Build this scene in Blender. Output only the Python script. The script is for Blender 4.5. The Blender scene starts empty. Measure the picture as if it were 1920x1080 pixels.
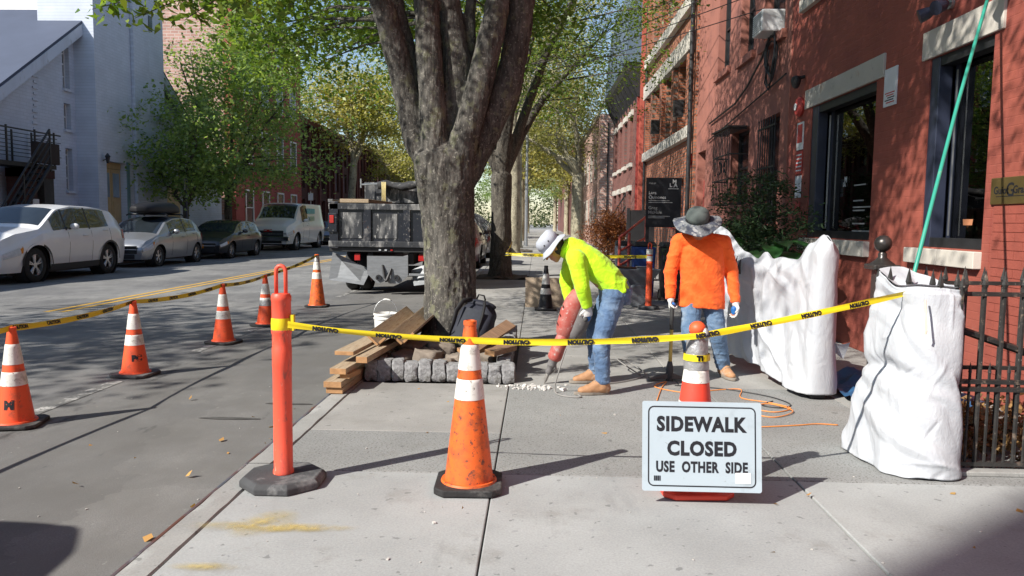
import bpy, bmesh, math, random
import numpy as np
from mathutils import Vector, Matrix, noise
random.seed(7); rng = np.random.default_rng(7)
S = bpy.context.scene; COL = S.collection
R = math.radians; PI = math.pi

# ------------------------------------------------------------------ camera
cd = bpy.data.cameras.new('camera'); cam = bpy.data.objects.new('camera', cd); COL.objects.link(cam)
cd.sensor_width = 36; cd.lens = 27.0; cd.clip_start = 0.05; cd.clip_end = 2000
PITCH, YAW, ROLL = R(5.0), R(-1.8), R(0.7)
_f = Vector((math.sin(YAW)*math.cos(PITCH), math.cos(YAW)*math.cos(PITCH), -math.sin(PITCH)))
_r = Vector((math.cos(YAW), -math.sin(YAW), 0)); _u = _r.cross(_f)
_r2 = _r*math.cos(ROLL)+_u*math.sin(ROLL); _u2 = -_r*math.sin(ROLL)+_u*math.cos(ROLL)
cam.matrix_world = Matrix(((_r2.x, _u2.x, -_f.x, 0), (_r2.y, _u2.y, -_f.y, 0), (_r2.z, _u2.z, -_f.z, 1.45), (0, 0, 0, 1)))
S.camera = cam
# ------------------------------------------------------------------ sky and sun
SUN_EL, SUN_AZ = R(38.0), R(51.5)           # shadows fall towards 51.5 degrees right of the street axis
W = bpy.data.worlds.new('World'); S.world = W; W.use_nodes = True
nt = W.node_tree; bg = nt.nodes['Background']
sky = nt.nodes.new('ShaderNodeTexSky'); sky.sky_type = 'NISHITA'; sky.sun_disc = False
sky.sun_elevation = SUN_EL; sky.sun_rotation = SUN_AZ + PI; sky.air_density = 1.0; sky.dust_density = 0.4; sky.ozone_density = 1.0
nt.links.new(sky.outputs[0], bg.inputs[0]); bg.inputs[1].default_value = 0.105
sd = bpy.data.lights.new('sun', 'SUN'); sd.energy = 5.0; sd.angle = R(0.53); sd.color = (1.0, 0.955, 0.87)
sun = bpy.data.objects.new('sun', sd); COL.objects.link(sun)
_sd = Vector((math.sin(SUN_AZ)*math.cos(SUN_EL), math.cos(SUN_AZ)*math.cos(SUN_EL), -math.sin(SUN_EL)))
sun.rotation_euler = _sd.to_track_quat('-Z', 'Y').to_euler(); sun.location = (-20, -16, 20)
S.view_settings.view_transform = 'Standard'; S.view_settings.look = 'None'; S.view_settings.gamma = 1
S.view_settings.exposure = 0.55
S.cycles.use_denoising = True
S.cycles.max_bounces = 6; S.cycles.diffuse_bounces = 3; S.cycles.glossy_bounces = 3; S.cycles.transparent_max_bounces = 8
S.cycles.transmission_bounces = 4; S.cycles.caustics_reflective = False; S.cycles.caustics_refractive = False
S.cycles.sample_clamp_indirect = 6

# ------------------------------------------------------------------ mesh helpers
def V(*a): return Vector(a)
class MB:
    def __init__(s): s.v = []; s.f = []; s.m = []; s.mi = 0
    def add(s, vs, fs):
        b = len(s.v); s.v += [tuple(v) for v in vs]; s.f += [tuple(i+b for i in f) for f in fs]; s.m += [s.mi]*len(fs); return s
    def box(s, c, d, rot=None):
        x, y, z = d[0]/2, d[1]/2, d[2]/2
        vs = [Vector((a*x, b*y, e*z)) for a in (-1, 1) for b in (-1, 1) for e in (-1, 1)]
        if rot is not None:
            M = Matrix.Rotation(rot, 3, 'Z') if isinstance(rot, (int, float)) else rot
            vs = [M @ v for v in vs]
        c = Vector(c); vs = [v+c for v in vs]
        return s.add(vs, [(0, 1, 3, 2), (4, 6, 7, 5), (0, 4, 5, 1), (2, 3, 7, 6), (0, 2, 6, 4), (1, 5, 7, 3)])
    def b2(s, a, b):
        return s.box([(a[i]+b[i])/2 for i in range(3)], [abs(b[i]-a[i]) for i in range(3)])
    def tube(s, pts, rad, n=8, cap=True, ref=None, sy=1.0):
        pts = [Vector(p) for p in pts]
        if isinstance(rad, (int, float)): rad = [rad]*len(pts)
        k = len(pts); T = []
        for i in range(k):
            t = pts[min(i+1, k-1)]-pts[max(i-1, 0)]
            T.append(t.normalized() if t.length > 1e-9 else Vector((0, 0, 1)))
        a = Vector(ref) if ref is not None else (Vector((0, 0, 1)) if abs(T[0].z) < .9 else Vector((1, 0, 0)))
        nrm = (a-T[0]*a.dot(T[0])).normalized(); vs = []
        for i in range(k):
            nrm = nrm-T[i]*nrm.dot(T[i]); nrm.normalize(); bn = T[i].cross(nrm)
            for j in range(n):
                an = 2*PI*j/n; vs.append(pts[i]+(nrm*math.cos(an)+bn*math.sin(an)*sy)*rad[i])
        fs = [(i*n+j, i*n+(j+1) % n, (i+1)*n+(j+1) % n, (i+1)*n+j) for i in range(k-1) for j in range(n)]
        if cap: fs += [tuple(range(n-1, -1, -1)), tuple(range((k-1)*n, k*n))]
        return s.add(vs, fs)
    def cyl(s, a, b, r, r2=None, n=12, cap=True): return s.tube([a, b], [r, r if r2 is None else r2], n, cap)
    def lathe(s, prof, n=24, c=(0, 0, 0), M=None, cap=True):
        vs = []; c = Vector(c)
        for r, z in prof:
            for j in range(n):
                a = 2*PI*j/n; p = Vector((r*math.cos(a), r*math.sin(a), z))
                vs.append((M @ p if M else p)+c)
        k = len(prof)
        fs = [(i*n+j, i*n+(j+1) % n, (i+1)*n+(j+1) % n, (i+1)*n+j) for i in range(k-1) for j in range(n)]
        if cap: fs += [tuple(range(n-1, -1, -1)), tuple(range((k-1)*n, k*n))]
        return s.add(vs, fs)
    def prism(s, poly, ax, t0, t1):
        # poly: 2D outline in the plane across axis ax, extruded from t0 to t1
        def P(p, t): return (t, p[0], p[1]) if ax == 0 else ((p[0], t, p[1]) if ax == 1 else (p[0], p[1], t))
        n = len(poly); vs = [P(p, t0) for p in poly]+[P(p, t1) for p in poly]
        fs = [tuple(range(n))[::-1], tuple(range(n, 2*n))]+[(i, (i+1) % n, n+(i+1) % n, n+i) for i in range(n)]
        return s.add(vs, fs)
    def sphere(s, c, r, n=12, m=8):
        r = (r, r, r) if isinstance(r, (int, float)) else r; c = Vector(c)
        vs = []
        for i in range(m+1):
            th = PI*i/m
            for j in range(n):
                a = 2*PI*j/n; vs.append(c+Vector((r[0]*math.sin(th)*math.cos(a), r[1]*math.sin(th)*math.sin(a), r[2]*math.cos(th))))
        return s.add(vs, [(i*n+j, (i+1)*n+j, (i+1)*n+(j+1) % n, i*n+(j+1) % n) for i in range(m) for j in range(n)])
    def grid(s, fn, nu, nv, closed=False):
        vs = [fn(i/nu, j/nv) for i in range(nu+(0 if closed else 1)) for j in range(nv+1)]
        w = nv+1; K = nu if closed else nu+1
        return s.add(vs, [(i*w+j, ((i+1) % K)*w+j, ((i+1) % K)*w+j+1, i*w+j+1) for i in range(nu) for j in range(nv)])
    def build(s, name, mat=None, parent=None, smooth=None, bevel=0, loc=None, fix=True):
        me = bpy.data.meshes.new(name); me.from_pydata(s.v, [], s.f)
        mats = mat if isinstance(mat, (list, tuple)) else [mat]
        for m in mats:
            if m is not None: me.materials.append(m)
        if len(mats) > 1: me.polygons.foreach_set('material_index', s.m)
        if fix:
            bm = bmesh.new(); bm.from_mesh(me); bmesh.ops.recalc_face_normals(bm, faces=bm.faces); bm.to_mesh(me); bm.free()
        if smooth is not None:
            me.polygons.foreach_set('use_smooth', [True]*len(me.polygons))
            if smooth < 179: me.set_sharp_from_angle(angle=R(smooth))
        o = bpy.data.objects.new(name, me); COL.objects.link(o)
        if parent: o.parent = parent
        if loc is not None: o.location = loc
        if bevel:
            b = o.modifiers.new('bevel', 'BEVEL'); b.width = bevel; b.segments = 2; b.limit_method = 'ANGLE'; b.angle_limit = R(40)
        return o
def tag(o, label=None, cat=None, group=None, kind=None):
    if label: o['label'] = label
    if cat: o['category'] = cat
    if group: o['group'] = group
    if kind: o['kind'] = kind
    return o
def thing(name, label, cat, loc=(0, 0, 0), rz=0, group=None):
    o = bpy.data.objects.new(name, None); COL.objects.link(o); o.location = loc; o.rotation_euler = (0, 0, rz); o.empty_display_size = .2
    return tag(o, label, cat, group)
def struct(o): return tag(o, kind='structure')
def copy_tree(o, parent=None):
    c = o.copy(); COL.objects.link(c)
    if parent: c.parent = parent
    for ch in list(o.children): copy_tree(ch, c)
    return c
def inst(src, name, parent, loc, rot=None, scale=None):
    o = bpy.data.objects.new(name, src); COL.objects.link(o); o.parent = parent; o.location = loc
    if rot is not None: o.rotation_euler = rot
    if scale is not None: o.scale = scale
    return o
def text_geo(body, size=1.0, bold=0.0, align='CENTER', xs=1.0, thick=0.002, sp=1.0):
    cu = bpy.data.curves.new('lettering', 'FONT'); cu.body = body; cu.size = size; cu.offset = bold; cu.align_x = align; cu.align_y = 'CENTER'
    cu.extrude = thick; cu.resolution_u = 3; cu.space_character = sp
    o = bpy.data.objects.new('lettering', cu); COL.objects.link(o)
    me = bpy.data.meshes.new_from_object(o.evaluated_get(bpy.context.evaluated_depsgraph_get()))
    vs = [(v.co.x*xs, v.co.y, v.co.z) for v in me.vertices]; fs = [tuple(p.vertices) for p in me.polygons]
    bpy.data.objects.remove(o); bpy.data.curves.remove(cu); bpy.data.meshes.remove(me)
    return vs, fs
def text(body, size, mat, parent, mapf, bold=0.0, align='CENTER', xs=1.0, thick=0.001, name='lettering'):
    vs, fs = text_geo(body, size, bold, align, xs, thick)
    mb = MB(); mb.add([mapf(*v) for v in vs], fs); return mb.build(name, mat, parent, fix=False)
def creases(n, seed, w, h, amp=(.006, .018), wid=(.02, .06), ln=(.15, .5), diag=None):
    """straight sharp folds on a sheet of w x h metres: returns f(u, v) in metres"""
    r = random.Random(seed); C = []
    for _ in range(n):
        a = r.gauss(diag[0], diag[1]) if diag else r.uniform(0, PI)
        C.append((r.uniform(0, w), r.uniform(0, h), math.cos(a), math.sin(a), r.uniform(*ln)/2, r.uniform(*wid), r.uniform(*amp)*r.choice((1, 1, -1))))
    def f(u, v):
        t = 0
        for (cx, cy, c, s, l, wd, am) in C:
            dx, dy = u-cx, v-cy
            if dx > w/2: dx -= w
            elif dx < -w/2: dx += w
            p = dx*c+dy*s; q = abs(-dx*s+dy*c+.15*p*p)
            if q < wd and abs(p) < l: t += am*(1-q/wd)*(1-(p/l)**2)
        return t
    return f
def remesh(mb, voxel, it=2, wr=None):
    """fuse overlapping closed pieces into one smooth surface (returns verts, faces)"""
    me = bpy.data.meshes.new('tmp'); me.from_pydata(mb.v, [], mb.f)
    bm = bmesh.new(); bm.from_mesh(me); bmesh.ops.recalc_face_normals(bm, faces=bm.faces); bm.to_mesh(me); bm.free()
    o = bpy.data.objects.new('tmp', me); COL.objects.link(o)
    md = o.modifiers.new('r', 'REMESH'); md.mode = 'VOXEL'; md.voxel_size = voxel; md.use_smooth_shade = True
    if it: ms = o.modifiers.new('s', 'SMOOTH'); ms.iterations = it; ms.factor = .5
    m2 = bpy.data.meshes.new_from_object(o.evaluated_get(bpy.context.evaluated_depsgraph_get()))
    n = len(m2.vertices); co = np.empty(n*3); m2.vertices.foreach_get('co', co); co = co.reshape(-1, 3)
    no = np.empty(n*3); m2.vertices.foreach_get('normal', no); no = no.reshape(-1, 3)
    if wr:
        for i in range(n): co[i] += no[i]*wr(Vector(co[i]), Vector(no[i]))
    fs = [tuple(p.vertices) for p in m2.polygons]
    bpy.data.objects.remove(o); bpy.data.meshes.remove(me); bpy.data.meshes.remove(m2)
    r = MB(); r.add([tuple(c) for c in co], fs); return r

# ------------------------------------------------------------------ material helpers
def nodes_of(name):
    m = bpy.data.materials.new(name); m.use_nodes = True
    return m, m.node_tree, m.node_tree.nodes['Principled BSDF']
def ramp(nt, fac, stops):
    r = nt.nodes.new('ShaderNodeValToRGB'); e = r.color_ramp.elements
    e[0].position, e[0].color = stops[0][0], (*stops[0][1], 1)
    e[1].position, e[1].color = stops[-1][0], (*stops[-1][1], 1)
    for p, c in stops[1:-1]:
        x = e.new(p); x.color = (*c, 1)
    nt.links.new(fac, r.inputs[0]); return r.outputs[0]
def noi(nt, co, scale, detail=4, rough=.6, dist=0):
    n = nt.nodes.new('ShaderNodeTexNoise'); n.inputs['Scale'].default_value = scale; n.inputs['Detail'].default_value = detail
    n.inputs['Roughness'].default_value = rough; n.inputs['Distortion'].default_value = dist
    nt.links.new(co, n.inputs['Vector']); return n.outputs['Fac']
def mix(nt, fac, a, b, mode='MIX'):
    x = nt.nodes.new('ShaderNodeMix'); x.data_type = 'RGBA'; x.blend_type = mode
    for sock, val in ((x.inputs[0], fac), (x.inputs[6], a), (x.inputs[7], b)):
        if isinstance(val, bpy.types.NodeSocket): nt.links.new(val, sock)
        elif isinstance(val, (int, float)): sock.default_value = val
        else: sock.default_value = (*val, 1)
    return x.outputs[2]
def coords(nt, kind='Object', scale=None):
    t = nt.nodes.new('ShaderNodeTexCoord'); o = t.outputs[kind]
    if scale:
        mp = nt.nodes.new('ShaderNodeMapping'); mp.inputs['Scale'].default_value = scale; nt.links.new(o, mp.inputs[0]); o = mp.outputs[0]
    return o
def pos(nt, scale=None):
    o = nt.nodes.new('ShaderNodeNewGeometry').outputs['Position']
    if scale:
        mp = nt.nodes.new('ShaderNodeMapping'); mp.inputs['Scale'].default_value = scale; nt.links.new(o, mp.inputs[0]); o = mp.outputs[0]
    return o
def bump(nt, bsdf, h, strength=.3, dist=.01):
    b = nt.nodes.new('ShaderNodeBump'); b.inputs['Strength'].default_value = strength; b.inputs['Distance'].default_value = dist
    nt.links.new(h, b.inputs['Height'])
    if bsdf.inputs['Normal'].is_linked: nt.links.new(bsdf.inputs['Normal'].links[0].from_socket, b.inputs['Normal'])
    nt.links.new(b.outputs[0], bsdf.inputs['Normal'])
def pm(name, col, rough=.6, var=.15, scale=6, bmp=0, bscale=60, metal=0, dirt=(), world=False, stretch=None, coat=0, spec=.5, emit=None, sheen=0):
    """plain procedural material: base colour with soft variation, blotches of dirt, fine relief"""
    m, nt, b = nodes_of(name)
    co = pos(nt, stretch) if world else coords(nt, 'Object', stretch)
    dk = tuple(c*(1-var) for c in col); lt = tuple(min(1, c*(1+var)) for c in col)
    c = ramp(nt, noi(nt, co, scale), [(.3, dk), (.7, lt)])
    for (dc, ds, lo, hi) in dirt:
        f = ramp(nt, noi(nt, co, ds, 6, .65), [(lo, (0, 0, 0)), (hi, (1, 1, 1))]); c = mix(nt, f, c, dc)
    nt.links.new(c, b.inputs['Base Color']); b.inputs['Roughness'].default_value = rough; b.inputs['Metallic'].default_value = metal
    b.inputs['Specular IOR Level'].default_value = spec
    if coat: b.inputs['Coat Weight'].default_value = coat; b.inputs['Coat Roughness'].default_value = .05
    if sheen: b.inputs['Sheen Weight'].default_value = sheen
    if bmp: bump(nt, b, noi(nt, co, bscale, 5), bmp, .01)
    return m
def leafm(name, c1, c2, trans=.35, rough=.5):
    m, nt, b = nodes_of(name); g = nt.nodes.new('ShaderNodeNewGeometry')
    c = ramp(nt, g.outputs['Random Per Island'], [(0, c1), (.55, tuple((x+y)/2 for x, y in zip(c1, c2))), (1, c2)])
    f = ramp(nt, noi(nt, pos(nt), .8, 2), [(.35, (.72, .78, .72)), (.65, (1.2, 1.15, 1.0))]); c = mix(nt, 1.0, c, f, 'MULTIPLY')
    nt.links.new(c, b.inputs['Base Color']); b.inputs['Roughness'].default_value = rough; b.inputs['Specular IOR Level'].default_value = .45
    t = nt.nodes.new('ShaderNodeBsdfTranslucent'); c2_ = mix(nt, 1.0, c, (1.25, 1.3, .55), 'MULTIPLY'); nt.links.new(c2_, t.inputs[0])
    mx = nt.nodes.new('ShaderNodeMixShader'); mx.inputs[0].default_value = trans
    nt.links.new(b.outputs[0], mx.inputs[1]); nt.links.new(t.outputs[0], mx.inputs[2])
    nt.links.new(mx.outputs[0], nt.nodes['Material Output'].inputs[0]); return m
def glassm(name, tint=(.8, .85, .85), rough=.0, ior=1.5):
    m, nt, b = nodes_of(name); nt.nodes.remove(b)
    fr = nt.nodes.new('ShaderNodeFresnel'); fr.inputs[0].default_value = ior
    tr = nt.nodes.new('ShaderNodeBsdfTransparent'); tr.inputs[0].default_value = (*tint, 1)
    gl = nt.nodes.new('ShaderNodeBsdfGlossy'); gl.inputs['Roughness'].default_value = rough
    mx = nt.nodes.new('ShaderNodeMixShader'); nt.links.new(fr.outputs[0], mx.inputs[0]); nt.links.new(tr.outputs[0], mx.inputs[1]); nt.links.new(gl.outputs[0], mx.inputs[2])
    nt.links.new(mx.outputs[0], nt.nodes['Material Output'].inputs[0]); return m
def brickm(name, c1, c2, mortar, plane='YZ', bw=.215, bh=.075, ms=.012, depth=.6, blot=.25, msoft=.2):
    m, nt, b = nodes_of(name); p = pos(nt)
    sp = nt.nodes.new('ShaderNodeSeparateXYZ'); nt.links.new(p, sp.inputs[0]); cb = nt.nodes.new('ShaderNodeCombineXYZ')
    nt.links.new(sp.outputs['Y' if plane == 'YZ' else 'X'], cb.inputs[0]); nt.links.new(sp.outputs['Z'], cb.inputs[1])
    br = nt.nodes.new('ShaderNodeTexBrick'); nt.links.new(cb.outputs[0], br.inputs['Vector'])
    br.inputs['Scale'].default_value = 1; br.inputs['Brick Width'].default_value = bw; br.inputs['Row Height'].default_value = bh
    br.inputs['Mortar Size'].default_value = ms; br.inputs['Mortar Smooth'].default_value = msoft
    for i, c in enumerate((c1, c2, mortar)): br.inputs[1+i].default_value = (*c, 1)
    f = ramp(nt, noi(nt, p, 1.3, 5), [(.3, (1-blot,)*3), (.7, (1+blot*.6,)*3)])
    c = mix(nt, 1.0, br.outputs['Color'], f, 'MULTIPLY'); nt.links.new(c, b.inputs['Base Color']); b.inputs['Roughness'].default_value = .85
    inv = nt.nodes.new('ShaderNodeMath'); inv.operation = 'SUBTRACT'; inv.inputs[0].default_value = 1; nt.links.new(br.outputs['Fac'], inv.inputs[1])
    bump(nt, b, inv.outputs[0], depth, .008); bump(nt, b, noi(nt, p, 50, 4), .15, .01); return m
# ================================================================== materials
def asphalt():
    m, nt, b = nodes_of('asphalt'); p = pos(nt)
    c = ramp(nt, noi(nt, p, 120, 6, .75), [(.3, (.09, .09, .092)), (.5, (.20, .20, .20)), (.72, (.32, .32, .318))])
    big = ramp(nt, noi(nt, p, .55, 5, .6), [(.3, (.66, .66, .68)), (.7, (1.28, 1.26, 1.22))]); c = mix(nt, 1.0, c, big, 'MULTIPLY')
    md = ramp(nt, noi(nt, pos(nt, (1, .4, 1)), 5, 6, .7), [(.35, (.82, .82, .82)), (.65, (1.14, 1.13, 1.12))]); c = mix(nt, 1.0, c, md, 'MULTIPLY')
    sp = nt.nodes.new('ShaderNodeSeparateXYZ'); nt.links.new(pos(nt, (1, 1, 1)), sp.inputs[0])
    mr = nt.nodes.new('ShaderNodeMapRange'); mr.inputs[1].default_value = -4.2; mr.inputs[2].default_value = -3.3; nt.links.new(sp.outputs[0], mr.inputs[0])
    ad = nt.nodes.new('ShaderNodeMath'); ad.operation = 'MULTIPLY'; nt.links.new(mr.outputs[0], ad.inputs[0])
    nt.links.new(ramp(nt, noi(nt, p, 1.6, 5), [(.3, (.35,)*3), (.65, (.95,)*3)]), ad.inputs[1])
    c = mix(nt, ad.outputs[0], c, (.145, .14, .132))             # dust and tar of the parking lane
    st = ramp(nt, noi(nt, pos(nt, (1, .35, 1)), 2.3, 6, .7), [(.62, (0, 0, 0)), (.72, (1, 1, 1))]); c = mix(nt, st, c, (.05, .05, .05))
    vo = nt.nodes.new('ShaderNodeTexVoronoi'); vo.feature = 'F1'; vo.inputs['Scale'].default_value = .35
    wv = nt.nodes.new('ShaderNodeVectorMath'); wv.operation = 'ADD'; nt.links.new(p, wv.inputs[0])
    nz = nt.nodes.new('ShaderNodeTexNoise'); nz.inputs['Scale'].default_value = 1.7; nz.inputs['Detail'].default_value = 5; nt.links.new(p, nz.inputs['Vector'])
    nt.links.new(nz.outputs['Color'], wv.inputs[1]); nt.links.new(wv.outputs[0], vo.inputs['Vector'])
    ck = ramp(nt, vo.outputs['Color'], [(.3, (.86, .86, .86)), (.7, (1.1, 1.1, 1.09))]); c = mix(nt, 1.0, c, ck, 'MULTIPLY')
    sk = ramp(nt, noi(nt, p, 26, 3, .5), [(.70, (0, 0, 0)), (.76, (.5, .5, .5))]); c = mix(nt, sk, c, (.3, .29, .27))
    nt.links.new(c, b.inputs['Base Color']); b.inputs['Roughness'].default_value = .88
    bump(nt, b, noi(nt, p, 190, 4), .45, .006); bump(nt, b, noi(nt, p, 3, 4), .2, .02); return m
def concrete(name, base, speck=.0, blot=.16, stain=(.2, .19, .17), off=0.0):
    m, nt, b = nodes_of(name); p = pos(nt)
    c = ramp(nt, noi(nt, p, 1.1, 6, .62), [(.3, tuple(x*(1-blot) for x in base)), (.7, tuple(x*(1+blot*.7) for x in base))])
    fine = ramp(nt, noi(nt, p, 90, 5, .7), [(.3, (.82, .82, .82)), (.7, (1.13, 1.13, 1.12))]); c = mix(nt, 1.0, c, fine, 'MULTIPLY')
    if speck: c = mix(nt, ramp(nt, noi(nt, p, 75, 2, .5), [(.57, (0, 0, 0)), (.63, (speck,)*3)]), c, (.10, .095, .09))
    st = ramp(nt, noi(nt, p, 2.1, 7, .7), [(.56, (0, 0, 0)), (.74, (.6, .6, .6))]); c = mix(nt, st, c, stain)
    big = ramp(nt, noi(nt, p, .45, 4, .55), [(.32, (.80, .80, .80)), (.62, (1.06, 1.06, 1.06))]); c = mix(nt, 1.0, c, big, 'MULTIPLY')
    sp_ = ramp(nt, noi(nt, p, 17, 3, .5), [(.66, (0, 0, 0)), (.70, (.75, .75, .75))]); c = mix(nt, sp_, c, tuple(x*.45 for x in base))
    drip = ramp(nt, noi(nt, pos(nt, (1, .25, 1)), 3.2, 7, .72), [(.56, (0, 0, 0)), (.66, (.4, .4, .4))]); c = mix(nt, drip, c, tuple(x*.6 for x in base))
    st2 = ramp(nt, noi(nt, p, 9, 5, .6), [(.66, (0, 0, 0)), (.72, (.45, .45, .45))]); c = mix(nt, st2, c, tuple(x*.62 for x in base))
    oi = nt.nodes.new('ShaderNodeObjectInfo'); c = mix(nt, 1.0, c, ramp(nt, oi.outputs['Random'], [(0, (.9, .9, .9)), (1, (1.08, 1.07, 1.05))]), 'MULTIPLY')
    nt.links.new(c, b.inputs['Base Color']); b.inputs['Roughness'].default_value = .9
    bump(nt, b, noi(nt, p, 140, 4), .25+speck*.4, .004); return m
M = {}
M['asphalt'] = asphalt()
M['conc'] = concrete('pale concrete', (.375, .39, .395))
M['conc_rough'] = concrete('exposed aggregate concrete', (.295, .302, .30), speck=.7)
M['conc_far'] = concrete('worn concrete', (.335, .33, .32), blot=.24)
M['joint'] = pm('joint filler', (.10, .095, .085), .95, .3, 20, .4, 80, world=True)
M['kerb'] = concrete('kerb stone', (.36, .36, .35), blot=.25)
M['kerbsteel'] = pm('kerb steel edge', (.13, .14, .17), .6, .3, 6, .2, 60, .4, dirt=[((.16, .07, .05), 3, .45, .6), ((.4, .4, .4), 4, .6, .75)], world=True)
M['yellow'] = pm('road yellow paint', (.62, .36, .05), .8, .15, 5, dirt=[((.16, .15, .14), 30, .52, .68)], world=True)
M['whiteline'] = pm('worn white paint', (.45, .44, .42), .85, .15, 5, dirt=[((.14, .138, .132), 9, .40, .52), ((.14, .138, .132), 40, .5, .6)], world=True)
M['soil'] = pm('soil', (.09, .07, .05), .95, .35, 12, .8, 40, world=True)
M['ground'] = pm('bare ground', (.16, .15, .13), .95, .25, .3, .3, 5, world=True)
M['redpaint'] = pm('oxblood masonry paint', (.32, .082, .056), .72, .14, 1.6, .25, 26, dirt=[((.36, .13, .10), 14, .62, .78), ((.2, .045, .04), .9, .5, .75)], world=True)
M['redbrick'] = pm('painted brick face', (.31, .076, .053), .7, .12, 9, .3, 60, dirt=[((.42, .2, .17), 30, .68, .8)], world=True)
def course_relief(m, st=.35):
    nt = m.node_tree; b = nt.nodes['Principled BSDF']; sp = nt.nodes.new('ShaderNodeSeparateXYZ'); nt.links.new(pos(nt), sp.inputs[0]); cb = nt.nodes.new('ShaderNodeCombineXYZ')
    nt.links.new(sp.outputs['Y'], cb.inputs[0]); nt.links.new(sp.outputs['Z'], cb.inputs[1]); br = nt.nodes.new('ShaderNodeTexBrick'); nt.links.new(cb.outputs[0], br.inputs['Vector'])
    for k, v in (('Scale', 1), ('Brick Width', .2055), ('Row Height', .0725), ('Mortar Size', .006), ('Mortar Smooth', .6)): br.inputs[k].default_value = v
    inv = nt.nodes.new('ShaderNodeMath'); inv.operation = 'SUBTRACT'; inv.inputs[0].default_value = 1; nt.links.new(br.outputs['Fac'], inv.inputs[1]); bump(nt, b, inv.outputs[0], st, .006)
course_relief(M['redpaint'])
M['stucco'] = pm('brownstone stucco', (.33, .128, .096), .88, .16, 1.2, .35, 40, dirt=[((.21, .085, .07), 1.7, .5, .72), ((.42, .22, .18), 8, .64, .8)], world=True)
M['brick3'] = brickm('orange brick', (.47, .17, .085), (.36, .11, .06), (.22, .16, .13), 'YZ')
M['brick3f'] = brickm('orange brick front', (.47, .17, .085), (.36, .11, .06), (.22, .16, .13), 'XZ')
M['brick4'] = brickm('dull red brick', (.22, .075, .06), (.17, .055, .045), (.14, .09, .08), 'YZ', depth=.3)
M['brick4f'] = pm('red painted side wall', (.34, .055, .045), .8, .15, 1.5, .2, 30, world=True)
M['pinkbrick'] = brickm('salmon brick', (.50, .30, .245), (.43, .24, .20), (.52, .42, .37), 'XZ', .42, .155, .02)
M['redrow'] = brickm('dark red brick', (.085, .026, .022), (.065, .02, .018), (.06, .03, .026), 'YZ', .23, .08)
M['rowtrim'] = pm('dark red trim', (.11, .026, .022), .75, .15, 2, world=True)
M['redtrim'] = pm('red trim', (.30, .06, .05), .75, .15, 2, world=True)
M['stone'] = pm('limestone', (.52, .49, .44), .8, .08, 2.5, .2, 40, dirt=[((.36, .2, .1), 5, .58, .75), ((.3, .28, .26), 9, .6, .78)], world=True)
M['stonew'] = pm('white stone', (.58, .54, .48), .8, .08, 2.5, .2, 40, dirt=[((.36, .31, .26), 4, .6, .8)], world=True)
M['churchwall'] = brickm('pale blue painted brick', (.61, .65, .745), (.57, .61, .70), (.53, .57, .65), 'YZ', .32, .11, .012, .35, .10)
M['churchpaint'] = pm('pale blue grey painted brick', (.60, .645, .74), .8, .05, .7, .15, 30, dirt=[((.50, .53, .60), 1.3, .46, .7), ((.44, .46, .5), 6, .58, .7)], world=True, stretch=(1, 1, .5))
M['churchroof'] = pm('grey blue roofing', (.068, .084, .13), .75, .09, .9, .12, 30, world=True)
M['whitewall'] = pm('white render', (.80, .80, .78), .8, .04, .8, world=True)
M['tan'] = pm('varnished tan door wood', (.50, .36, .19), .5, .14, 3, world=True, stretch=(6, 6, 1))
M['black'] = pm('black iron', (.018, .018, .02), .5, .3, 6, .1, 60, dirt=[((.09, .06, .045), 9, .62, .75)])
M['fencepaint'] = pm('chipped black fence paint', (.03, .029, .028), .45, .3, 8, .3, 50, dirt=[((.17, .13, .10), 16, .58, .68), ((.3, .28, .25), 30, .66, .72)])
M['navy'] = pm('navy painted wood', (.028, .034, .06), .4, .15, 4)
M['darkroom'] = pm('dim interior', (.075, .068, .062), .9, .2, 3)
M['glass'] = glassm('window glass', (.55, .6, .6), 0, 2.1)
M['darkglass'] = pm('dark far window glass', (.014, .017, .022), .15, .3, 2, spec=.5)
M['bluewin'] = pm('curtained pane', (.25, .32, .40), .15, .25, 1.5, spec=.8)
M['slate'] = pm('blue grey sheet cladding', (.10, .145, .20), .45, .12, 1.5, .05, 30, world=True, stretch=(1, 1, .2))
M['brass'] = pm('aged brass', (.36, .26, .10), .38, .15, 5, .1, 50, .85)
M['white'] = pm('white enamel', (.78, .79, .80), .45, .04, 3)
M['sheetwhite'] = pm('white paper sign', (.72, .74, .78), .6, .04, 3)
M['redsign'] = pm('red sign print', (.5, .06, .05), .6, .1, 5)
M['ink'] = pm('black ink', (.012, .013, .018), .55, .1, 5)
M['whiteink'] = pm('white ink', (.75, .75, .75), .6, .05, 5)
M['greyink'] = pm('grey ink', (.42, .42, .42), .6, .1, 5)
M['steel'] = pm('galvanised steel', (.42, .43, .44), .4, .15, 12, .1, 60, .8)

# ================================================================== ground, road, pavements
mb = MB(); mb.b2((-120, -60, -.6), (120, 400, -.14)); struct(mb.build('ground', M['ground']))
mb = MB(); mb.add([(-13.5, -40, -.1), (-1.70, -40, -.1), (-1.70, 300, -.1), (-13.5, 300, -.1)], [(0, 1, 2, 3)])
road = struct(mb.build('road', M['asphalt']))
for x in (-7.62, -7.86):
    mb = MB(); mb.add([(x-.05, 12.0, -.096), (x+.05, 12.0, -.096), (x+.05, 200, -.096), (x-.05, 200, -.096)], [(0, 1, 2, 3)]); mb.build('yellow_line', M['yellow'], road)
for y0, y1 in ((-2, 1.6), (3.4, 7.0), (8.6, 12.4), (15, 18)):
    mb = MB(); mb.add([(-3.98, y0, -.096), (-3.86, y0, -.096), (-3.86, y1, -.096), (-3.98, y1, -.096)], [(0, 1, 2, 3)]); mb.build('worn_white_line', M['whiteline'], road)
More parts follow.
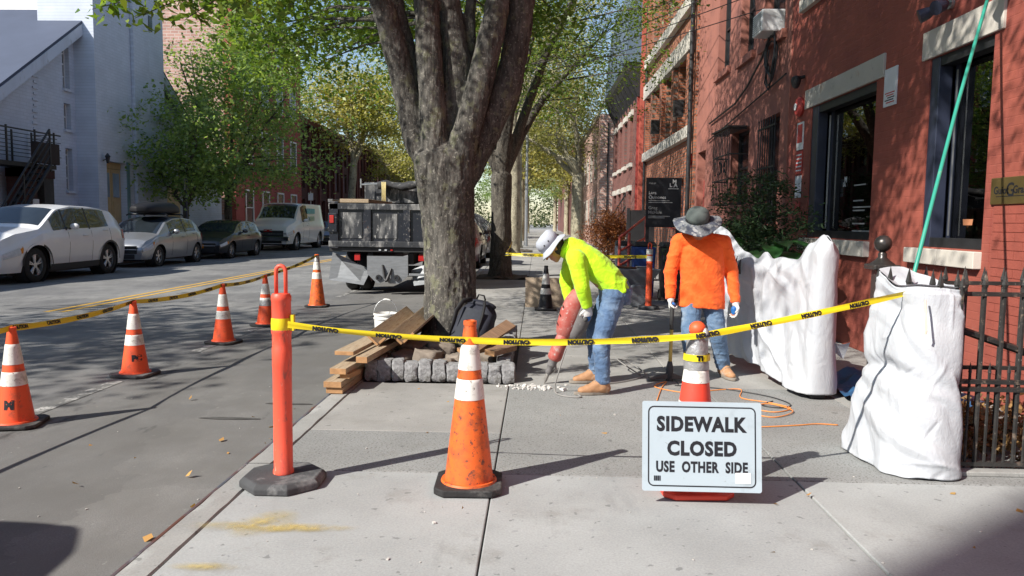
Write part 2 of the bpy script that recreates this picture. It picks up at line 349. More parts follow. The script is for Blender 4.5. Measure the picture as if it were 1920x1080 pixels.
# near pavement: slabs with open joints on a bed, kerb stones with a steel edge
mb = MB(); mb.b2((-1.56, -12, -.3), (3.75, 46, -.018)); side = struct(mb.build('sidewalk', M['joint']))
def slab(x0, x1, y0, y1, mat, g=.004, z=0.0):
    m = MB(); m.b2((x0+g, y0+g, -.12), (x1-g, y1-g, z)); return m.build('slab', mat, side, bevel=.006)
cols = [(-1.545, -.225), (-.225, 1.485), (1.485, 3.74)]
for (x0, x1) in cols:
    for (y0, y1) in ((-9.5, -5.2), (-5.2, -2.0), (-2.0, 1.2), (1.2, 4.3)):
        slab(x0, x1, y0, y1, M['conc'], .0085 if x0 > 1 else .004)
slab(-1.545, -.225, 4.3, 5.15, M['conc_rough']); slab(-1.545, -.225, 5.15, 6.72, M['conc_far'])
slab(-.225, 1.485, 4.3, 6.74, M['conc_rough']); slab(1.485, 3.74, 4.3, 6.74, M['conc_rough'])
y = 6.74; k = 0
while y < 44:
    dy = 1.52
    for ci, (x0, x1) in enumerate(((-1.545, -.19), (-.19, 1.30), (1.30, 3.74))):
        if ci == 0 and y < 9.7: continue
        if ci == 0 and (19.0 < y+dy and y < 20.4 or 36 < y+dy and y < 38.5): continue
        slab(x0, x1, y, y+dy, M['conc_far'], z=random.uniform(-.004, .003))
    y += dy; k += 1
slab(-1.545, -.19, 9.34, 9.86, M['conc_far'])
mb = MB(); mb.b2((-1.6, 46, -.3), (6, 300, 0)); struct(mb.build('sidewalk_beyond', M['conc_far']))
kerb = thing('kerb', 'pale stone kerb with steel nosing along the near pavement', 'kerb'); del kerb['category']; struct(kerb)
y = -10
while y < 60:
    L = 2.4 if y < 30 else 10
    mb = MB(); prof = [(-1.70, -.3), (-1.70, -.02), (-1.688, -.003), (-1.63, -.001), (-1.56, -.001), (-1.552, -.012), (-1.552, -.3)]; NL = 30 if y < 20 else 4
    mb.grid(lambda u, v: (lambda q: (q[0]+(.007*noise.noise((u*L*7, y, q[1]*9)) if q[1] > -.1 else 0), y+.004+(L-.008)*u, q[1]-(.010*max(0, noise.noise((u*L*5+y, 3, 1))-.1) if -.03 < q[1] and q[0] < -1.66 else 0)))(prof[round(v*6)]), NL, 6)
    mb.build('kerb_stone', M['kerb'], kerb, smooth=50)
    mb = MB(); mb.b2((-1.722, y+.01, -.2), (-1.702, y+L-.01, -.012)); mb.build('steel_nosing', M['kerbsteel'], kerb, bevel=.004); y += L
# tree pits
for (y0, y1) in ((6.95, 9.32), (19.0, 20.4), (36.0, 38.5)):
    mb = MB()
    def f(u, v): return (-1.5+1.26*u, y0+(y1-y0)*v, .015+.06*noise.noise((u*6, v*6+y0, 3))+.05*math.sin(PI*u)*math.sin(PI*v))
    mb.grid(f, 16, 16); struct(mb.build('tree_pit_soil', M['soil'], smooth=180))
# far pavement
mb = MB(); mb.b2((-16.6, -40, -.3), (-13.62, 300, .0)); fs_ = struct(mb.build('opposite_sidewalk', M['conc_far']))
mb = MB(); mb.b2((-13.62, -40, -.3), (-13.47, 300, .012)); struct(mb.build('opposite_kerb', M['kerb'], bevel=.01))

# ================================================================== walls with openings
def wallmesh(mp, u0, u1, z0, z1, ops, depth):
    """mp(u, z, d): d = distance in front of the wall face. Openings (ua, ub, za, zb) get real reveals."""
    us = sorted({u0, u1, *[o[0] for o in ops], *[o[1] for o in ops]}); zs = sorted({z0, z1, *[o[2] for o in ops], *[o[3] for o in ops]})
    us = [u for u in us if u0 <= u <= u1]; zs = [z for z in zs if z0 <= z <= z1]; m = MB()
    for a, b in zip(us, us[1:]):
        for c, d in zip(zs, zs[1:]):
            um, zm = (a+b)/2, (c+d)/2
            if any(o[0] < um < o[1] and o[2] < zm < o[3] for o in ops): continue
            m.add([mp(a, c, 0), mp(b, c, 0), mp(b, d, 0), mp(a, d, 0)], [(0, 1, 2, 3)])
    for (a, b, c, d) in ops:
        for p, q in (((a, c), (b, c)), ((b, c), (b, d)), ((b, d), (a, d)), ((a, d), (a, c))):
            m.add([mp(*p, 0), mp(*q, 0), mp(*q, -depth), mp(*p, -depth)], [(0, 1, 2, 3)])
    return m
def bx(m, mp, u0, u1, z0, z1, d0, d1):
    vs = [mp(u, z, d) for u in (u0, u1) for z in (z0, z1) for d in (d0, d1)]
    return m.add(vs, [(0, 1, 3, 2), (4, 6, 7, 5), (0, 4, 5, 1), (2, 3, 7, 6), (0, 2, 6, 4), (1, 5, 7, 3)])
def part(name, mat, parent, mp, u0, u1, z0, z1, d0, d1, bevel=0):
    m = MB(); bx(m, mp, u0, u1, z0, z1, d0, d1); return m.build(name, mat, parent, bevel=bevel)
def window(parent, mp, a, b, c, d, depth, fw=.06, frame='navy', pane='darkglass', rails=(.5,), mulls=(), name='window'):
    """a framed window set back in the opening: frame, panes, bars"""
    m = MB()
    bx(m, mp, a, a+fw, c, d, -depth, -depth+.06); bx(m, mp, b-fw, b, c, d, -depth, -depth+.06)
    bx(m, mp, a+fw, b-fw, d-fw, d, -depth, -depth+.055); bx(m, mp, a+fw, b-fw, c, c+fw, -depth, -depth+.055)
    w = m.build(name, M[frame] if isinstance(frame, str) else frame, parent)
    us = [a+fw]+[a+(b-a)*k for k in mulls]+[b-fw]; zs = [c+fw]+[c+(d-c)*k for k in rails]+[d-fw]
    for i in range(len(us)-1):
        for j in range(len(zs)-1):
            part('pane', M[pane], w, mp, us[i]+.012, us[i+1]-.012, zs[j]+.012, zs[j+1]-.012, -depth+.012, -depth+.02)
    for z in zs[1:-1]: part('rail', M[frame] if isinstance(frame, str) else frame, w, mp, us[0], us[-1], z-.022, z+.022, -depth+.004, -depth+.048)
    for u in us[1:-1]: part('mullion', M[frame] if isinstance(frame, str) else frame, w, mp, u-.02, u+.02, zs[0], zs[-1], -depth+.006, -depth+.045)
    return w
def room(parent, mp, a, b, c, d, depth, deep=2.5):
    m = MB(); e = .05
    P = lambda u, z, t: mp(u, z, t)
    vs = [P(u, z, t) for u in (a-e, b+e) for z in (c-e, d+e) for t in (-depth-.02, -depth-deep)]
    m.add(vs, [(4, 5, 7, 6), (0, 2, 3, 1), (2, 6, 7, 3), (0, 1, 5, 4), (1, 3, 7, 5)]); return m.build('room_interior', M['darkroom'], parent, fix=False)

WX = 3.75
mpr = lambda X: (lambda u, z, d: (X-d, u, z))      # right side of the street, faces -X
mpl = lambda X: (lambda u, z, d: (X+d, u, z))      # left side, faces +X
mpf = lambda Y: (lambda u, z, d: (u, Y-d, z))      # faces the camera (-Y)

# ---------------------------------------------------------------- near oxblood house
h1 = thing('painted_brick_house', 'oxblood painted brick house with two wide dark shop windows nearest the camera', 'house')
P1 = mpr(WX)
ops = [(6.61, 7.65, 1.25, 3.04), (8.82, 10.85, 1.28, 3.05), (8.95, 11.1, 4.62, 6.6), (6.4, 7.8, 4.62, 6.6)]
b0, b1, bz0, bz1 = 4.62, 6.50, .10, 1.62
ops_w = ops+[(b0, b1, bz0, bz1)]
m = wallmesh(P1, -14, 11.95, -.1, 9.5, ops_w, .2); m.add([P1(-14, 9.5, 0), P1(11.95, 9.5, 0), P1(11.95, 9.5, -8), P1(-14, 9.5, -8)], [(0, 1, 2, 3)])
m.add([P1(-14, -.1, 0), P1(-14, -.1, -8), P1(-14, 9.5, -8), P1(-14, 9.5, 0)], [(0, 1, 2, 3)])
m.add([P1(-14, -.1, -8), P1(11.95, -.1, -8), P1(11.95, 9.5, -8), P1(-14, 9.5, -8)], [(0, 1, 2, 3)])
wall1 = m.build('wall', M['redpaint'], h1, fix=False)
part('mortar_bed', M['redpaint'], wall1, P1, b0, b1, bz0, bz1, -.03, -.0035)
# single bricks at the sunlit near end where courses can be told apart
mbk = MB(); mbk.box((0, 0, 0), (.03, .2, .068)); bo = mbk.build('brick', M['redbrick'], wall1, bevel=.003); me_b = bo.data
mbk = MB(); mbk.box((0, 0, 0), (.03, .094, .068)); bh = mbk.build('brick', M['redbrick'], wall1, bevel=.003); me_h = bh.data
bpy.data.objects.remove(bo); bpy.data.objects.remove(bh)
row = 0; z = bz0+.038
while z < bz1:
    u = b0+.003; first = True
    if row % 2: o = inst(me_h, 'brick', wall1, (WX+.0125+random.uniform(-.001, .001), u+.047, z)); u += .097+.0055
    while u+.2 < b1+.004:
        o = inst(me_b, 'brick', wall1, (WX+.0125+random.uniform(-.0015, .001), u+.1, z), (0, 0, random.uniform(-.003, .003))); u += .2055
    if u+.09 < b1+.004: inst(me_h, 'brick', wall1, (WX+.0125, u+.047, z))
    z += .0725; row += 1
for (a, b, c, d) in ops:
    w = window(h1, P1, a, b, c, d, .2, fw=.07, frame='navy', pane='glass', rails=(), mulls=(.82,) if c < 2 and a < 8 else ((.84,) if c < 2 else (.5,)))
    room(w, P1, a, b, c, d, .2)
part('deep_frame', M['navy'], h1, P1, 7.50, 7.648, 1.25, 3.04, -.14, -.01, .008)
part('deep_frame', M['navy'], h1, P1, 10.62, 10.848, 1.28, 3.05, -.14, -.01, .008)
part('frame_stop', M['steel'], h1, P1, 7.40, 7.408, 1.36, 2.9, -.138, -.125); part('frame_stop', M['steel'], h1, P1, 10.50, 10.51, 1.4, 2.9, -.138, -.12)
part('head_rail', M['black'], h1, P1, 6.62, 7.5, 2.95, 3.04, -.15, -.02); part('head_rail', M['black'], h1, P1, 8.83, 10.62, 2.95, 3.05, -.15, -.02)
part('inner_sill', M['black'], h1, P1, 6.62, 7.5, 1.25, 1.34, -.15, -.012); part('inner_sill', M['black'], h1, P1, 8.83, 10.62, 1.28, 1.37, -.15, -.012)
tag(part('lintel', M['stonew'], h1, P1, 6.47, 7.78, 3.045, 3.31, -.1, .025, .006), 'clean white stone lintel')
tag(part('lintel', M['stone'], h1, P1, 8.62, 11.08, 3.055, 3.31, -.1, .025, .006), 'rust stained stone lintel')
tag(part('sill', M['stonew'], h1, P1, 6.60, 7.20, 1.09, 1.235, -.1, .07, .006), 'white stone sill block')
part('sill', M['stonew'], h1, P1, 7.212, 7.84, 1.09, 1.235, -.1, .07, .006)
part('sill', M['stone'], h1, P1, 8.80, 11.0, 1.09, 1.265, -.1, .07, .006); part('sill', M['stonew'], h1, P1, 8.7, 11.36, 4.44, 4.61, -.1, .07, .006)
part('sill', M['stonew'], h1, P1, 6.2, 8.0, 4.44, 4.61, -.1, .07, .006)
# decals on the second window pane (white logo and lines of lettering), paper and pot in the first
for (u, z, s, t) in ((9.98, 2.02, .10, 'M'), (10.02, 1.96, .07, 'LA')):
    text(t, s, M['whiteink'], h1, lambda x, y, q, u=u, z=z: P1(u-x, z+y, -.165+q), .004, name='window_lettering')
for i, (z, wd, t) in enumerate(((1.93, .34, None), (1.74, .3, None), (1.66, .5, None), (1.62, .34, None), (1.46, .36, None), (1.37, .5, None), (1.33, .3, None))):
    part('window_lettering', M['greyink'], h1, P1, 9.72-wd, 9.72, z, z+.016, -.17, -.167)

def wallthing(name, label, cat, X, u, z):  return thing(name, label, cat, (X, u, z))
# objects fixed to or standing in the near house
pl = thing('brass_plaque', 'engraved brass name plaque on the sunlit oxblood wall', 'plaque', (WX, 6.16, 1.74))
LP = lambda u, z, d: (-d, u, z)
part('plate', M['brass'], pl, LP, -.34, .34, -.11, .105, 0, .018, .004)
for body, uu, sz in (('Guiot', .195, .085), ('G', .075, .15), ('Graham', -.10, .085)):
    text(body, sz, M['ink'], pl, lambda x, y, q, uu=uu: LP(uu-x, y, .0195+q*.3), .002)
part('underline', M['ink'], pl, LP, -.28, .26, -.05, -.044, .018, .0195)
sg = thing('wall_notice', 'blue white paper notice with red print between the two lintels', 'sign', (WX, 8.46, 2.92))
part('panel', M['sheetwhite'], sg, LP, -.145, .145, -.20, .20, .002, .014)
for k, z in enumerate((-.06, -.085, -.11, -.135, -.16)): part('print', M['redsign'] if k in (0, 1, 4) else M['ink'], sg, LP, -.11+.02*(k % 2), .11-.03*(k % 3), z-.007, z+.005, .014, .0155)
ns = thing('notice_strip', 'column of small red and white notices beside the far shop window', 'sign', (WX, 11.25, 2.45))
part('white_notice', M['white'], ns, LP, -.13, .13, .06, .45, .003, .015); part('red_print', M['redsign'], ns, LP, -.10, .10, .16, .42, .015, .017)
part('red_notice', M['redsign'], ns, LP, -.13, .13, -.28, .04, .003, .014)
for k in range(5): part('print', M['sheetwhite'], ns, LP, -.11, .11, -.24+k*.055, -.222+k*.055, .014, .0155)
part('paper_notice', M['sheetwhite'], ns, LP, -.12, .12, -.62, -.31, .003, .014); part('red_label', M['redsign'], ns, LP, -.1, .1, -.8, -.68, .003, .012)
cm = thing('security_camera', 'small black dome camera over the fire bell on the red wall', 'camera', (WX, 11.2, 3.47))
m = MB(); m.lathe([(.03, -.1), (.055, -.06), (.07, 0), (.06, .05), (.03, .07)], 14, (-.12, 0, 0)); m.build('dome', M['black'], cm, 40)
m = MB(); m.cyl((-.12, 0, .03), (0, 0, .06), .025); m.build('bracket', M['black'], cm)
bl = thing('fire_bell', 'round red fire bell with white face on the oxblood wall', 'bell', (WX, 11.28, 3.12))
m = MB(); m.lathe([(.13, 0), (.14, .03), (.11, .07), (.03, .085)], 20, M=Matrix.Rotation(-PI/2, 3, 'Y')); m.build('gong', M['redsign'], bl, 40)
m = MB(); m.lathe([(.05, .085), (.05, .092)], 14, M=Matrix.Rotation(-PI/2, 3, 'Y')); m.build('face', M['white'], bl)
for (yy, zz, lab) in ((7.32, 3.47, 'twin grey flood lamp above the white lintel of the nearest window'), (6.27, 3.42, 'black flood lamp at the top corner beyond the nearest lintel')):
    fl = thing('flood_lamp', lab, 'lamp', (WX, yy, zz))
    m = MB(); m.lathe([(.05, 0), (.05, .03)], 12, M=Matrix.Rotation(-PI/2, 3, 'Y')); m.build('base', M['steel'] if yy > 7 else M['black'], fl)
    for s in ((1, -1) if yy > 7 else (1,)):
        a = Vector((-.03, 0, 0)); b_ = Vector((-.1, .09*s, -.02)); m = MB(); m.tube([a, b_], .012); m.build('arm', M['steel'], fl)
        m = MB(); m.tube([b_, b_+Vector((-.05, .035*s, -.03)), b_+Vector((-.12, .06*s, -.06))], [.03, .055, .065], 14); m.build('head', M['navy'] if yy > 7 else M['black'], fl, 40)
pot = thing('flower_pot', 'terracotta pot behind the glass of the nearest window', 'pot', (WX+.30, 7.17, 1.27))
terra = pm('terracotta', (.42, .17, .08), .8, .12, 6, .2, 40)
m = MB(); m.lathe([(.0, 0), (.085, 0), (.125, .19), (.142, .19), (.147, .245), (.13, .245), (.12, .2)], 20, cap=False); m.build('pot_body', terra, pot, 40)
m = MB(); m.lathe([(.0, .2), (.12, .2)], 20, cap=False); m.build('potting_soil', M['soil'], pot)
pp = thing('taped_paper', 'pale paper sheet taped inside the nearest window beside the pot', 'paper', (WX+.215, 7.31, 1.64))
m = MB(); m.grid(lambda u, v: (.004*math.sin(u*5), -.115+.23*u, -.15+.3*v), 6, 6); m.build('paper_sheet', pm('pale green blue paper', (.5, .57, .53), .7, .1, 4), pp, 180)
shf = thing('display_shelf', 'low wire shelf standing inside the nearest window', 'shelf', (WX+.65, 6.75, 1.0))
m = MB()
for zz in (.3, .5, .7): m.b2((-.12, -.28, zz), (.12, .28, zz+.015))
for yy in (-.27, .27):
    for xx in (-.11, .11): m.cyl((xx, yy, 0), (xx, yy, .95), .008, n=6)
m.build('shelf_frame', M['steel'], shf)

# ---------------------------------------------------------------- brownstone stucco house
h2 = thing('stucco_house', 'brown pink stucco house between the oxblood and orange brick fronts', 'house')
P2 = mpr(WX+.03)
op2 = [(15.75, 16.75, 4.57, 6.4), (14.0, 14.92, 4.5, 6.3), (12.3, 13.4, 4.45, 6.3), (12.35, 13.3, 1.45, 3.2), (14.1, 15.35, 1.8, 3.2), (17.65, 18.5, -.05, 3.1)]
m = wallmesh(P2, 11.95, 18.75, -.1, 9.6, op2, .2); m.add([P2(11.95, 9.6, 0), P2(18.75, 9.6, 0), P2(18.75, 9.6, -8), P2(11.95, 9.6, -8)], [(0, 1, 2, 3)])
m.build('wall', M['stucco'], h2, fix=False)
for i, (a, b, c, d) in enumerate(op2[:5]):
    window(h2, P2, a, b, c, d, .2, .06, 'black', 'darkglass', (.5,))
    part('sill', M['stucco'], h2, P2, a-.1, b+.1, c-.14, c-.004, -.15, .07, .006)
d_ = part('door', M['redtrim'], h2, P2, 17.66, 18.49, -.04, 2.45, -.2, -.15)
part('transom', M['darkglass'], h2, P2, 17.7, 18.45, 2.5, 3.05, -.2, -.17)
part('seam', M['stucco'], h2, P2, 11.8, 11.98, -.1, 9.6, -.1, .045, .02)
m = MB(); m.tube([(WX-.01, 17.2, 3.62), (WX-.02, 15, 3.72), (WX-.015, 14.2, 3.9), (WX-.03, 13.3, 4.2), (WX-.06, 12.8, 4.4)], .018, 6); m.build('wall_cable', M['black'], h2)
m = MB(); m.tube([(WX-.01, 17.3, 3.25), (WX-.015, 12.0, 3.72)], .014, 6); m.build('wall_cable', M['black'], h2)
# iron window cage and window bars
cg = thing('window_cage', 'projecting black iron cage over a low window of the stucco house', 'window grille', (WX, 14.7, 1.8))
m = MB()
for zz in (0, .45, .9, 1.35): m.tube([(-.02, -.62, zz), (-.32, -.62, zz), (-.32, .62, zz), (-.02, .62, zz)], .013, 6)
m.build('hoop', M['black'], cg)
for k in range(11):
    yy = -.6+.12*k; m = MB(); m.cyl((-.32, yy, 0), (-.32, yy, 1.35), .009, n=6); m.build('bar', M['black'], cg)
for k in range(3):
    m = MB(); m.tube([(-.325, -.4+.4*k+.09*math.cos(t*.5), .68+.12*math.sin(t*.5)) for t in range(13)], .009, 5); m.build('scroll', M['black'], cg)
m = MB(); m.b2((-.36, -.66, 1.37), (-.02, .66, 1.40)); m.build('cage_roof', M['black'], cg)
gr = thing('window_bars', 'flat black bars over the ground window next to the oxblood house', 'window grille', (WX, 12.83, 1.45))
for k in range(8):
    yy = -.45+.128*k; m = MB(); m.cyl((-.03, yy, 0), (-.03, yy, 1.72), .01, n=6); m.build('bar', M['black'], gr)
for zz in (.2, .9, 1.55):
    m = MB(); m.b2((-.045, -.48, zz), (-.02, .48, zz+.03)); m.build('crossbar', M['black'], gr)
ac = thing('air_conditioner', 'white window air conditioner above coiled cables on the stucco house', 'air conditioner', (WX, 12.75, 4.47))
m = MB(); m.b2((-.27, -.27, 0), (.1, .27, .34)); m.build('casing', M['white'], ac, bevel=.02)
for k in range(9): m = MB(); m.b2((-.278, -.22, .03+.032*k), (-.27, .22, .046+.032*k)); m.build('louvre', pm('grey fin', (.35, .36, .38), .5) if k == 0 else bpy.data.materials['grey fin'], ac)
cb = thing('cable_coil', 'tangle of black cable coiled on the wall below the air conditioner', 'cable', (WX, 12.7, 4.05))
for k in range(4):
    rr = random.uniform(.2, .36); m = MB()
    m.tube([(-.05-.02*math.sin(t*.8+k), rr*math.cos(t*.45)*.9+random.uniform(-.03, .03), .05*k+rr*1.2*math.sin(t*.45)) for t in range(15)], .014, 6); m.build('loop', M['black'], cb)
m = MB(); m.tube([(-.05, .1, .2), (-.06, .25, -.3), (-.05, .05, -.45), (-.05, -.2, -.1)], .012, 6); m.build('loop', M['black'], cb)
for (yy, zz, lab) in ((19.0, 3.0, 'small red alarm bell on the seam of stucco and orange brick'), (24.9, 2.75, 'tiny red alarm bell low on the orange brick front')):
    o = thing('alarm_bell', lab, 'bell', (WX, yy, zz)); m = MB(); m.lathe([(.13, 0), (.14, .05), (.10, .1), (.02, .12)], 16, M=Matrix.Rotation(-PI/2, 3, 'Y')); m.build('gong', M['redsign'], o, 40)
    m = MB(); m.b2((-.03, -.08, -.2), (0, .08, -.1)); m.build('box', M['redsign'], o)

# ---------------------------------------------------------------- orange brick house with pilasters
h3 = thing('orange_brick_house', 'orange brick house with white stone bands and brick pilasters', 'house')
P3 = mpr(WX-.02); m = MB()
wins3 = [(19.75, 21.0), (21.75, 23.0), (23.75, 25.0), (25.5, 26.4)]
op3 = [(a, b, 3.8, 5.58) for a, b in wins3]+[(a, b, 6.95, 8.6) for a, b in wins3]+[(19.9, 21, 0, 2.6)]
m = wallmesh(P3, 18.75, 27.0, -.1, 10.4, op3, .25); m.add([P3(18.75, 10.4, 0), P3(27, 10.4, 0), P3(27, 10.4, -8), P3(18.75, 10.4, -8)], [(0, 1, 2, 3)])
m.build('wall', M['brick3'], h3, fix=False)
m = MB(); m.add([P3(18.75, -.1, 0), P3(18.75, -.1, -8), P3(18.75, 10.4, -8), P3(18.75, 10.4, 0)], [(0, 1, 2, 3)]); m.build('side_wall', M['brick3f'], h3)
for (a, b, c, d) in op3[:8]: window(h3, P3, a, b, c, d, .25, .06, 'black', 'darkglass', (.5,))
part('door', M['navy'], h3, P3, 19.91, 20.99, 0, 2.59, -.25, -.18)
for u in (19.25, 21.38, 23.38, 25.25, 26.7):
    for c, d in ((3.81, 5.57), (6.96, 10.3)): part('pilaster', M['brick3'], h3, P3, u-.2, u+.2, c, d, .002, .11)
for (c, d, mt) in ((3.52, 3.8, 'stone'), (5.6, 6.05, 'stonew'), (6.62, 6.94, 'stonew')):
    u = 18.95
    while u < 26.9:
        part('band_stone', M[mt], h3, P3, u+.004, min(u+1.32, 26.95)-.004, c, d, .003, .15, .008); u += 1.32
m = MB(); m.tube([(WX-.12, 18.85, 0), (WX-.12, 18.85, 9.8)], .055, 10); m.build('downpipe', M['black'], h3)
m = MB(); m.tube([(WX-.10, 26.75, 0), (WX-.1, 26.75, 9.8)], .05, 10); m.build('downpipe', M['black'], h3)
for u in (19.6, 23.4): part('wall_lantern', M['black'], h3, P3, u, u+.2, 4.1, 4.5, .12, .35)
# ---------------------------------------------------------------- far right houses
h4 = thing('slate_topped_house', 'red brick house with blue grey sheet clad top storey and black cornice', 'house')
P4 = mpr(3.42); m = MB()
op4 = [(u, u+.85, z, z+1.7) for u in (28.3, 30.1, 31.9, 33.7) for z in (.9, 3.6)]
m = wallmesh(P4, 27.3, 35.5, -.1, 6.2, op4, .2); m.build('wall', M['brick4'], h4, fix=False)
m = MB(); m.add([(3.42, 27.3, -.1), (11, 27.3, -.1), (11, 27.3, 9), (3.42, 27.3, 6.9)], [(0, 1, 2, 3)]); m.build('side_wall', M['brick4f'], h4)
m = MB(); m.b2((3.50, 27.1, -.1), (3.66, 27.28, 9.2)); m.build('party_wall_edge', pm('orange red paint', (.42, .09, .06), .7, .12, 3, world=True), h4)
for o in op4:
    window(h4, P4, *o, .2, .07, 'stone', 'darkglass', (.5,)); part('sill', M['stone'], h4, P4, o[0]-.1, o[1]+.1, o[2]-.14, o[2]-.003, .003, .1)
    part('lintel', M['stone'], h4, P4, o[0]-.1, o[1]+.1, o[3]+.003, o[3]+.2, .003, .08)
m = MB(); m.prism([(2.98, 6.95), (3.0, 6.65), (3.3, 6.1), (3.42, 5.8), (3.6, 5.8), (3.6, 6.95)], 1, 27.2, 35.4); m.build('cornice', M['black'], h4)
for k in range(9): m = MB(); m.prism([(3.05, 6.6), (3.12, 6.2), (3.3, 5.9), (3.42, 5.6), (3.42, 6.6)], 1, 27.5+.9*k, 27.62+.9*k); m.build('bracket', M['black'], h4)
m = MB(); m.add([(2.98, 27.15, 6.96), (2.98, 35.5, 6.96), (3.25, 35.5, 10.0), (3.25, 27.15, 10.0), (9, 27.15, 6.96), (9, 35.5, 6.96), (9, 27.15, 10.0), (9, 35.5, 10.0)],
    [(0, 1, 2, 3), (0, 3, 6, 4), (1, 5, 7, 2), (3, 2, 7, 6), (4, 6, 7, 5), (0, 4, 5, 1)]); m.build('clad_storey', M['slate'], h4)
for k in range(14):
    m = MB(); m.tube([(2.955+.0, 27.2+.6*k, 6.98), (3.232, 27.2+.6*k, 9.98)], .022, 5); m.build('cladding_rib', M['slate'], h4)
h5 = thing('far_pink_brick_house', 'plain pale pink brick block seen behind the bare branches far down the pavement', 'house')
m = MB(); m.b2((3.5, 44, -.1), (14, 70, 7.5)); m.build('wall', M['pinkbrick'], h5)
for k in range(6):
    for z in (1.2, 4): window(h5, mpr(3.49), 46+3.6*k, 47.2+3.6*k, z, z+1.7, -.01, .07, 'stone', 'darkglass', (.5,))
part('wall_pipe', M['black'], h5, mpf(43.98), 3.9, 3.98, 0, 7, 0, .06)
h6 = thing('far_red_house', 'far red brick house closing the right side of the street', 'house')
m = MB(); m.b2((3.5, 70.5, -.1), (14, 130, 9)); m.build('wall', M['brick4'], h6)

# ================================================================== left side: church
ch = thing('painted_church', 'pale blue grey church with tall tower and steep grey roof across the street', 'church')
CX = -16.5; PC = mpl(CX)
EY0, RA, RB, EY1, EZ, RZ = 19.72, 28.2, 31.4, 39.88, 3.2, 8.86      # eaves, flat ridge from RA to RB hidden by the tower
def roofz(u): return min(RZ, EZ+(RZ-EZ)*(u-EY0)/(RA-EY0), EZ+(RZ-EZ)*(EY1-u)/(EY1-RB))
# facade in strips so that it follows the gable
opc = [(26.62, 27.02, 5.85, 7.3), (26.62, 27.02, 4.45, 5.35), (26.62, 27.02, 2.32, 3.8)]
m = wallmesh(PC, 23.4, 27.3, -.1, 5.6, [(o[0], o[1], o[2], min(o[3], 5.58)) for o in opc[1:]], .3)
us = [23.4, 26.62, 27.02, 27.3]
m.add([PC(EY0, -.1, 0), PC(23.4, -.1, 0), PC(23.4, roofz(23.4), 0), PC(EY0, roofz(EY0), 0)], [(0, 1, 2, 3)])
m.add([PC(23.4, 5.6, 0), PC(26.62, 5.6, 0), PC(26.62, roofz(26.62), 0), PC(23.4, roofz(23.4), 0)], [(0, 1, 2, 3)])
m.add([PC(26.62, 5.6, 0), PC(27.02, 5.6, 0), PC(27.02, 5.85, 0), PC(26.62, 5.85, 0)], [(0, 1, 2, 3)])
m.add([PC(26.62, 7.3, 0), PC(27.02, 7.3, 0), PC(27.02, roofz(27.02), 0), PC(26.62, roofz(26.62), 0)], [(0, 1, 2, 3)])
m.add([PC(27.02, 5.6, 0), PC(27.3, 5.6, 0), PC(27.3, roofz(27.3), 0), PC(27.02, roofz(27.02), 0)], [(0, 1, 2, 3)])
a, b, c, d = opc[0]
for p, q in (((a, c), (b, c)), ((b, c), (b, d)), ((b, d), (a, d)), ((a, d), (a, c))): m.add([PC(*p, 0), PC(*q, 0), PC(*q, -.3), PC(*p, -.3)], [(0, 1, 2, 3)])
m.build('wall', M['churchwall'], ch, fix=False); m = MB()
m.add([PC(32.4, -.1, 0), PC(EY1, -.1, 0), PC(EY1, roofz(EY1), 0), PC(32.4, roofz(32.4), 0)], [(0, 1, 2, 3)])
m.build('wall', M['churchwall'], ch, fix=False); m = MB()
m.add([PC(EY0, -.1, 0), PC(EY0, roofz(EY0), 0), PC(EY0, roofz(EY0), -20), PC(EY0, -.1, -20)], [(0, 1, 2, 3)]); m.build('side_wall', M['churchpaint'], ch, fix=False)
for (a, b, c, d) in opc:
    w = window(ch, PC, a, b, c, d, .22, .045, 'whiteink', 'darkglass', (.3, .6, .85) if d-c > 1.2 else (.5,))
    part('sill', M['churchwall'], w, PC, a-.05, b+.06, c-.09, c-.003, -.1, .09)
for s, (ua, ub) in ((0, (EY0-.4, RA)), (1, (EY1+.4, RB))):
    m = MB(); za, zb = roofz(EY0)-.3, RZ+.05
    p0 = [PC(ua, za, .35), PC(ub, zb, .35), PC(ub, zb, -20), PC(ua, za, -20)]
    m.add(p0+[(x, y, z-.1) for x, y, z in p0], [(0, 1, 2, 3), (7, 6, 5, 4), (0, 4, 5, 1), (1, 5, 6, 2), (2, 6, 7, 3), (3, 7, 4, 0)]); m.build('roof', M['churchroof'], ch)
    m = MB(); q = [PC(ua, za-.11, .36), PC(ub, zb-.11, .36), PC(ub, zb-.50, .36), PC(ua, za-.50, .36)]; q2 = [PC(ua, za-.11, .24), PC(ub, zb-.11, .24), PC(ub, zb-.50, .24), PC(ua, za-.50, .24)]
    m.add(q+q2, [(0, 1, 2, 3), (7, 6, 5, 4), (0, 4, 5, 1), (1, 5, 6, 2), (2, 6, 7, 3), (3, 7, 4, 0)]); m.build('bargeboard', M['churchpaint'], ch)
m = MB(); m.b2((CX-20, RA, RZ-.05), (CX+.35, RB, RZ+.05)); m.build('ridge_roof', M['churchroof'], ch)
for k in range(17):
    z = 2.9+.19*k
    if z < roofz(24.9)-.5: part('brick_patch', M['churchwall'], ch, PC, 24.78+.05*(k % 2)+.012*k, 25.0+.05*((k+1) % 2)+.012*k, z, z+.075, .002, .045)
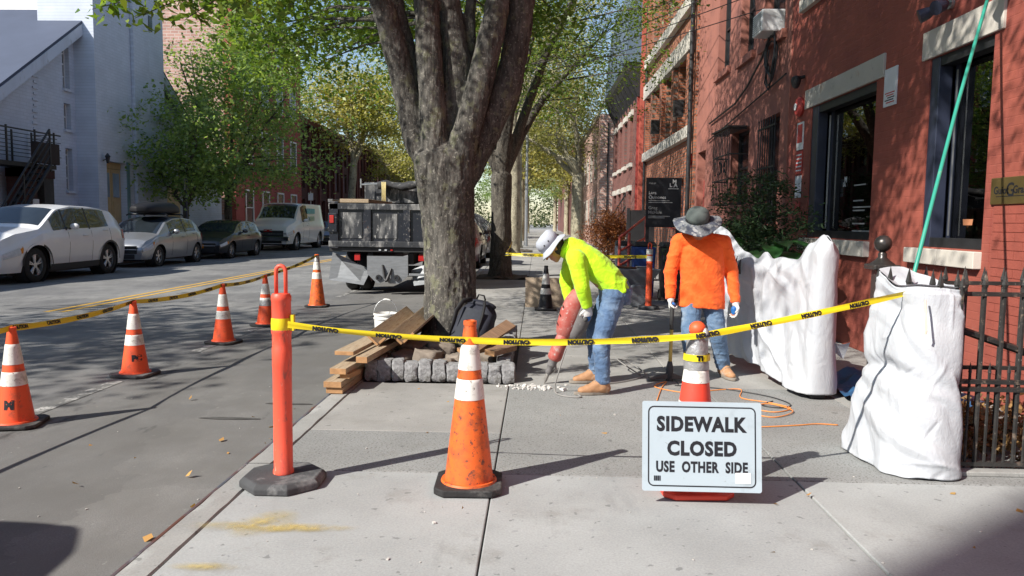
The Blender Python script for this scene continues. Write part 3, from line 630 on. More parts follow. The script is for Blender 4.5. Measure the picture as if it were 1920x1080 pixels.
# tower with shallow buttress faces and a pair of tan doors
opt = [(27.85, 29.2, .25, 3.45)]
PT = mpl(CX+.75)
m = wallmesh(PT, 27.3, 32.4, -.1, 10.6, opt, .35)
m.add([PT(27.3, -.1, 0), PT(27.3, 10.6, 0), PT(27.3, 10.6, -2), PT(27.3, -.1, -2)], [(0, 1, 2, 3)]); m.add([PT(32.4, -.1, 0), PT(32.4, 10.6, 0), PT(32.4, 10.6, -2), PT(32.4, -.1, -2)], [(0, 1, 2, 3)])
m.add([PT(27.3, 12, 0), PT(32.4, 10.6, 0), PT(32.4, 10.6, -4), PT(27.3, 12, -4)], [(0, 1, 2, 3)]); m.build('tower', M['churchwall'], ch, fix=False)
part('tower_pier', M['churchwall'], ch, PT, 29.75, 30.9, -.1, 10.6, .003, .14, .02)
part('tower_slit', M['darkglass'], ch, PT, 31.2, 31.5, 8.9, 9.5, .004, .02)
for k in (0, 1):
    a = 27.86+.67*k; dd = part('door_leaf', M['tan'], ch, PT, a+.005, a+.66, .26, 3.2, -.3, -.24)
    for (z0, z1) in ((.4, 1.2), (1.35, 2.0), (2.15, 3.05)):
        part('door_panel', M['tan'] if z0 < 2 else M['bluewin'], dd, PT, a+.12, a+.55, z0, z1, -.24, -.225, .004)
part('transom', M['tan'], ch, PT, 27.86, 29.19, 3.21, 3.44, -.3, -.22)
part('door_frame', pm('teal frame', (.16, .27, .28), .6), ch, PT, 29.2, 29.38, .25, 3.5, .003, .04)
part('steps', M['conc_far'], ch, PT, 27.6, 29.6, -.1, .24, .003, .9)
part('right_door', M['tan'], ch, PC, 33.5, 35.1, .3, 2.9, .003, .04)
part('window_band', M['darkglass'], ch, PC, 32.9, 33.2, 4.6, 7.0, .003, .02)
ln = thing('wall_lantern', 'small black lantern beside the tan church doors', 'lamp', (CX+.75, 27.62, 3.45))
m = MB(); m.tube([(0, 0, 0), (.15, 0, .05), (.18, 0, .2)], .02, 6); m.build('arm', M['black'], ln)
m = MB(); m.lathe([(.05, .0), (.09, .22), (.11, .24), (.02, .36)], 6, (.18, 0, -.1)); m.build('lantern_body', M['black'], ln)
for k, (u, lab) in enumerate(((27.55, 'sloping steel handrail near the tan church doors'), (30.4, 'sloping steel handrail at the foot of the church tower'))):
    o = thing('handrail', lab, 'handrail', (CX+.75, u, 0))
    m = MB(); m.tube([(.1, 0, 1.15), (1.0, .3, .75), (1.0, .3, 0)], .025, 6); m.build('rail', M['steel'], o)
    m = MB(); m.cyl((.1, 0, 0), (.1, 0, 1.15), .02, n=6); m.build('post', M['steel'], o)
# black iron stair with landing in front of the church
st = thing('iron_stair', 'black iron stair and landing with planter against the church front', 'stair', (CX+.05, 24.2, 0))
SP = lambda u, z, d: (d*.55, u-25.1, z)
part('landing', M['black'], st, SP, 22.0, 25.6, 2.92, 3.05, .1, 1.5)
for u in (22.2, 23.3, 24.6, 25.55):
    for d in (.12, 1.46): part('baluster_post', M['black'], st, SP, u-.03, u+.03, 3.05, 4.1, d-.03, d+.03)
for k in range(8):
    z = 3.2+.115*k; part('rail', M['black'], st, SP, 22.0, 25.9 if k % 2 else 25.7, z, z+(.045 if k == 7 else .02), 1.45, 1.48)
    part('rail', M['black'], st, SP, 25.56, 25.585, z, z+.02, .12, 1.46)
m = MB()
for s in (1.5, 2.3): m.tube([SP(24.6, 3.0, s), SP(21.8, .0, s)], .06, 6)
m.build('stringer', M['black'], st)
for k in range(14): part('tread', M['black'], st, SP, 24.6-.2*k-.26, 24.6-.2*k, 2.9-.214*k, 2.94-.214*k, 1.5, 2.3)
for k in range(4):
    m = MB(); m.tube([SP(24.6, 4.1-.26*k, 2.32), SP(21.8, 1.1-.26*k, 2.32)], .022 if k else .035, 6); m.build('stair_rail', M['black'], st)
for u in (24.6, 23.3, 22.0):
    z = 2.9-(24.6-u)*1.07; part('stair_post', M['black'], st, SP, u-.03, u+.03, z-.1, z+1.15, 2.29, 2.35)
part('column', M['redrow'], st, SP, 24.2, 24.75, -.1, 2.9, .2, 1.3); part('column', M['darkroom'], st, SP, 25.1, 25.6, -.1, 2.9, .2, 1.3)
part('header', M['redrow'], st, SP, 24.2, 25.62, 2.62, 2.9, .15, 1.36)
part('planter', pm('dark brown planter', (.035, .022, .018), .8, .2), st, SP, 24.35, 25.5, 3.06, 3.72, 1.5, 1.85, .02)
part('notice', M['white'], st, SP, 24.5, 24.8, 1.5, 1.95, 1.305, 1.33); part('notice_print', M['redsign'], st, SP, 24.53, 24.77, 1.75, 1.8, 1.331, 1.335)
# ---------------------------------------------------------------- other left buildings
lw = thing('white_building', 'bright white sunlit building rising behind the church roof', 'building')
m = MB(); m.b2((-60, 44, 0), (-23.5, 60, 15)); m.build('wall', M['whitewall'], lw)
m = MB(); m.prism([(-29.0, 12.3), (-27.15, 12.3), (-27.15, 13.7)], 1, 43.5, 43.99); m.build('gable_end', M['stone'], lw)
m = MB(); m.b2((-27.1, 43.6, 12.3), (-25.6, 43.99, 13.1)); m.build('pink_bay', M['pinkbrick'], lw)
m = MB(); m.b2((-38, 43.2, 11.2), (-24, 43.99, 12.28)); m.build('ledge', M['whitewall'], lw)
pk = thing('salmon_brick_building', 'tall salmon brick building with blank sunlit side beyond the church', 'building')
m = MB(); m.b2((-26, 40.6, 0), (-16.55, 52, 13)); m.build('wall', M['pinkbrick'], pk)
m = MB(); m.b2((-16.55, 40.55, 0), (-16.0, 52, 13.02)); m.build('red_corner', M['redtrim'], pk)
PK = mpl(-16.0)
for k in range(4):
    for z in (1.0, 4.4, 7.8, 10.6): window(pk, PK, 41.8+2.6*k, 43.0+2.6*k, z, z+2, -.01, .09, 'whiteink', 'bluewin' if z > 7 else 'darkglass', (.5,))
part('base_panel', pm('lilac grey dado', (.33, .30, .34), .8), pk, mpf(40.6), -22, -16.6, 0, 1.6, .003, .03)
for k in range(7):
    y0 = 52.2+9*k; hh = 8.3+random.uniform(-.4, .4)
    o = thing('red_rowhouse', ['dark red rowhouse next to the salmon brick building', 'second dark red rowhouse down the left side', 'third dark red rowhouse down the left side', 'fourth dark red rowhouse down the left side',
        'fifth dark red rowhouse down the left side', 'sixth dark red rowhouse down the left side', 'last dark red rowhouse down the left side'][k], 'house', (CX+.1*(k % 2), y0, 0), group='rowhouses down the left side')
    LQ = lambda u, z, d: (d, u, z); op = [(1+2.6*i, 2.2+2.6*i, z, z+1.6) for i in range(3) for z in (1.2, 3.6, 5.8)]
    mm = wallmesh(LQ, 0, 8.9, -.1, hh, op, .2); mm.add([LQ(0, -.1, 0), LQ(0, hh, 0), LQ(0, hh, -9), LQ(0, -.1, -9)], [(0, 1, 2, 3)]); mm.build('wall', M['redrow'], o, fix=False)
    for q in op: window(o, LQ, *q, .2, .08, 'rowtrim', 'darkglass' if random.random() < .7 else 'bluewin', (.5,))
    for i in range(4): part('pier', M['rowtrim'], o, LQ, .25+2.6*i, .62+2.6*i, -.1, hh-.4, .003, .16)
    part('cornice', M['rowtrim'], o, LQ, -.05, 8.95, hh-.38, hh, -.2, .4)
ob = thing('grey_apartment_house', 'grey rendered apartment house left of the church, outside the picture', 'house')
m = MB(); m.b2((-28, -11.0, 0), (-16.6, 18.5, 5.75)); m.build('wall', M['churchwall'], ob); m = MB(); m.b2((-18.0, -20, 0), (-16.6, -12.3, 21.5)); m.build('shadow_caster', M['stucco'], ob)  # narrow tall block is added out of view to shade the lower right pavement
for k in range(6): window(ob, mpl(-16.6), -6+4*k, -4.6+4*k, 1.3, 3.3, -.01, .08, 'whiteink', 'darkglass', (.5,))
# ================================================================== trees
def barkm(name, base, dark, lt, vs=(1, 1, .25), patch=None):
    m, nt, b = nodes_of(name); p = pos(nt, vs); q = pos(nt)
    c = ramp(nt, noi(nt, p, 22, 7, .7), [(.3, dark), (.5, base), (.72, lt)])
    c = mix(nt, ramp(nt, noi(nt, q, 2.2, 4), [(.5, (0, 0, 0)), (.75, (.8, .8, .8))]), c, dark)
    if patch: c = mix(nt, ramp(nt, noi(nt, q, 7 if patch[0] else 3, 5, .6), [(.56, (0, 0, 0)), (.62, (.85, .85, .85))]), c, patch[1])
    c = mix(nt, ramp(nt, noi(nt, q, 34, 4, .6), [(.58, (0, 0, 0)), (.64, (.7, .7, .7))]), c, tuple(min(1, x*1.45) for x in lt))
    c = mix(nt, ramp(nt, noi(nt, pos(nt, (1, 1, .12)), 16, 6, .75), [(.36, (.9, .9, .9)), (.45, (0, 0, 0))]), c, tuple(x*.5 for x in dark))
    nt.links.new(c, b.inputs['Base Color']); b.inputs['Roughness'].default_value = .92
    bump(nt, b, noi(nt, p, 26, 6, .7), .9, .03); bump(nt, b, noi(nt, q, 90, 4), .4, .008); return m
M['bark'] = barkm('grey brown bark', (.095, .088, .078), (.026, .023, .02), (.20, .185, .16), patch=(1, (.17, .17, .11)))
M['bark2'] = barkm('dark bark', (.09, .078, .064), (.03, .027, .024), (.17, .155, .125))
M['plane'] = barkm('mottled plane bark', (.38, .34, .24), (.18, .16, .11), (.50, .46, .34), (1, 1, .6), (0, (.17, .15, .11)))
M['lf1'] = leafm('zelkova leaf', (.09, .175, .03), (.25, .34, .07), .45, .4)
M['lf5'] = leafm('maple leaf', (.15, .24, .085), (.36, .46, .20), .55, .32)
M['lf6'] = leafm('plane leaf', (.28, .27, .075), (.52, .47, .19), .45)
M['lf4'] = leafm('sparse plane leaf', (.13, .15, .045), (.33, .29, .10), .35)
def leaves(name, C, per, spread, size, mat, parent, flat=.45, seed=1, tilt=.9, asp=.45):
    """one mesh of many small leaf blades scattered round the cluster centres C"""
    g = np.random.default_rng(seed); C = np.asarray(C, float); n = len(C)*per
    ctr = np.repeat(C, per, 0)+g.normal(0, 1, (n, 3))*np.array([spread, spread, spread*flat])
    d = g.normal(0, 1, (n, 3)); d[:, 2] *= .55; d[:, 2] -= .25; d /= np.linalg.norm(d, axis=1)[:, None]
    up = g.normal(0, tilt, (n, 3)); up[:, 2] += 1; s = np.cross(d, up); s /= np.linalg.norm(s, axis=1)[:, None]+1e-9
    L = size*g.uniform(.45, 1.4, n)[:, None]; w = L*asp
    nm = np.cross(s, d)
    vs = np.stack([ctr, ctr+d*L*.45+s*w*.5-nm*L*.08, ctr+d*L, ctr+d*L*.45-s*w*.5-nm*L*.08], 1).reshape(-1, 3)
    me = bpy.data.meshes.new(name); me.vertices.add(n*4); me.vertices.foreach_set('co', vs.ravel()); me.loops.add(n*4)
    me.loops.foreach_set('vertex_index', np.arange(n*4, dtype=np.int32)); me.polygons.add(n)
    me.polygons.foreach_set('loop_start', np.arange(0, n*4, 4, dtype=np.int32)); me.polygons.foreach_set('loop_total', np.full(n, 4, np.int32))
    me.update(calc_edges=True); me.materials.append(mat)
    o = bpy.data.objects.new(name, me); COL.objects.link(o); o.parent = parent; return o
def clusters(g, ells, n, shell=.55, lump=0):
    """points in a union of ellipsoids, biased outwards, gathered into lumps"""
    out = []; vol = np.array([e[1][0]*e[1][1]*e[1][2] for e in ells]); k = (n*vol/vol.sum()).astype(int)+1
    for (c, r), q in zip(ells, k):
        d = g.normal(0, 1, (q, 3)); d /= np.linalg.norm(d, axis=1)[:, None]
        rad = shell+(1-shell)*g.uniform(0, 1, q)**.6; rad = np.where(g.uniform(0, 1, q) < .22, g.uniform(.15, shell, q), rad)
        wob = 1+.18*np.sin(d[:, 0]*5+c[0])*np.cos(d[:, 1]*4+c[1])+.12*np.sin(d[:, 2]*7)
        out.append(np.array(c)+d*np.array(r)*(rad*wob)[:, None])
    return np.concatenate(out)
def tree(name, label, base, h_fork, r0, ells, n_cl, per, spread, size, bark, leaf, seed, limbs=5, lean=(0, 0), trunk_pts=None, limb_paths=None, group=None, nbr=120, asp=.45, flat=.45, extra=None, twist=.25, fuse=0, keep=None):
    g = np.random.default_rng(seed); rnd = random.Random(seed)
    t = thing(name, label, 'tree', base, group=group); B = Vector(base)
    C = clusters(g, [((c[0]-B.x, c[1]-B.y, c[2]-B.z), r) for c, r in ells], n_cl)
    if extra is not None: C = np.concatenate([C, np.array(extra)-np.array(base)])
    if keep is not None: C = np.array([c for c in C if keep(*(c+np.array(base)))])
    tp = trunk_pts or [((0, 0, -.1), r0*1.45), ((0, 0, .18), r0*1.12), ((lean[0]*.4, lean[1]*.4, h_fork*.5), r0), ((lean[0], lean[1], h_fork), r0*.95)]
    m = MB(); P = [Vector(p) for p, _ in tp]; rr = [r for _, r in tp]
    # finer rings with uneven girth
    pts, rad = [], []
    for i in range(len(P)-1):
        for k in range(6): u = k/6; pts.append(P[i].lerp(P[i+1], u)); rad.append(rr[i]*(1-u)+rr[i+1]*u)
    pts.append(P[-1]); rad.append(rr[-1]); top_ = P[-1]; pts.append(top_+Vector((0, 0, r0*.9))); rad.append(r0*.25); b0 = len(m.v); m.tube(pts, rad, 28)
    for i in range(b0, len(m.v)):
        v = Vector(m.v[i]); an = math.atan2(v.y, v.x); k = noise.noise((math.cos(an)*1.5, math.sin(an)*1.5, v.z*1.2+seed))*.16+noise.noise((math.cos(an)*4, math.sin(an)*4, v.z*5))*.06
        ax = min(pts, key=lambda p: abs(p.z-v.z)); m.v[i] = tuple(ax+(v-ax)*(1+k)) if abs(v.z-ax.z) < .3 else m.v[i]
    top = P[-1]; nodes = []
    if limb_paths is None:
        limb_paths = []; cz = sum(e[0][2]-B.z for e in ells)/len(ells)
        for k in range(limbs):
            tgt = C[g.integers(len(C))]; a = 2*PI*k/limbs+rnd.uniform(-.4, .4)
            e = ells[k % len(ells)]; q = Vector((e[0][0]-B.x+math.cos(a)*e[1][0]*.6, e[0][1]-B.y+math.sin(a)*e[1][1]*.6, e[0][2]-B.z+rnd.uniform(-.1, .55)*e[1][2]))
            mid = top.lerp(q, .4)+Vector((0, 0, (q.z-top.z)*.12)); r1 = r0*.95/math.sqrt(limbs)*1.25
            limb_paths.append([(top-Vector((0, 0, r0*.6)), r1*1.15), (top.lerp(mid, .5)+Vector((rnd.uniform(-twist, twist), rnd.uniform(-twist, twist), .1)), r1), (mid, r1*.8), (mid.lerp(q, .55)+Vector((rnd.uniform(-twist, twist),)*3), r1*.5), (q, r1*.18)])
    for lp in limb_paths:
        pp, r_ = [], []
        L = [Vector(p) for p, _ in lp]; Q = [r for _, r in lp]
        for i in range(len(L)-1):
            for k in range(5):
                u = k/5; p0 = L[max(i-1, 0)]; p1 = L[i]; p2 = L[i+1]; p3 = L[min(i+2, len(L)-1)]
                pp.append(.5*((2*p1)+(p2-p0)*u+(2*p0-5*p1+4*p2-p3)*u*u+(3*p1-p0-3*p2+p3)*u**3)); r_.append(Q[i]*(1-u)+Q[i+1]*u)
        pp.append(L[-1]); r_.append(Q[-1]); r_ = [x*(1+.10*noise.noise((j*.9, seed, lp[0][1]*40))) for j, x in enumerate(r_)]
        m.tube(pp, r_, 14); nodes += [(p, r) for p, r in zip(pp, r_)][len(pp)//4:]
    if fuse:
        def furrow(p, n):
            return fuse*(.5*noise.noise((p.x*9, p.y*9, p.z*1.6+seed))+.45*(1-2*abs(noise.noise((p.x*24, p.y*24, p.z*5))))+.25*(1-2*abs(noise.noise((p.x*50, p.y*50, p.z*14)))))*(1.2 if p.z < 2.4 else .7)
        m = remesh(m, .019 if fuse > .012 else .034, 1, furrow)
    N = np.array([p for p, _ in nodes])
    idx = g.permutation(len(C))[:nbr]
    for i in idx:
        c = Vector(C[i]); d = np.linalg.norm(N-C[i], axis=1)+np.maximum(0, N[:, 2]-C[i][2])*.8; j = int(np.argmin(d)); s, r = nodes[j]
        if (c-s).length < .2: continue
        
        if (c-s).length > 4.2: continue
        mid = s.lerp(c, .5)+Vector((rnd.uniform(-.2, .2), rnd.uniform(-.2, .2), rnd.uniform(.02, .3))); rb = min(r*.4, .007+.007*(c-s).length)
        m.tube([s, mid, c], [rb, rb*.6, .005], 5)
    m.build('trunk', bark, t, smooth=180)
    leaves('crown', C, per, spread, size, leaf, t, seed=seed, asp=asp, flat=flat)
    return t
# --- the big multi-stemmed street tree in the middle
TB = (-.98, 8.45, 0.0)
def tp(x, y, dy=0):                                   # traced limb point in the tree's own plane
    Yd = TB[1]+dy; return Vector(((x-1007)/1440*Yd*1.0-TB[0], dy, 1.45+(414-.012*(960-x)-y)/1440*Yd))
K = 8.45/1440/2
trunk = [(tp(843, 668), 128*K), (tp(843, 640), 112*K), (tp(844, 600), 98*K), (tp(845, 540), 92*K), (tp(845, 450), 90*K), (tp(841, 390), 100*K), (tp(836, 330), 112*K), (tp(834, 295), 112*K)]
limbs = [
    [(tp(815, 330), 42*K), (tp(783, 270), 47*K), (tp(764, 190), 45*K), (tp(735, 80, -.1), 42*K), (tp(700, -25, -.3), 38*K), (tp(600, -260, -.9), 26*K), (tp(430, -520, -1.8), 10*K)],
    [(tp(825, 340, .12), 38*K), (tp(806, 270, .12), 40*K), (tp(788, 190, .1), 36*K), (tp(757, 80, .1), 33*K), (tp(733, -20, .1), 31*K), (tp(690, -260, .6), 22*K), (tp(640, -560, 1.6), 8*K)],
    [(tp(815, 320, -.12), 45*K), (tp(812, 230, -.14), 47*K), (tp(803, 100, -.12), 44*K), (tp(796, -20, -.1), 42*K), (tp(770, -300, -.4), 29*K), (tp(760, -620, -1.2), 10*K)],
    [(tp(845, 330, .05), 45*K), (tp(848, 240, .05), 49*K), (tp(858, 140, .05), 52*K), (tp(845, 40, .05), 40*K), (tp(838, -40, .05), 35*K), (tp(850, -320, .9), 22*K), (tp(890, -600, 2.2), 8*K)],
    [(tp(862, 150, .05), 26*K), (tp(878, 90, .1), 22*K), (tp(880, 20, .1), 19*K), (tp(898, -60, .3), 17*K), (tp(960, -330, 1.2), 8*K)],
    [(tp(856, 345, -.12), 42*K), (tp(868, 270, -.15), 47*K), (tp(893, 180, -.15), 47*K), (tp(922, 60, -.15), 45*K), (tp(938, -30, -.15), 42*K), (tp(1000, -300, -.8), 28*K), (tp(1080, -600, -2.0), 8*K)],
    [(tp(868, 340, .1), 49*K), (tp(905, 255, .12), 56*K), (tp(947, 170, .12), 51*K), (tp(968, 70, .12), 47*K), (tp(984, -30, .12), 42*K), (tp(1060, -260, .7), 28*K), (tp(1190, -520, 1.8), 10*K)],
    [(tp(832, 300, .35), 26*K), (tp(824, 200, .5), 28*K), (tp(822, 60, .6), 26*K), (tp(824, -60, .8), 24*K), (tp(800, -400, 2.2), 10*K)],
]
g_ = np.random.default_rng(5)
ex = []
def spray(px, py, Y, n, s):
    for _ in range(int(n*.55)):
        x = px+g_.normal(0, s); y = py+g_.normal(0, s*.45); Yd = Y+g_.normal(0, .4)
        ex.append(((x-1007)/1440*Yd, Yd, 1.45+(404-y)/1440*Yd))
for a in ((560, 40, 9.5, 40, 70), (500, 90, 10.5, 22, 50), (640, 55, 11.5, 30, 45), (600, 120, 12, 10, 40), (690, 150, 12.5, 6, 26), (540, 120, 11.5, 20, 45), (700, 40, 10.5, 26, 40), (480, 10, 9, 24, 60),
          (820, 30, 12, 20, 60), (900, 120, 12.5, 14, 40), (960, 60, 11.5, 18, 40), (1010, 20, 11.5, 22, 40)): spray(*a)
for c in clusters(g_, [((-1.0, 5.7, 7.5), (2.2, 2.1, 1.8))], 300, .2): ex.append(tuple(c))  # dense unseen crown foliage added to shade the near red wall
tree('multi_stemmed_street_tree', 'thick multi-stemmed tree in the stone edged pit beside the lumber', TB, 2.3, .3,
     [((-1.6, 8.9, 7.9), (5.0, 4.9, 3.2)), ((-.6, 10.6, 6.6), (3.8, 3.4, 2.2)), ((-2.5, 10.6, 5.8), (1.9, 2.2, 1.5)), ((-1.0, 5.6, 8.4), (2.8, 2.8, 1.8)), ((-4.6, 5.9, 6.1), (2.2, 1.9, 1.4)), ((-2.0, 4.6, 7.6), (3.0, 2.3, 2.0)), ((-2.75, 3.35, 6.3), (.95, .9, .5))], 1050, 72, .30, .095, M['bark'], M['lf1'], 11,  # clumps nearer the camera are unseen, added to shade trunk, wall and gate
     trunk_pts=[(p, r) for p, r in trunk], limb_paths=limbs, nbr=330, extra=ex, flat=.4, fuse=.022, keep=lambda x, y, z: not (y > 2 and x/y < -.385 and (z-1.45)/y < .33) and not (y < 3.2 and z < 6.3 and x > -2))
# low twigs hanging into the top left of the view
tw = [o for o in COL.objects if o.name == 'multi_stemmed_street_tree'][0]; tc = []
for (x0, y0, x1, y1, Yt) in ((455, -70, 175, 22, 5.0), (420, -60, 255, 38, 5.1), (430, -50, 350, 40, 5.2), (520, -60, 440, 26, 5.4), (620, -60, 540, 10, 5.8), (330, -60, 215, 5, 5.0)):
    a = Vector(((x0-1007)/1440*Yt, Yt+.5, 1.45+(404-y0)/1440*Yt))-Vector(TB); b = Vector(((x1-1007)/1440*Yt, Yt, 1.45+(404-y1)/1440*Yt))-Vector(TB)
    m = MB(); m.tube([a, a.lerp(b, .5)+V(0, 0, .06), b], [.010, .006, .002], 5); m.build('twig', M['bark2'], tw)
    for k in range(9): tc.append(a.lerp(b, .25+.75*k/8)+V(0, 0, .05*(1-abs(k/4-1))))
leaves('twig_leaves', [tuple(p) for p in tc], 11, .055, .085, M['lf1'], tw, flat=.6, seed=77)

tree('second_street_tree', 'dark forked street tree behind the large trunk with shadowed foot', (-.92, 19.6, 0), 2.6, .26, [((-.6, 20.2, 7.8), (4.8, 4.6, 3.6)), ((1.0, 19.6, 5.6), (2.4, 2.4, 1.7)), ((-2.6, 20.5, 5.6), (2.2, 2.2, 1.6))],
     460, 70, .33, .10, M['bark2'], M['lf1'], 21, limbs=7, nbr=260, twist=.15, fuse=.012)
tree('mottled_plane_tree', 'pale mottled plane trunk just behind the dark forked tree', (-1.05, 33.5, 0), 5.2, .30, [((-1.2, 34, 9.8), (4.2, 4.4, 3.4))], 220, 60, .4, .15, M['plane'], M['lf6'], 31, limbs=5, nbr=160)
tree('mottled_plane_tree', 'second pale plane trunk farther along the near kerb', (-1.1, 41.5, 0), 5.0, .26, [((-1.4, 42, 9.4), (4.2, 4.6, 3.6))], 200, 55, .45, .16, M['plane'], M['lf6'], 32, limbs=5, nbr=140)
tree('twin_stemmed_plane_tree', 'twin stemmed plane with long bare boughs right of the far pavement', (2.35, 45.0, 0), 4.2, .34, [((1.6, 46, 9.0), (4.2, 4.2, 4.8)), ((-.4, 45, 5.8), (2.6, 2.6, 1.6))], 300, 48, .42, .15, M['plane'], M['lf4'], 41, limbs=8, nbr=240, twist=.5)
tree('broad_green_maple', 'broad sunlit green maple in front of the salmon brick building', (-14.5, 35.8, 0), 2.4, .17, [((-14.5, 35.8, 6.5), (3.9, 3.9, 4.0)), ((-12.6, 36.2, 5.6), (3.3, 3.2, 3.0)), ((-13.2, 35.4, 8.9), (2.5, 2.5, 2.3)), ((-14.7, 34.9, 8.0), (1.8, 1.9, 1.7))], 400, 40, .46, .165, M['bark2'], M['lf5'], 51, limbs=6, nbr=220, asp=.7, flat=.7)
tree('shaded_dark_maple', 'dark shaded maple crown against the church tower', (-14.4, 31.2, 0), 1.9, .12, [((-14.3, 31.2, 4.3), (2.6, 2.6, 2.3)), ((-13.8, 31.4, 3.2), (2.5, 2.5, 1.2))], 220, 46, .32, .15, M['bark2'], M['lf5'], 52, limbs=5, nbr=160, asp=.7, flat=.7)
tree('yellowing_plane_tree', 'yellowing plane tree with crooked pale trunk above the parked truck', (-14.3, 58.5, 0), 5.6, .28, [((-14.2, 59, 9.2), (4.1, 4.1, 3.1)), ((-12.4, 59, 10.6), (3.4, 3.4, 3.0)), ((-15.4, 58, 11.2), (3, 3, 2.6)), ((-11.6, 58.5, 8.0), (2.6, 2.6, 2.0))], 330, 40, .55, .30, M['plane'], M['lf6'], 61, limbs=5, nbr=200, lean=(.3, 0))
far = [((-14.3, 76, 0), 'lf6', 'yellow plane tree behind the yellowing plane on the left side'), ((-14.2, 94, 0), 'lf4', 'farthest left plane tree, dull olive crown'), ((-1.2, 56, 0), 'lf6', 'plane tree past the twin stemmed plane on the near kerb'), ((-1.2, 72, 0), 'lf4', 'olive plane tree deep down the near kerb'),
       ((-1.2, 92, 0), 'lf5', 'dark green tree at the end of the near kerb'), ((3.0, 62, 0), 'lf4', 'thin olive tree behind the twin stemmed plane'), ((3.2, 84, 0), 'lf6', 'yellow tree at the far end of the right pavement'), ((2.6, 112, 0), 'lf5', 'dark green tree closing the pavement view'), ((-8, 150, 0), 'lf5', 'dark tree across the end of the road')]
for i, (b, lf, lab) in enumerate(far):
    tree('far_street_tree', lab, b, 4.5, .26, [((b[0], b[1], 9.0), (4.4, 4.4, 4.2)), ((b[0]+1, b[1]-2, 6.0), (3, 3, 2))], 170, 42, .55, .24, M['plane'], M[lf], 70+i, limbs=5, nbr=90, group='street trees far down the road', asp=.6)
fw = thing('far_wood', 'mass of olive trees closing the end of the street', 'woodland'); tag(fw, kind='stuff')
C = np.column_stack([g_.uniform(-45, 45, 900), g_.uniform(165, 200, 900), np.abs(g_.normal(5, 4, 900))]); leaves('foliage', C, 26, 1.1, .55, leafm('far leaf', (.05, .075, .03), (.13, .15, .06), .3), fw, seed=12, asp=.7, flat=.8)
# trees of the same street outside the picture, whose shade falls into it
tree('opposite_kerb_tree', 'street tree on the opposite kerb left of the picture', (-14.3, 3.0, 0), 3.2, .2, [((-14.3, 3.0, 7.4), (3.6, 3.6, 3.0))], 220, 46, .4, .16, M['bark2'], M['lf5'], 91, nbr=110, asp=.7)
# dead brown conifer bush
bb = thing('brown_bush', 'dead rust brown conifer bush beside the far railings', 'bush', (2.35, 25.5, 0))
g_ = np.random.default_rng(9); C = clusters(g_, [((0, 0, .95), (.75, .75, .98)), ((.45, .2, 1.1), (.5, .5, .9))], 170, .5)
leaves('foliage', C, 60, .11, .09, leafm('dead conifer', (.15, .045, .018), (.42, .16, .05), .15), bb, flat=1.3, seed=4, asp=.3)
m = MB(); m.tube([(0, 0, -.05), (.03, 0, .9), (.1, .1, 1.6)], [.06, .045, .01], 7)
for k in range(12): a = k*2.4; m.tube([(0, 0, .2+.1*k), (.3*math.cos(a), .3*math.sin(a), .5+.1*k), (.5*math.cos(a), .5*math.sin(a), .75+.1*k)], [.02, .012, .004], 5)
m.build('stem', M['bark2'], bb, smooth=180)
# evergreen and broad-leaved plants in the front yard
yw = thing('dark_evergreen', 'dark spreading evergreen against the stucco house behind the wrapped gate', 'shrub', (3.0, 10.7, 0))
C = clusters(g_, [((0, 0, 1.35), (.70, .8, .65)), ((-.3, -.3, 1.0), (.85, .9, .45)), ((.1, .3, 1.9), (.4, .5, .35))], 170, .4)
leaves('foliage', C, 75, .12, .07, leafm('yew', (.022, .055, .024), (.07, .125, .05), .15), yw, flat=.35, seed=6, asp=.28)
m = MB(); m.tube([(0, 0, 0), (.02, 0, 1), (0, .05, 1.9)], [.05, .04, .008], 8)
for c in C[::4]: m.tube([(0, 0, max(.3, c[2]-.4)), tuple(c)], [.015, .004], 5)
m.build('stem', M['bark2'], yw, smooth=180)
bp = thing('broad_leaved_plant', 'glossy broad leaved plant at the foot of the evergreen', 'plant', (2.75, 9.35, 0))
ml = leafm('broad glossy leaf', (.03, .10, .035), (.06, .17, .055), .25, .3)
for k in range(26):
    a = k*2.4; h = .75+.5*random.random(); ln_ = random.uniform(.32, .5); tl = random.uniform(-.1, .7); st0 = Vector((.12*math.cos(a), .12*math.sin(a), 0)); top = Vector((.3*math.cos(a), .3*math.sin(a), h))
    m = MB(); m.tube([st0, top.lerp(st0, .5)+V(0, 0, .05), top], [.012, .01, .006], 5)
    d = Vector((math.cos(a)*math.cos(tl), math.sin(a)*math.cos(tl), math.sin(tl)-.2)); s_ = Vector((-math.sin(a), math.cos(a), 0))
    m.grid(lambda u, v: tuple(top+d*ln_*u+s_*(v-.5)*.24*math.sin(PI*min(1, u*.92+.06))**.8+V(0, 0, -.16*u*u+.05*abs(v-.5))), 7, 4); m.build('leaf', ml, bp, smooth=180, fix=False)
# ================================================================== cones, posts, sign, tape
M['orange'] = pm('scuffed orange cone plastic', (.86, .15, .025), .5, .07, 5, .06, 80, dirt=[((.42, .09, .03), 9, .48, .66), ((.16, .06, .04), 26, .56, .64), ((.05, .04, .04), 55, .62, .68)])
M['orange2'] = pm('bright orange cone plastic', (.92, .115, .035), .5, .05, 5, .06, 80, dirt=[((.5, .10, .05), 14, .52, .7), ((.15, .08, .06), 45, .64, .70)])
M['pinkorange'] = pm('sun faded coral plastic', (.86, .11, .06), .45, .08, 4, .08, 60, stretch=(1, 1, .3), dirt=[((.42, .10, .07), 30, .56, .66), ((.62, .10, .07), 12, .5, .68), ((.85, .3, .22), 40, .62, .7)])
M['collar'] = pm('dirty white reflective collar', (.78, .77, .72), .45, .05, 8, .04, 60, dirt=[((.50, .48, .42), 16, .5, .66), ((.22, .20, .17), 48, .61, .67)])
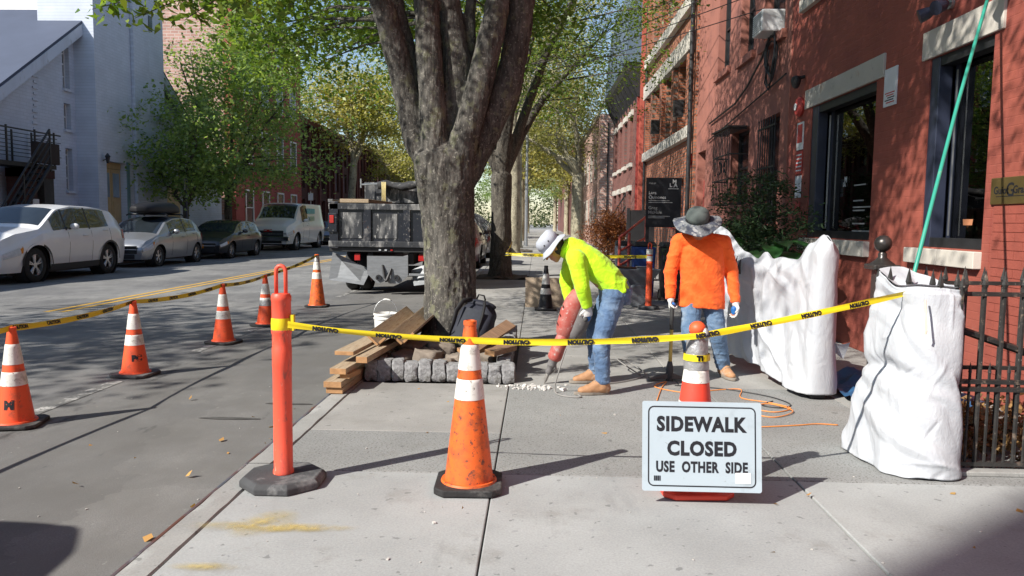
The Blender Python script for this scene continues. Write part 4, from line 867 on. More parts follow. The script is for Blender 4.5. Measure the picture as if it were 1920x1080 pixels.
M['rubber'] = pm('black rubber', (.022, .022, .023), .75, .3, 8, .3, 50, dirt=[((.12, .115, .11), 7, .52, .7)])
M['rubberg'] = pm('dusty grey rubber', (.06, .062, .066), .85, .2, 6, .3, 50, dirt=[((.2, .2, .2), 8, .52, .7)])
M['blackplastic'] = pm('black cone plastic', (.018, .018, .02), .45, .2, 6)
M['duct'] = pm('silver duct tape', (.40, .40, .40), .35, .2, 14, .7, 28, .45)
M['tape'] = pm('yellow caution tape', (.86, .68, .02), .4, .05, 6, .1, 30)
def cone(name, label, loc, h, rb, rt, base, bands, col, colb='rubber', rz=0, top=True, group=None, colr='collar', bh=.045):
    t = thing(name, label, 'traffic cone', loc, rz, group)
    m = MB(); s = base/2; c = s*.28; o = [(-s+c, -s), (s-c, -s), (s, -s+c), (s, s-c), (s-c, s), (-s+c, s), (-s, s-c), (-s, -s+c)]
    m.prism(o, 2, 0.004, bh*.72); m.build('base', M[colb], t, bevel=.008)
    rr = lambda u: rt+(rb-rt)*u           # u from the top
    hb = bh*.70; H = h-hb
    m = MB(); m.lathe([(rb*1.16, hb), (rb*1.12, hb+.012)]+[(rr(1-k/14), hb+.012+(H-.012)*k/14) for k in range(15)]+[(rt*.75, h+.002), (rt*.72, h-.04)], 32, cap=False); m.build('cone_body', M[col], t, 50)
    for (a, b) in bands:
        m = MB(); n = 6; m.lathe([(rr(b)+.0005, h-b*H-.001)]+[(rr(b+(a-b)*k/n)+.0028, h-(b+(a-b)*k/n)*H) for k in range(n+1)]+[(rr(a)+.0005, h-a*H+.001)], 32, cap=False); m.build('reflective_collar', M[colr], t, 60)
    if top:
        m = MB(); m.lathe([(rt*.72, h-.012), (rt*1.12, h-.008), (rt*1.12, h+.014), (rt*.8, h+.018), (rt*.7, h)], 20, cap=False); m.build('rim', M[col], t, 40)
    t['h'] = h; return t, rr, hb, H
def stencil(t, body, rr, h, H, u, az, size, bold=.006):
    """black letters wrapped round the cone body"""
    def mp(x, y, q):
        uu = u-y/H; r = rr(uu)+.0022+q*.2; a = az+x/r; return (r*math.cos(a), r*math.sin(a), h-uu*H)
    text(body, size, M['ink'], t, mp, bold, thick=.0005)
fc = cone('orange_cone', 'tall scuffed orange cone with two white collars nearest the camera', (-.35, 4.07, 0), .90, .132, .032, .36, [(.13, .285), (.345, .47)], 'orange', rz=.03, bh=.06)[0]
lab28 = ['orange cone with scratched collars at the left picture edge', 'orange cone stencilled with letters, second along the road tape', 'clean orange cone in the middle of the road tape line', 'small orange cone with taped collar just left of the coral post']
pos28 = [(-3.83, 5.45), (-3.90, 7.28), (-3.85, 9.28), (-3.89, 10.88)]
for i, ((x, y), lb) in enumerate(zip(pos28, lab28)):
    t, rr, hb, H = cone('orange_cone', lb, (x, y, -.098), .715, .125, .028, .37, [(.16, .375), (.455, .60)], 'orange2', 'rubberg' if i == 1 else 'rubber', rz=random.uniform(-.25, .25), group='orange cones along the road tape')
    if i == 0: stencil(t, 'M', rr, .715, H, .80, R(-76)-t.rotation_euler.z, .085)
    if i == 1: stencil(t, 'PC', rr, .715, H, .78, R(-52)-t.rotation_euler.z, .075)
    if i == 3: m = MB(); m.lathe([(rr(.62)+.004, .715-.62*H), (rr(.5)+.005, .715-.5*H)], 24, cap=False); m.build('grey_tape_band', M['duct'], t, 60)
t, rr, hb, H = cone('orange_cone', 'tall orange cone with taped neck at the far end of the road tape', (-3.85, 13.34, -.098), .905, .14, .034, .38, [(.13, .285), (.345, .47)], 'orange', group='orange cones along the road tape')
m = MB(); m.lathe([(rr(.13)+.006, .905-.13*H), (rr(.02)+.007, .905-.02*H), (.02, .92)], 16, cap=False); m.build('tape_wrap', M['duct'], t, 60)
cone('black_cone', 'black traffic cone with pale collars in front of the plywood sheet', (.16, 12.55, 0), .71, .12, .03, .36, [(.17, .42), (.52, .66)], 'blackplastic', 'blackplastic')
# red and white cone that carries the sign, neck wound with duct tape
M['redcone'] = pm('red orange cone plastic', (.82, .07, .04), .5, .07, 6, dirt=[((.5, .2, .17), 12, .64, .75)])
t, rr, hb, H = cone('sign_cone', 'red and white cone wrapped in duct tape behind the pavement sign', (.87, 4.12, 0), .90, .14, .034, .38, [(.27, .345), (.47, .63)], 'redcone', 'redcone', top=False, rz=.05)
m = MB()
m.lathe([(rr(.27)+.004, .9-.27*H), (rr(.2)+.012, .9-.2*H), (rr(.15)+.008, .9-.15*H), (rr(.08)+.013, .9-.08*H), (rr(.04)+.008, .9-.04*H)], 18, cap=False)
for i in range(len(m.v)): v = Vector(m.v[i]); k = 1+.10*noise.noise(v*35); m.v[i] = (v.x*k, v.y*k, v.z+.006*noise.noise(v*28))
m.build('duct_tape_neck', M['duct'], t, 180)
m = MB(); m.sphere((0, 0, .885), (.046, .046, .042), 14, 8); m.build('orange_cap', M['orange2'], t, 180)
m = MB(); m.sphere((.035, -.03, .855), (.022, .022, .04), 10, 6); m.build('tape_knot', M['duct'], t, 180)
m = MB(); m.lathe([(rr(.19)+.018, .9-.21*H), (rr(.17)+.018, .9-.17*H)], 18, cap=False); m.build('yellow_band', M['tape'], t, 180)
text('TI', .035, M['ink'], t, lambda x, y, q: ((rr(.19)+.0195)*math.cos(-PI/2+x/.065), (rr(.19)+.0195)*math.sin(-PI/2+x/.065), .9-.19*H+y), .003, thick=.0004)
# sign
M['signface'] = pm('pale blue white sign sheet', (.44, .52, .575), .42, .03, 3, .03, 20, dirt=[((.36, .42, .46), 7, .55, .72), ((.3, .33, .34), 40, .66, .72)])
sg = thing('pavement_sign', 'rectangular SIDEWALK CLOSED sign leaning on the taped cone', 'sign', (.865, 3.86, .078))
tl = math.atan2(.075, .45); ct, sn = math.cos(tl), math.sin(tl)
SGN = lambda u, z, d: (u, z*sn-d*ct, z*ct+d*sn)
def rrect(w, h, r, n=5):
    o = []
    for cx, cy, a0 in ((w-r, r, -90), (w-r, h-r, 0), (r, h-r, 90), (r, r, 180)):
        for k in range(n+1): a = R(a0+90*k/n); o.append((cx+r*math.cos(a)-w/2, cy+r*math.sin(a)))
    return o
def plate(outl, d0, d1, name, mat, hole=None):
    m = MB(); n = len(outl)
    if hole is None:
        m.add([SGN(x, z, d0) for x, z in outl]+[SGN(x, z, d1) for x, z in outl], [tuple(range(n)), tuple(range(2*n-1, n-1, -1))]+[(i, n+i, n+(i+1) % n, (i+1) % n) for i in range(n)])
    else:
        m.add([SGN(x, z, d1) for x, z in outl]+[SGN(x, z, d1) for x, z in hole], [(i, (i+1) % n, n+(i+1) % n, n+i) for i in range(n)])
    return m.build(name, mat, sg)
plate(rrect(.61, .457, .012), -.006, 0, 'panel', M['signface'])
o1 = [(x, z+.024) for x, z in rrect(.552, .409, .03)]; o2 = [(x, z+.0305) for x, z in rrect(.539, .396, .024)]
plate(o1, 0, .0012, 'border', M['ink'], o2)
for body, z, s, xs, sp in (('SIDEWALK', .343, .115, .80, .080), ('CLOSED', .219, .115, .80, .078), ('USE  OTHER  SIDE', .125, .09, .68, .058)):
    vs, fs = text_geo(body, s, 0.0052 if s > .1 else .0038, 'CENTER', xs, .0003, 1.1)
    xs_ = [v[0] for v in vs]; w = max(xs_)-min(xs_); tgt = {'SIDEWALK': .462, 'CLOSED': .355}.get(body, .468); k = tgt/w; mid = (max(xs_)+min(xs_))/2
    ys = [v[1] for v in vs]; ym = (max(ys)+min(ys))/2
    words = body.split(); cuts = []
    if len(words) > 1:
        xx = sorted((vs[i][0]-mid)*k for f in fs for i in f); gaps = sorted(((b_-a_, (a_+b_)/2) for a_, b_ in zip(xx, xx[1:])), reverse=True)[:len(words)-1]; cuts = sorted(c_ for _, c_ in gaps)
    pts_ = [SGN((v[0]-mid)*k, z+(v[1]-ym)*sp/(max(ys)-min(ys)), .0012+v[2]) for v in vs]
    for wi_ in range(len(words)):
        ff = [f for f in fs if sum((vs[f[0]][0]-mid)*k > c_ for c_ in cuts) == wi_]; used = sorted({i for f in ff for i in f}); mp_ = {i: n_ for n_, i in enumerate(used)}
        mb_ = MB(); mb_.add([pts_[i] for i in used], [tuple(mp_[i] for i in f) for f in ff]); mb_.build('lettering', M['ink'], sg, fix=False)
for k in range(7): m = MB(); x = -.245+k*.005; bx(m, SGN, x, x+(.003 if k % 2 else .0042), .052, .078, .0008, .0014); m.build('barcode_bar', M['ink'], sg)
m = MB(); bx(m, SGN, .17, .248, .046, .10, .0016, .0022); m.build('sticker', M['white'], sg)
for k in range(4): m = MB(); bx(m, SGN, .176, .232-.01*k, .092-.006*k, .0935-.006*k, .0022, .0026); m.build('sticker_print', M['greyink'], sg)
# delineator posts
def delineator(label, loc, h, mat, big=True, bands=False):
    t = thing('delineator_post', label, 'traffic post', loc)
    m = MB(); s = .215 if big else .17; o = [(s*math.cos(R(22.5+45*k))*1.08, s*math.sin(R(22.5+45*k))*1.08) for k in range(8)]; o2 = [(x*.9, y*.9) for x, y in o]
    m.add([(x, y, .003) for x, y in o]+[(x, y, .035) for x, y in o]+[(x, y, .058) for x, y in o2], [tuple(range(8))[::-1], tuple(range(16, 24))]+[(a*8+i, a*8+(i+1) % 8, (a+1)*8+(i+1) % 8, (a+1)*8+i) for a in (0, 1) for i in range(8)])
    m.build('rubber_base', M['rubberg'], t, bevel=.006)
    r = .051; z1 = h-.16
    pr = [(r*1.02, .055), (r*1.1, .06), (r*1.1, .075), (r, .085), (r, z1*.62), (r*1.03, z1*.625), (r*1.03, z1*.72), (r*.99, z1*.725), (r, z1*.79), (r*1.08, z1*.80), (r*1.08, z1*.815), (r, z1*.825), (r, z1*.96), (r*1.05, z1*.965), (r*1.05, z1*.985), (r*.9, z1), (0.001, z1+.004)]
    m = MB(); m.lathe(pr, 28); m.build('post', M[mat], t, 35)
    m = MB(); pts = [(-.026, 0, z1-.01), (-.026, 0, z1+.12)]+[(-.026*math.cos(a), 0, z1+.12+.03*math.sin(a)) for a in (PI/6, PI/3, PI/2, 2*PI/3, 5*PI/6)]+[(.026, 0, z1+.12), (.026, 0, z1-.01)]
    m.tube(pts, .011, 10); m.build('grip_loop', M[mat], t, 180)
    if bands:
        for z in (h*.72, h*.82):
            m = MB(); m.lathe([(r+.001, z), (r+.003, z+.002), (r+.003, z+.085), (r+.001, z+.087)], 28, cap=False); m.build('reflective_band', M['collar'], t, 40)
    return t
dl = delineator('coral delineator post with loop handle on an octagonal base near the kerb', (-1.37, 4.07, 0), 1.205, 'pinkorange')
m = MB(); m.lathe([(.0525, .845), (.055, .85), (.0555, .885), (.053, .915)], 24, cap=False); m.build('tape_winding', M['tape'], dl, 180)
m = MB(); m.box((.062, -.005, .89), (.02, .03, .085)); m.build('tape_tail', M['tape'], dl)
delineator('red orange delineator with pale bands between the two workers', (1.89, 12.9, 0), 1.12, 'orange2', False, True)
# caution tape
def catenary(a, b, sag, n):
    a, b = Vector(a), Vector(b); return [a.lerp(b, k/n)-Vector((0, 0, sag*4*(k/n)*(1-k/n))) for k in range(n)]
def caution_tape(label, anchors, sags, width, flip=True, wtw=.35, every=.34, ts=None, cat='tape'):
    t = thing('caution_tape', label, 'caution tape', anchors[0]); o = Vector(anchors[0]); pts = []
    for i in range(len(anchors)-1):
        n = max(6, int((Vector(anchors[i+1])-Vector(anchors[i])).length/.05)); pts += catenary(anchors[i], anchors[i+1], sags[i], n)
    pts.append(Vector(anchors[-1])); pts = [p-o for p in pts]
    L = [0]
    for a, b in zip(pts, pts[1:]): L.append(L[-1]+(b-a).length)
    def frame(s):
        s = min(max(s, 0), L[-1]-1e-6); i = max(j for j in range(len(L)-1) if L[j] <= s); u = (s-L[i])/(L[i+1]-L[i]+1e-9); p = pts[i].lerp(pts[i+1], u); d = (pts[i+1]-pts[i]).normalized()
        up = Vector((0, 0, 1)); sd_ = d.cross(up).normalized(); up = sd_.cross(d)
        an = wtw*math.sin(s*1.9)+.25*noise.noise((s*1.3, 7, 2)); v = up*math.cos(an)+sd_*math.sin(an); return p, d, v, d.cross(v)
    m = MB(); ss = [L[-1]*k/(len(pts)*2) for k in range(len(pts)*2+1)]; F = [frame(s) for s in ss]; vs = []
    for (p, d, v, nn), s in zip(F, ss):
        w = width*(1-.25*abs(noise.noise((s*2.1, 1, 9))))
        for k in (-1, -.5, 0, .5, 1): vs.append(p+v*w*.5*k+nn*.004*math.sin(k*2+s*3))
    fs = [(i*5+k, (i+1)*5+k, (i+1)*5+k+1, i*5+k+1) for i in range(len(ss)-1) for k in range(4)]; m.add(vs, fs); m.build('tape_strip', M['tape'], t, 180, fix=False)
    s = every*.6; tsz = ts or width*.78; sgn = -1 if flip else 1
    while s < L[-1]-.15:
        for side in (1, -1):
            def mp(x, y, q, s=s, side=side):
                p, d, v, nn = frame(s+sgn*x*side); return p+v*(y*sgn)+nn*(.0045*side)
            text('CAUTION', tsz, M['ink'], t, mp, .003, thick=0, xs=1.05)
        s += every
    return t
caution_tape('long yellow caution tape across the pavement from coral post to wrapped corner', [(-1.32, 4.02, .885), (-.36, 4.03, .815), (.87, 4.06, .855), (2.28, 4.62, 1.07)], [.012, .02, .01], .037, True, .5, .34)
caution_tape('yellow caution tape running over the row of road cones', [(-3.95, 3.2, .62), (-3.83, 5.45, .625), (-3.90, 7.28, .625), (-3.85, 9.28, .62), (-3.89, 10.88, .62), (-3.85, 13.34, .80)], [.04, .035, .04, .03, .03], .048, False, .3, .42)
caution_tape('yellow caution tape behind the workers from the dark tree to the far post', [(-.62, 19.3, .92), (-.55, 13.6, .86), (1.86, 12.87, .88)], [.03, .012], .055, True, .3, .45)
# ================================================================== tree pit edge, stones, lumber
M['granite'] = pm('grey granite', (.25, .25, .255), .88, .3, 30, 1.0, 34, dirt=[((.12, .115, .105), 9, .48, .66), ((.4, .4, .4), 60, .58, .68)])
M['fieldstone'] = pm('brown field stone', (.23, .19, .155), .9, .25, 7, .8, 20)
M['wood'] = pm('fresh sawn pine', (.40, .31, .21), .8, .18, 4, .2, 60, stretch=(12, 1, 12), dirt=[((.30, .20, .12), 5, .48, .66), ((.2, .17, .14), 9, .58, .68)])
M['woodend'] = pm('brown lumber end', (.40, .22, .10), .8, .2, 20, .2, 60)
M['wooddark'] = pm('weathered plank', (.25, .15, .09), .8, .2, 5, .25, 40, stretch=(1, 10, 10))
pit = thing('granite_edging', 'row of grey granite setts edging the tree pit', 'stone edging', (-.9, 6.85, 0))
def rough_block(w, d, h, seed, amp=.016):
    m = MB(); r = random.Random(seed); n = 4
    bmx = bmesh.new(); bmesh.ops.create_cube(bmx, size=1); bmesh.ops.subdivide_edges(bmx, edges=bmx.edges, cuts=n, use_grid_fill=True)
    for v in bmx.verts:
        p = v.co.copy(); q = Vector((p.x*w, p.y*d, (p.z+.5)*h)); e = max(abs(p.x), abs(p.y), abs(p.z)); k = sum(abs(c) > .49 for c in p)
        q -= Vector((p.x*w, p.y*d, p.z*h))*(.10 if k == 3 else .045 if k == 2 else 0); v.co = q+Vector([noise.noise(q*22+Vector((seed*3.1, i*7, 0))) for i in range(3)])*amp
    m.add([tuple(v.co) for v in bmx.verts], [tuple(v.index for v in f.verts) for f in bmx.faces]); bmx.free(); return m
x = -.64
for k in range(11):
    w = random.uniform(.108, .128); m = rough_block(w, .15, random.uniform(.165, .205), k); o = m.build('sett', M['granite'], pit, smooth=60, loc=(x+w/2, random.uniform(-.008, .008), -.005)); o.rotation_euler = (0, 0, random.uniform(-.05, .05)); x += w+.006
for k in range(16):
    w = random.uniform(.12, .15); m = rough_block(.13, w, random.uniform(.17, .2), 40+k); o = m.build('sett', M['granite'], pit, smooth=60, loc=(.61, .17+k*.152, -.005))
for k in range(10):
    w = random.uniform(.12, .15); m = rough_block(.12, w, random.uniform(.13, .17), 70+k); m.build('sett', M['granite'], pit, smooth=60, loc=(-.57, .17+k*.152, -.005))
srocks = [(-1.28, 7.35, .03, .17), (-1.02, 7.25, .05, .2), (-.72, 7.28, .02, .19), (-1.22, 7.75, .06, .2), (-.47, 7.5, .05, .16), (-.95, 7.62, .09, .17), (-1.35, 8.1, .05, .15), (-.45, 8.0, .06, .18), (-.6, 7.02, .03, .13), (-1.3, 7.05, .02, .14), (-.85, 7.05, .04, .14)]
rl = ['pale', 'broad', 'squat', 'flat', 'round', 'wedge shaped', 'small', 'lumpy', 'low', 'narrow', 'smooth']; rw = ['left of the trunk', 'in front of the trunk', 'under the backpack', 'by the stair boards', 'near the short planks', 'against the trunk foot', 'beside the bucket', 'right of the backpack', 'behind the granite setts', 'at the lumber side', 'among the setts']
for k, (x, y, z, r) in enumerate(srocks):
    m = rough_block(r*1.5, r*1.15, r*.8, 200+k, .03); o = tag(m.build('field_stone', M['fieldstone'], smooth=180, loc=(x, y, z)), f'{rl[k]} brown field stone {rw[k]} in the tree pit', 'stone', 'loose stones in the tree pit'); o.rotation_euler = (random.uniform(-.2, .2), random.uniform(-.2, .2), random.uniform(0, 3))
# stacked lumber by the kerb: every board its own thing
def board(label, a, b, w, h, roll=0, mat='wood', group='boards stacked by the kerb'):
    a, b = Vector(a), Vector(b); L = (b-a).length; m = MB(); m.mi = 0; m.box((0, 0, 0), (w, L, h))
    me = m.build('board', [M[mat], M['woodend']], bevel=.002); me.data.polygons.foreach_set('material_index', [0, 0, 1, 1, 0, 0])
    me.location = (a+b)/2; q = (b-a).to_track_quat('Y', 'Z'); me.rotation_euler = (q @ Matrix.Rotation(roll, 3, 'Y').to_quaternion()).to_euler(); return tag(me, label, 'board', group)
board('lowest board of the kerb stack', (-1.66, 6.22, .03), (-1.52, 9.2, .03), .14, .05)
board('second board of the kerb stack', (-1.67, 6.2, .083), (-1.50, 9.1, .083), .15, .05)
board('short spacer block inside the kerb stack', (-1.60, 6.33, .13), (-1.56, 6.55, .13), .09, .04, mat='woodend')
board('third board of the kerb stack jutting left', (-1.65, 6.3, .175), (-1.42, 9.0, .19), .14, .05)
board('narrow board of the kerb stack ending short', (-1.50, 6.52, .235), (-1.25, 8.9, .25), .10, .055)
board('pale board lying on top of the kerb stack', (-1.66, 6.55, .285), (-1.43, 8.6, .31), .17, .035)
for k, (dx, rl_) in enumerate(((0, .75), (.125, -.75), (.25, .75), (.375, -.75))):
    board(['stair board tilted left over the lumber', 'stair board tilted right over the lumber', 'third zigzag stair board over the lumber', 'zigzag stair board closest to the trunk'][k], (-1.52+dx*.85, 7.02+.04*k, .335), (-1.44+dx*.85, 8.75, .40), .15, .022, rl_, group='zigzag stair boards')
board('dark plank leaning in the pit right of the backpack', (-.58, 7.05, .26), (-.25, 7.65, .42), .12, .03, .5, 'wooddark', 'planks right of the backpack')
board('reddish short plank lying on the right setts', (-.42, 6.98, .235), (-.22, 7.3, .245), .11, .05, .1, 'wooddark', 'planks right of the backpack')
board('brown plank end under the leaning dark plank', (-.7, 7.1, .22), (-.3, 7.35, .26), .14, .035, .2, 'wooddark', 'planks right of the backpack')
# bucket
bk = thing('plastic_bucket', 'white plastic bucket with wire handle behind the lumber', 'bucket', (-1.93, 9.75, -.098))
mwhite = pm('white bucket plastic', (.74, .73, .70), .4, .05, 6, dirt=[((.5, .48, .44), 8, .6, .75)])
m = MB(); m.lathe([(0, .002), (.128, .002), (.132, .02), (.142, .27), (.152, .275), (.152, .29), (.143, .295), (.143, .32), (.154, .325), (.154, .345), (.147, .35), (.142, .33), (.128, .03), (0, .028)], 32, cap=False); m.build('bucket_body', mwhite, bk, 40)
m = MB(); pts = [(.155*math.cos(a), .05*math.sin(a), .32+.2*math.sin(a)) for a in [PI*k/14 for k in range(15)]]; m.tube(pts, .004, 6); m.build('wire_handle', M['steel'], bk, 180)
m = MB(); m.tube(pts[5:9], .011, 8); m.build('grip', mwhite, bk, 180)
# backpack
M['bag'] = pm('navy nylon', (.014, .016, .028), .7, .25, 8, .35, 70); M['bag2'] = pm('black webbing', (.01, .01, .012), .75, .2, 10, .3, 80); M['bag3'] = pm('grey blue mesh lining', (.02, .024, .035), .8, .2, 30)
bg_ = thing('backpack', 'dark navy backpack leaning against the tree trunk', 'backpack', (-.70, 7.74, .19), -.35); bg_.rotation_euler = (R(-12), R(9), -.35); bg_.scale = (1.0, 1.0, .92)
m = MB()
def bag(u, v):
    a = 2*PI*u; t = v; w = .205*(1-.10*t)*(1-max(0, t-.72)**2*7); d = .13*(1-.25*t)*(1-max(0, t-.72)**2*6); ce, se = math.cos(a), math.sin(a); e = .62
    x = w*math.copysign(abs(ce)**e, ce); y = d*math.copysign(abs(se)**e, se); k = 1+.05*noise.noise((x*9, y*9, t*5)); return (x*k, y*k+.16*t, .50*t+.01*noise.noise((x*8, 3, t*6)))
m.grid(bag, 36, 22, True); m.add([(0, 0, 0)]+[bag(k/36, 0) for k in range(36)], [(0, 1+(k+1) % 36, 1+k) for k in range(36)]); m.build('bag_body', M['bag'], bg_, 180)
m = MB(); m.sphere((0, .14, .47), (.17, .09, .05), 18, 8); m.build('top_flap', M['bag'], bg_, 180)
for s in (-1, 1):
    m = MB(); m.tube([(s*.07, .03, .50), (s*.12, -.06, .46), (s*.145, -.115, .34), (s*.14, -.13, .2), (s*.165, -.10, .05)], [.026, .03, .03, .024, .012], 8, sy=.5); m.build('shoulder_strap', M['bag2'], bg_, 180)
m = MB(); m.tube([(-.05, .1, .52), (-.03, .08, .57), (.03, .08, .57), (.05, .1, .52)], .01, 6); m.build('carry_loop', M['bag2'], bg_, 180)
m = MB(); m.grid(lambda u, v: (-.11+.22*u, -.128+.10*v-.012*math.sin(PI*u), .06+.34*v), 8, 8); m.build('back_panel', M['bag3'], bg_, 180)
m = MB(); m.tube([(-.19, -.02, .1), (-.185, .02, .25), (-.15, .07, .42), (0, .09, .47), (.15, .07, .42), (.185, .02, .25)], .006, 6); m.build('zip', M['bag2'], bg_, 180)
# ================================================================== wrapped fence corner and wrapped gate
M['sheet'] = None
m_, nt_, b_ = nodes_of('white plastic sheet'); b_.inputs['Roughness'].default_value = .42; b_.inputs['Specular IOR Level'].default_value = .5
c_ = ramp(nt_, noi(nt_, coords(nt_), 4, 4), [(.3, (.52, .545, .59)), (.7, (.59, .61, .645))]); c_ = mix(nt_, ramp(nt_, noi(nt_, coords(nt_), 11, 6, .7), [(.62, (0, 0, 0)), (.75, (.5, .5, .5))]), c_, (.6, .59, .57)); nt_.links.new(c_, b_.inputs['Base Color'])
tr_ = nt_.nodes.new('ShaderNodeBsdfTranslucent'); tr_.inputs[0].default_value = (.8, .8, .82, 1); mx_ = nt_.nodes.new('ShaderNodeMixShader'); mx_.inputs[0].default_value = .12
nt_.links.new(b_.outputs[0], mx_.inputs[1]); nt_.links.new(tr_.outputs[0], mx_.inputs[2]); nt_.links.new(mx_.outputs[0], nt_.nodes['Material Output'].inputs[0])
bump(nt_, b_, noi(nt_, coords(nt_, 'Object', (1, 1, .5)), 9, 5, .6, 1.5), .35, .02); bump(nt_, b_, noi(nt_, coords(nt_, 'Object', (1, 1, .6)), 26, 4, .6, 2.5), .22, .012); M['sheet'] = m_
def closed_path(P):
    P = [Vector((*p, 0)) for p in P]; P.append(P[0]); L = [0]
    for a, b in zip(P, P[1:]): L.append(L[-1]+(b-a).length)
    def f(u):
        s = (u % 1)*L[-1]; i = max(j for j in range(len(L)-1) if L[j] <= s+1e-9); t = (s-L[i])/(L[i+1]-L[i]); return P[i].lerp(P[i+1], t)
    def sm(u): return (f(u)*2+f(u+.012)+f(u-.012)+f(u+.025)+f(u-.025)+f(u+.04)*.6+f(u-.04)*.6)/7.2
    return sm
def rid(x): return 1-abs(noise.noise(x))*2
wb = thing('wrapped_fence_corner', 'fence corner bundled in bright white plastic at the end of the tape', 'wrapped fence', (2.27, 4.65, 0))
bot = closed_path([(-.27, .35), (-.20, -.24), (-.02, -.34), (.19, -.28), (.21, -.02), (.08, .36)])
top_ = closed_path([(-.13, .28), (-.12, -.12), (.0, -.2), (.19, -.21), (.21, -.04), (.05, .34)])
CR1 = creases(34, 3, 2.0, 1.15, (.012, .030), (.05, .13), (.3, .9), (-.75, .35)); CR2 = creases(70, 4, 2.0, 1.15, (.004, .010), (.015, .04), (.10, .35))
def wrap(u, v):
    a = bot(u); b = top_(u); t = v**.75; p = a.lerp(b, t); z = .012+1.10*v
    if v > .5: z += (v-.5)*2*(.09*max(0, p.y)*3-.02)
    c = Vector((0, 0, 0)); n = (p-c).normalized(); q = Vector((p.x*4, p.y*4, z*3))
    h = u*2.0; f = .018*noise.noise((h*1.6, z*1.4, 5))+CR1(h, z)+CR2(h, z)
    f -= .055*math.exp(-((z-.56-.05*math.sin(u*9))/.045)**2)*(.5+.5*math.sin(u*6.28+1.0))
    f += .02*(1-v)**6*noise.noise((u*14, 1, 1))
    if v > .97: f -= .02
    return tuple(p+n*f+Vector((0, 0, z+.012*noise.noise(q*2))))
m = MB(); m.grid(wrap, 220, 130, True); o = m.build('plastic_sheet', M['sheet'], wb, 180); sl = o.modifiers.new('s', 'SOLIDIFY'); sl.thickness = .004
m = MB(); m.grid(lambda u, v: tuple(Vector(wrap(u, .985))*(1-v*.75)+Vector((0, 0, -.05*v+.03*(1-v)+(Vector(wrap(u, .985)).z)*.75*v))), 60, 8, True); m.build('folded_top', M['sheet'], wb, 180)
m = MB(); m.tube([(-.05, -.22, 1.03), (-.07, -.29, .86), (-.075, -.29, .84)], .006, 5); m.build('tie_string', pm('beige string', (.6, .52, .42), .9), wb)
def spear(m, x, y, z0, z1, r=.011):
    m.cyl((x, y, z0), (x, y, z1-.11), r, n=6); m.tube([(x, y, z1-.115), (x, y, z1-.085), (x, y, z1)], [.009, .02, .001], 6)
for k, (x, y, z) in enumerate(((-.10, .12, 1.2), (-.03, .03, 1.2), (-.115, .25, 1.19), (.03, -.13, 1.2), (.055, -.17, 1.195), (.15, -.17, 1.2), (.165, -.2, 1.19))):
    m = MB(); spear(m, x, y, .2, z); m.build('picket', M['fencepaint'], wb)
wg = thing('wrapped_gate', 'open gate draped in crumpled white plastic behind the orange shirt', 'wrapped gate', (2.1, 7.3, 0))
A_, B_ = Vector((-.22, .98, 0)), Vector((.30, -.98, 0))
def gtop(s): 
    pts = [(0, 1.36), (.04, 1.43), (.08, 1.42), (.36, 1.17), (.45, 1.12), (.52, 1.19), (.58, 1.13), (.64, 1.15), (.76, 1.14), (.87, 1.30), (.95, 1.37), (1, 1.31)]
    for (a, b), (c, d) in zip(pts, pts[1:]):
        if s <= c: t = (s-a)/(c-a); t = t*t*(3-2*t); return b+(d-b)*t
    return pts[-1][1]
CR3 = creases(46, 8, 4.0, 1.4, (.014, .040), (.05, .14), (.4, 1.1), (2.1, .4)); CR4 = creases(110, 9, 4.0, 1.4, (.005, .012), (.015, .045), (.1, .4))
def gate(u, v):
    s = u*2 if u < .5 else 2-u*2; side = -1 if u < .5 else 1; d = (B_-A_).normalized(); n = Vector((d.y, -d.x, 0)); n = n if n.x < 0 else -n
    th = .04+.055*max(0, min(1, (s-.78)/.16))+.05*max(0, (s-.6)/.4)*(1-v)**2; th *= math.sqrt(max(0, min(1, min(s/.03, (1-s)/.025+.05)))); hz = gtop(s); lo = .16-.12*s
    if s > .8: lo = .05
    z = lo+(hz-lo)*v; th *= (1-.85*max(0, v-.9)/.1); p = A_.lerp(B_, s)
    q = Vector((s*7+v*2.5, z*4-s*3, side*3)); f = .022*noise.noise((s*3, z*1.4, side))+CR3(u*4, z)+CR4(u*4, z)
    f += .035*math.exp(-((s-.45-.12*(1-v))/.035)**2)+.04*(1-v)**3*math.sin(s*9+1)
    f *= min(1, min(s, 1-s)*14+.1); f *= 1 if v < .93 else (1-v)/.07
    return tuple(p+n*(-side)*(th+f)+Vector((0, 0, z+.012*noise.noise(q*2))))
m = MB(); m.grid(gate, 300, 100, True); o = m.build('plastic_sheet', M['sheet'], wg, 180); sl = o.modifiers.new('s', 'SOLIDIFY'); sl.thickness = .004
m = MB(); m.grid(lambda u, v: (.18+.30*u, -.88+.12*v-.1*u, .50-.16*u*v+.18*v*(1-u)+.03*math.sin(u*6)), 10, 6); o = m.build('loose_flap', M['sheet'], wg, 180)
m = MB(); m.b2((.20, -.93, .0), (.32, -.79, .12)); m.build('post_foot', M['black'], wg, bevel=.01)
m = MB(); m.b2((.225, -.88, .1), (.275, -.83, 1.2)); m.build('gate_post', M['fencepaint'], wg)
for k in range(8):
    s = .10+.037*k; p = A_.lerp(B_, s); m = MB(); m.tube([(p.x-.085, p.y-.02, gtop(s)-.21), (p.x-.092, p.y-.02, gtop(s)-.15), (p.x-.07, p.y-.02, gtop(s)-.05)], [.016, .017, .002], 6); m.build('picket_tip', M['black'], wg)
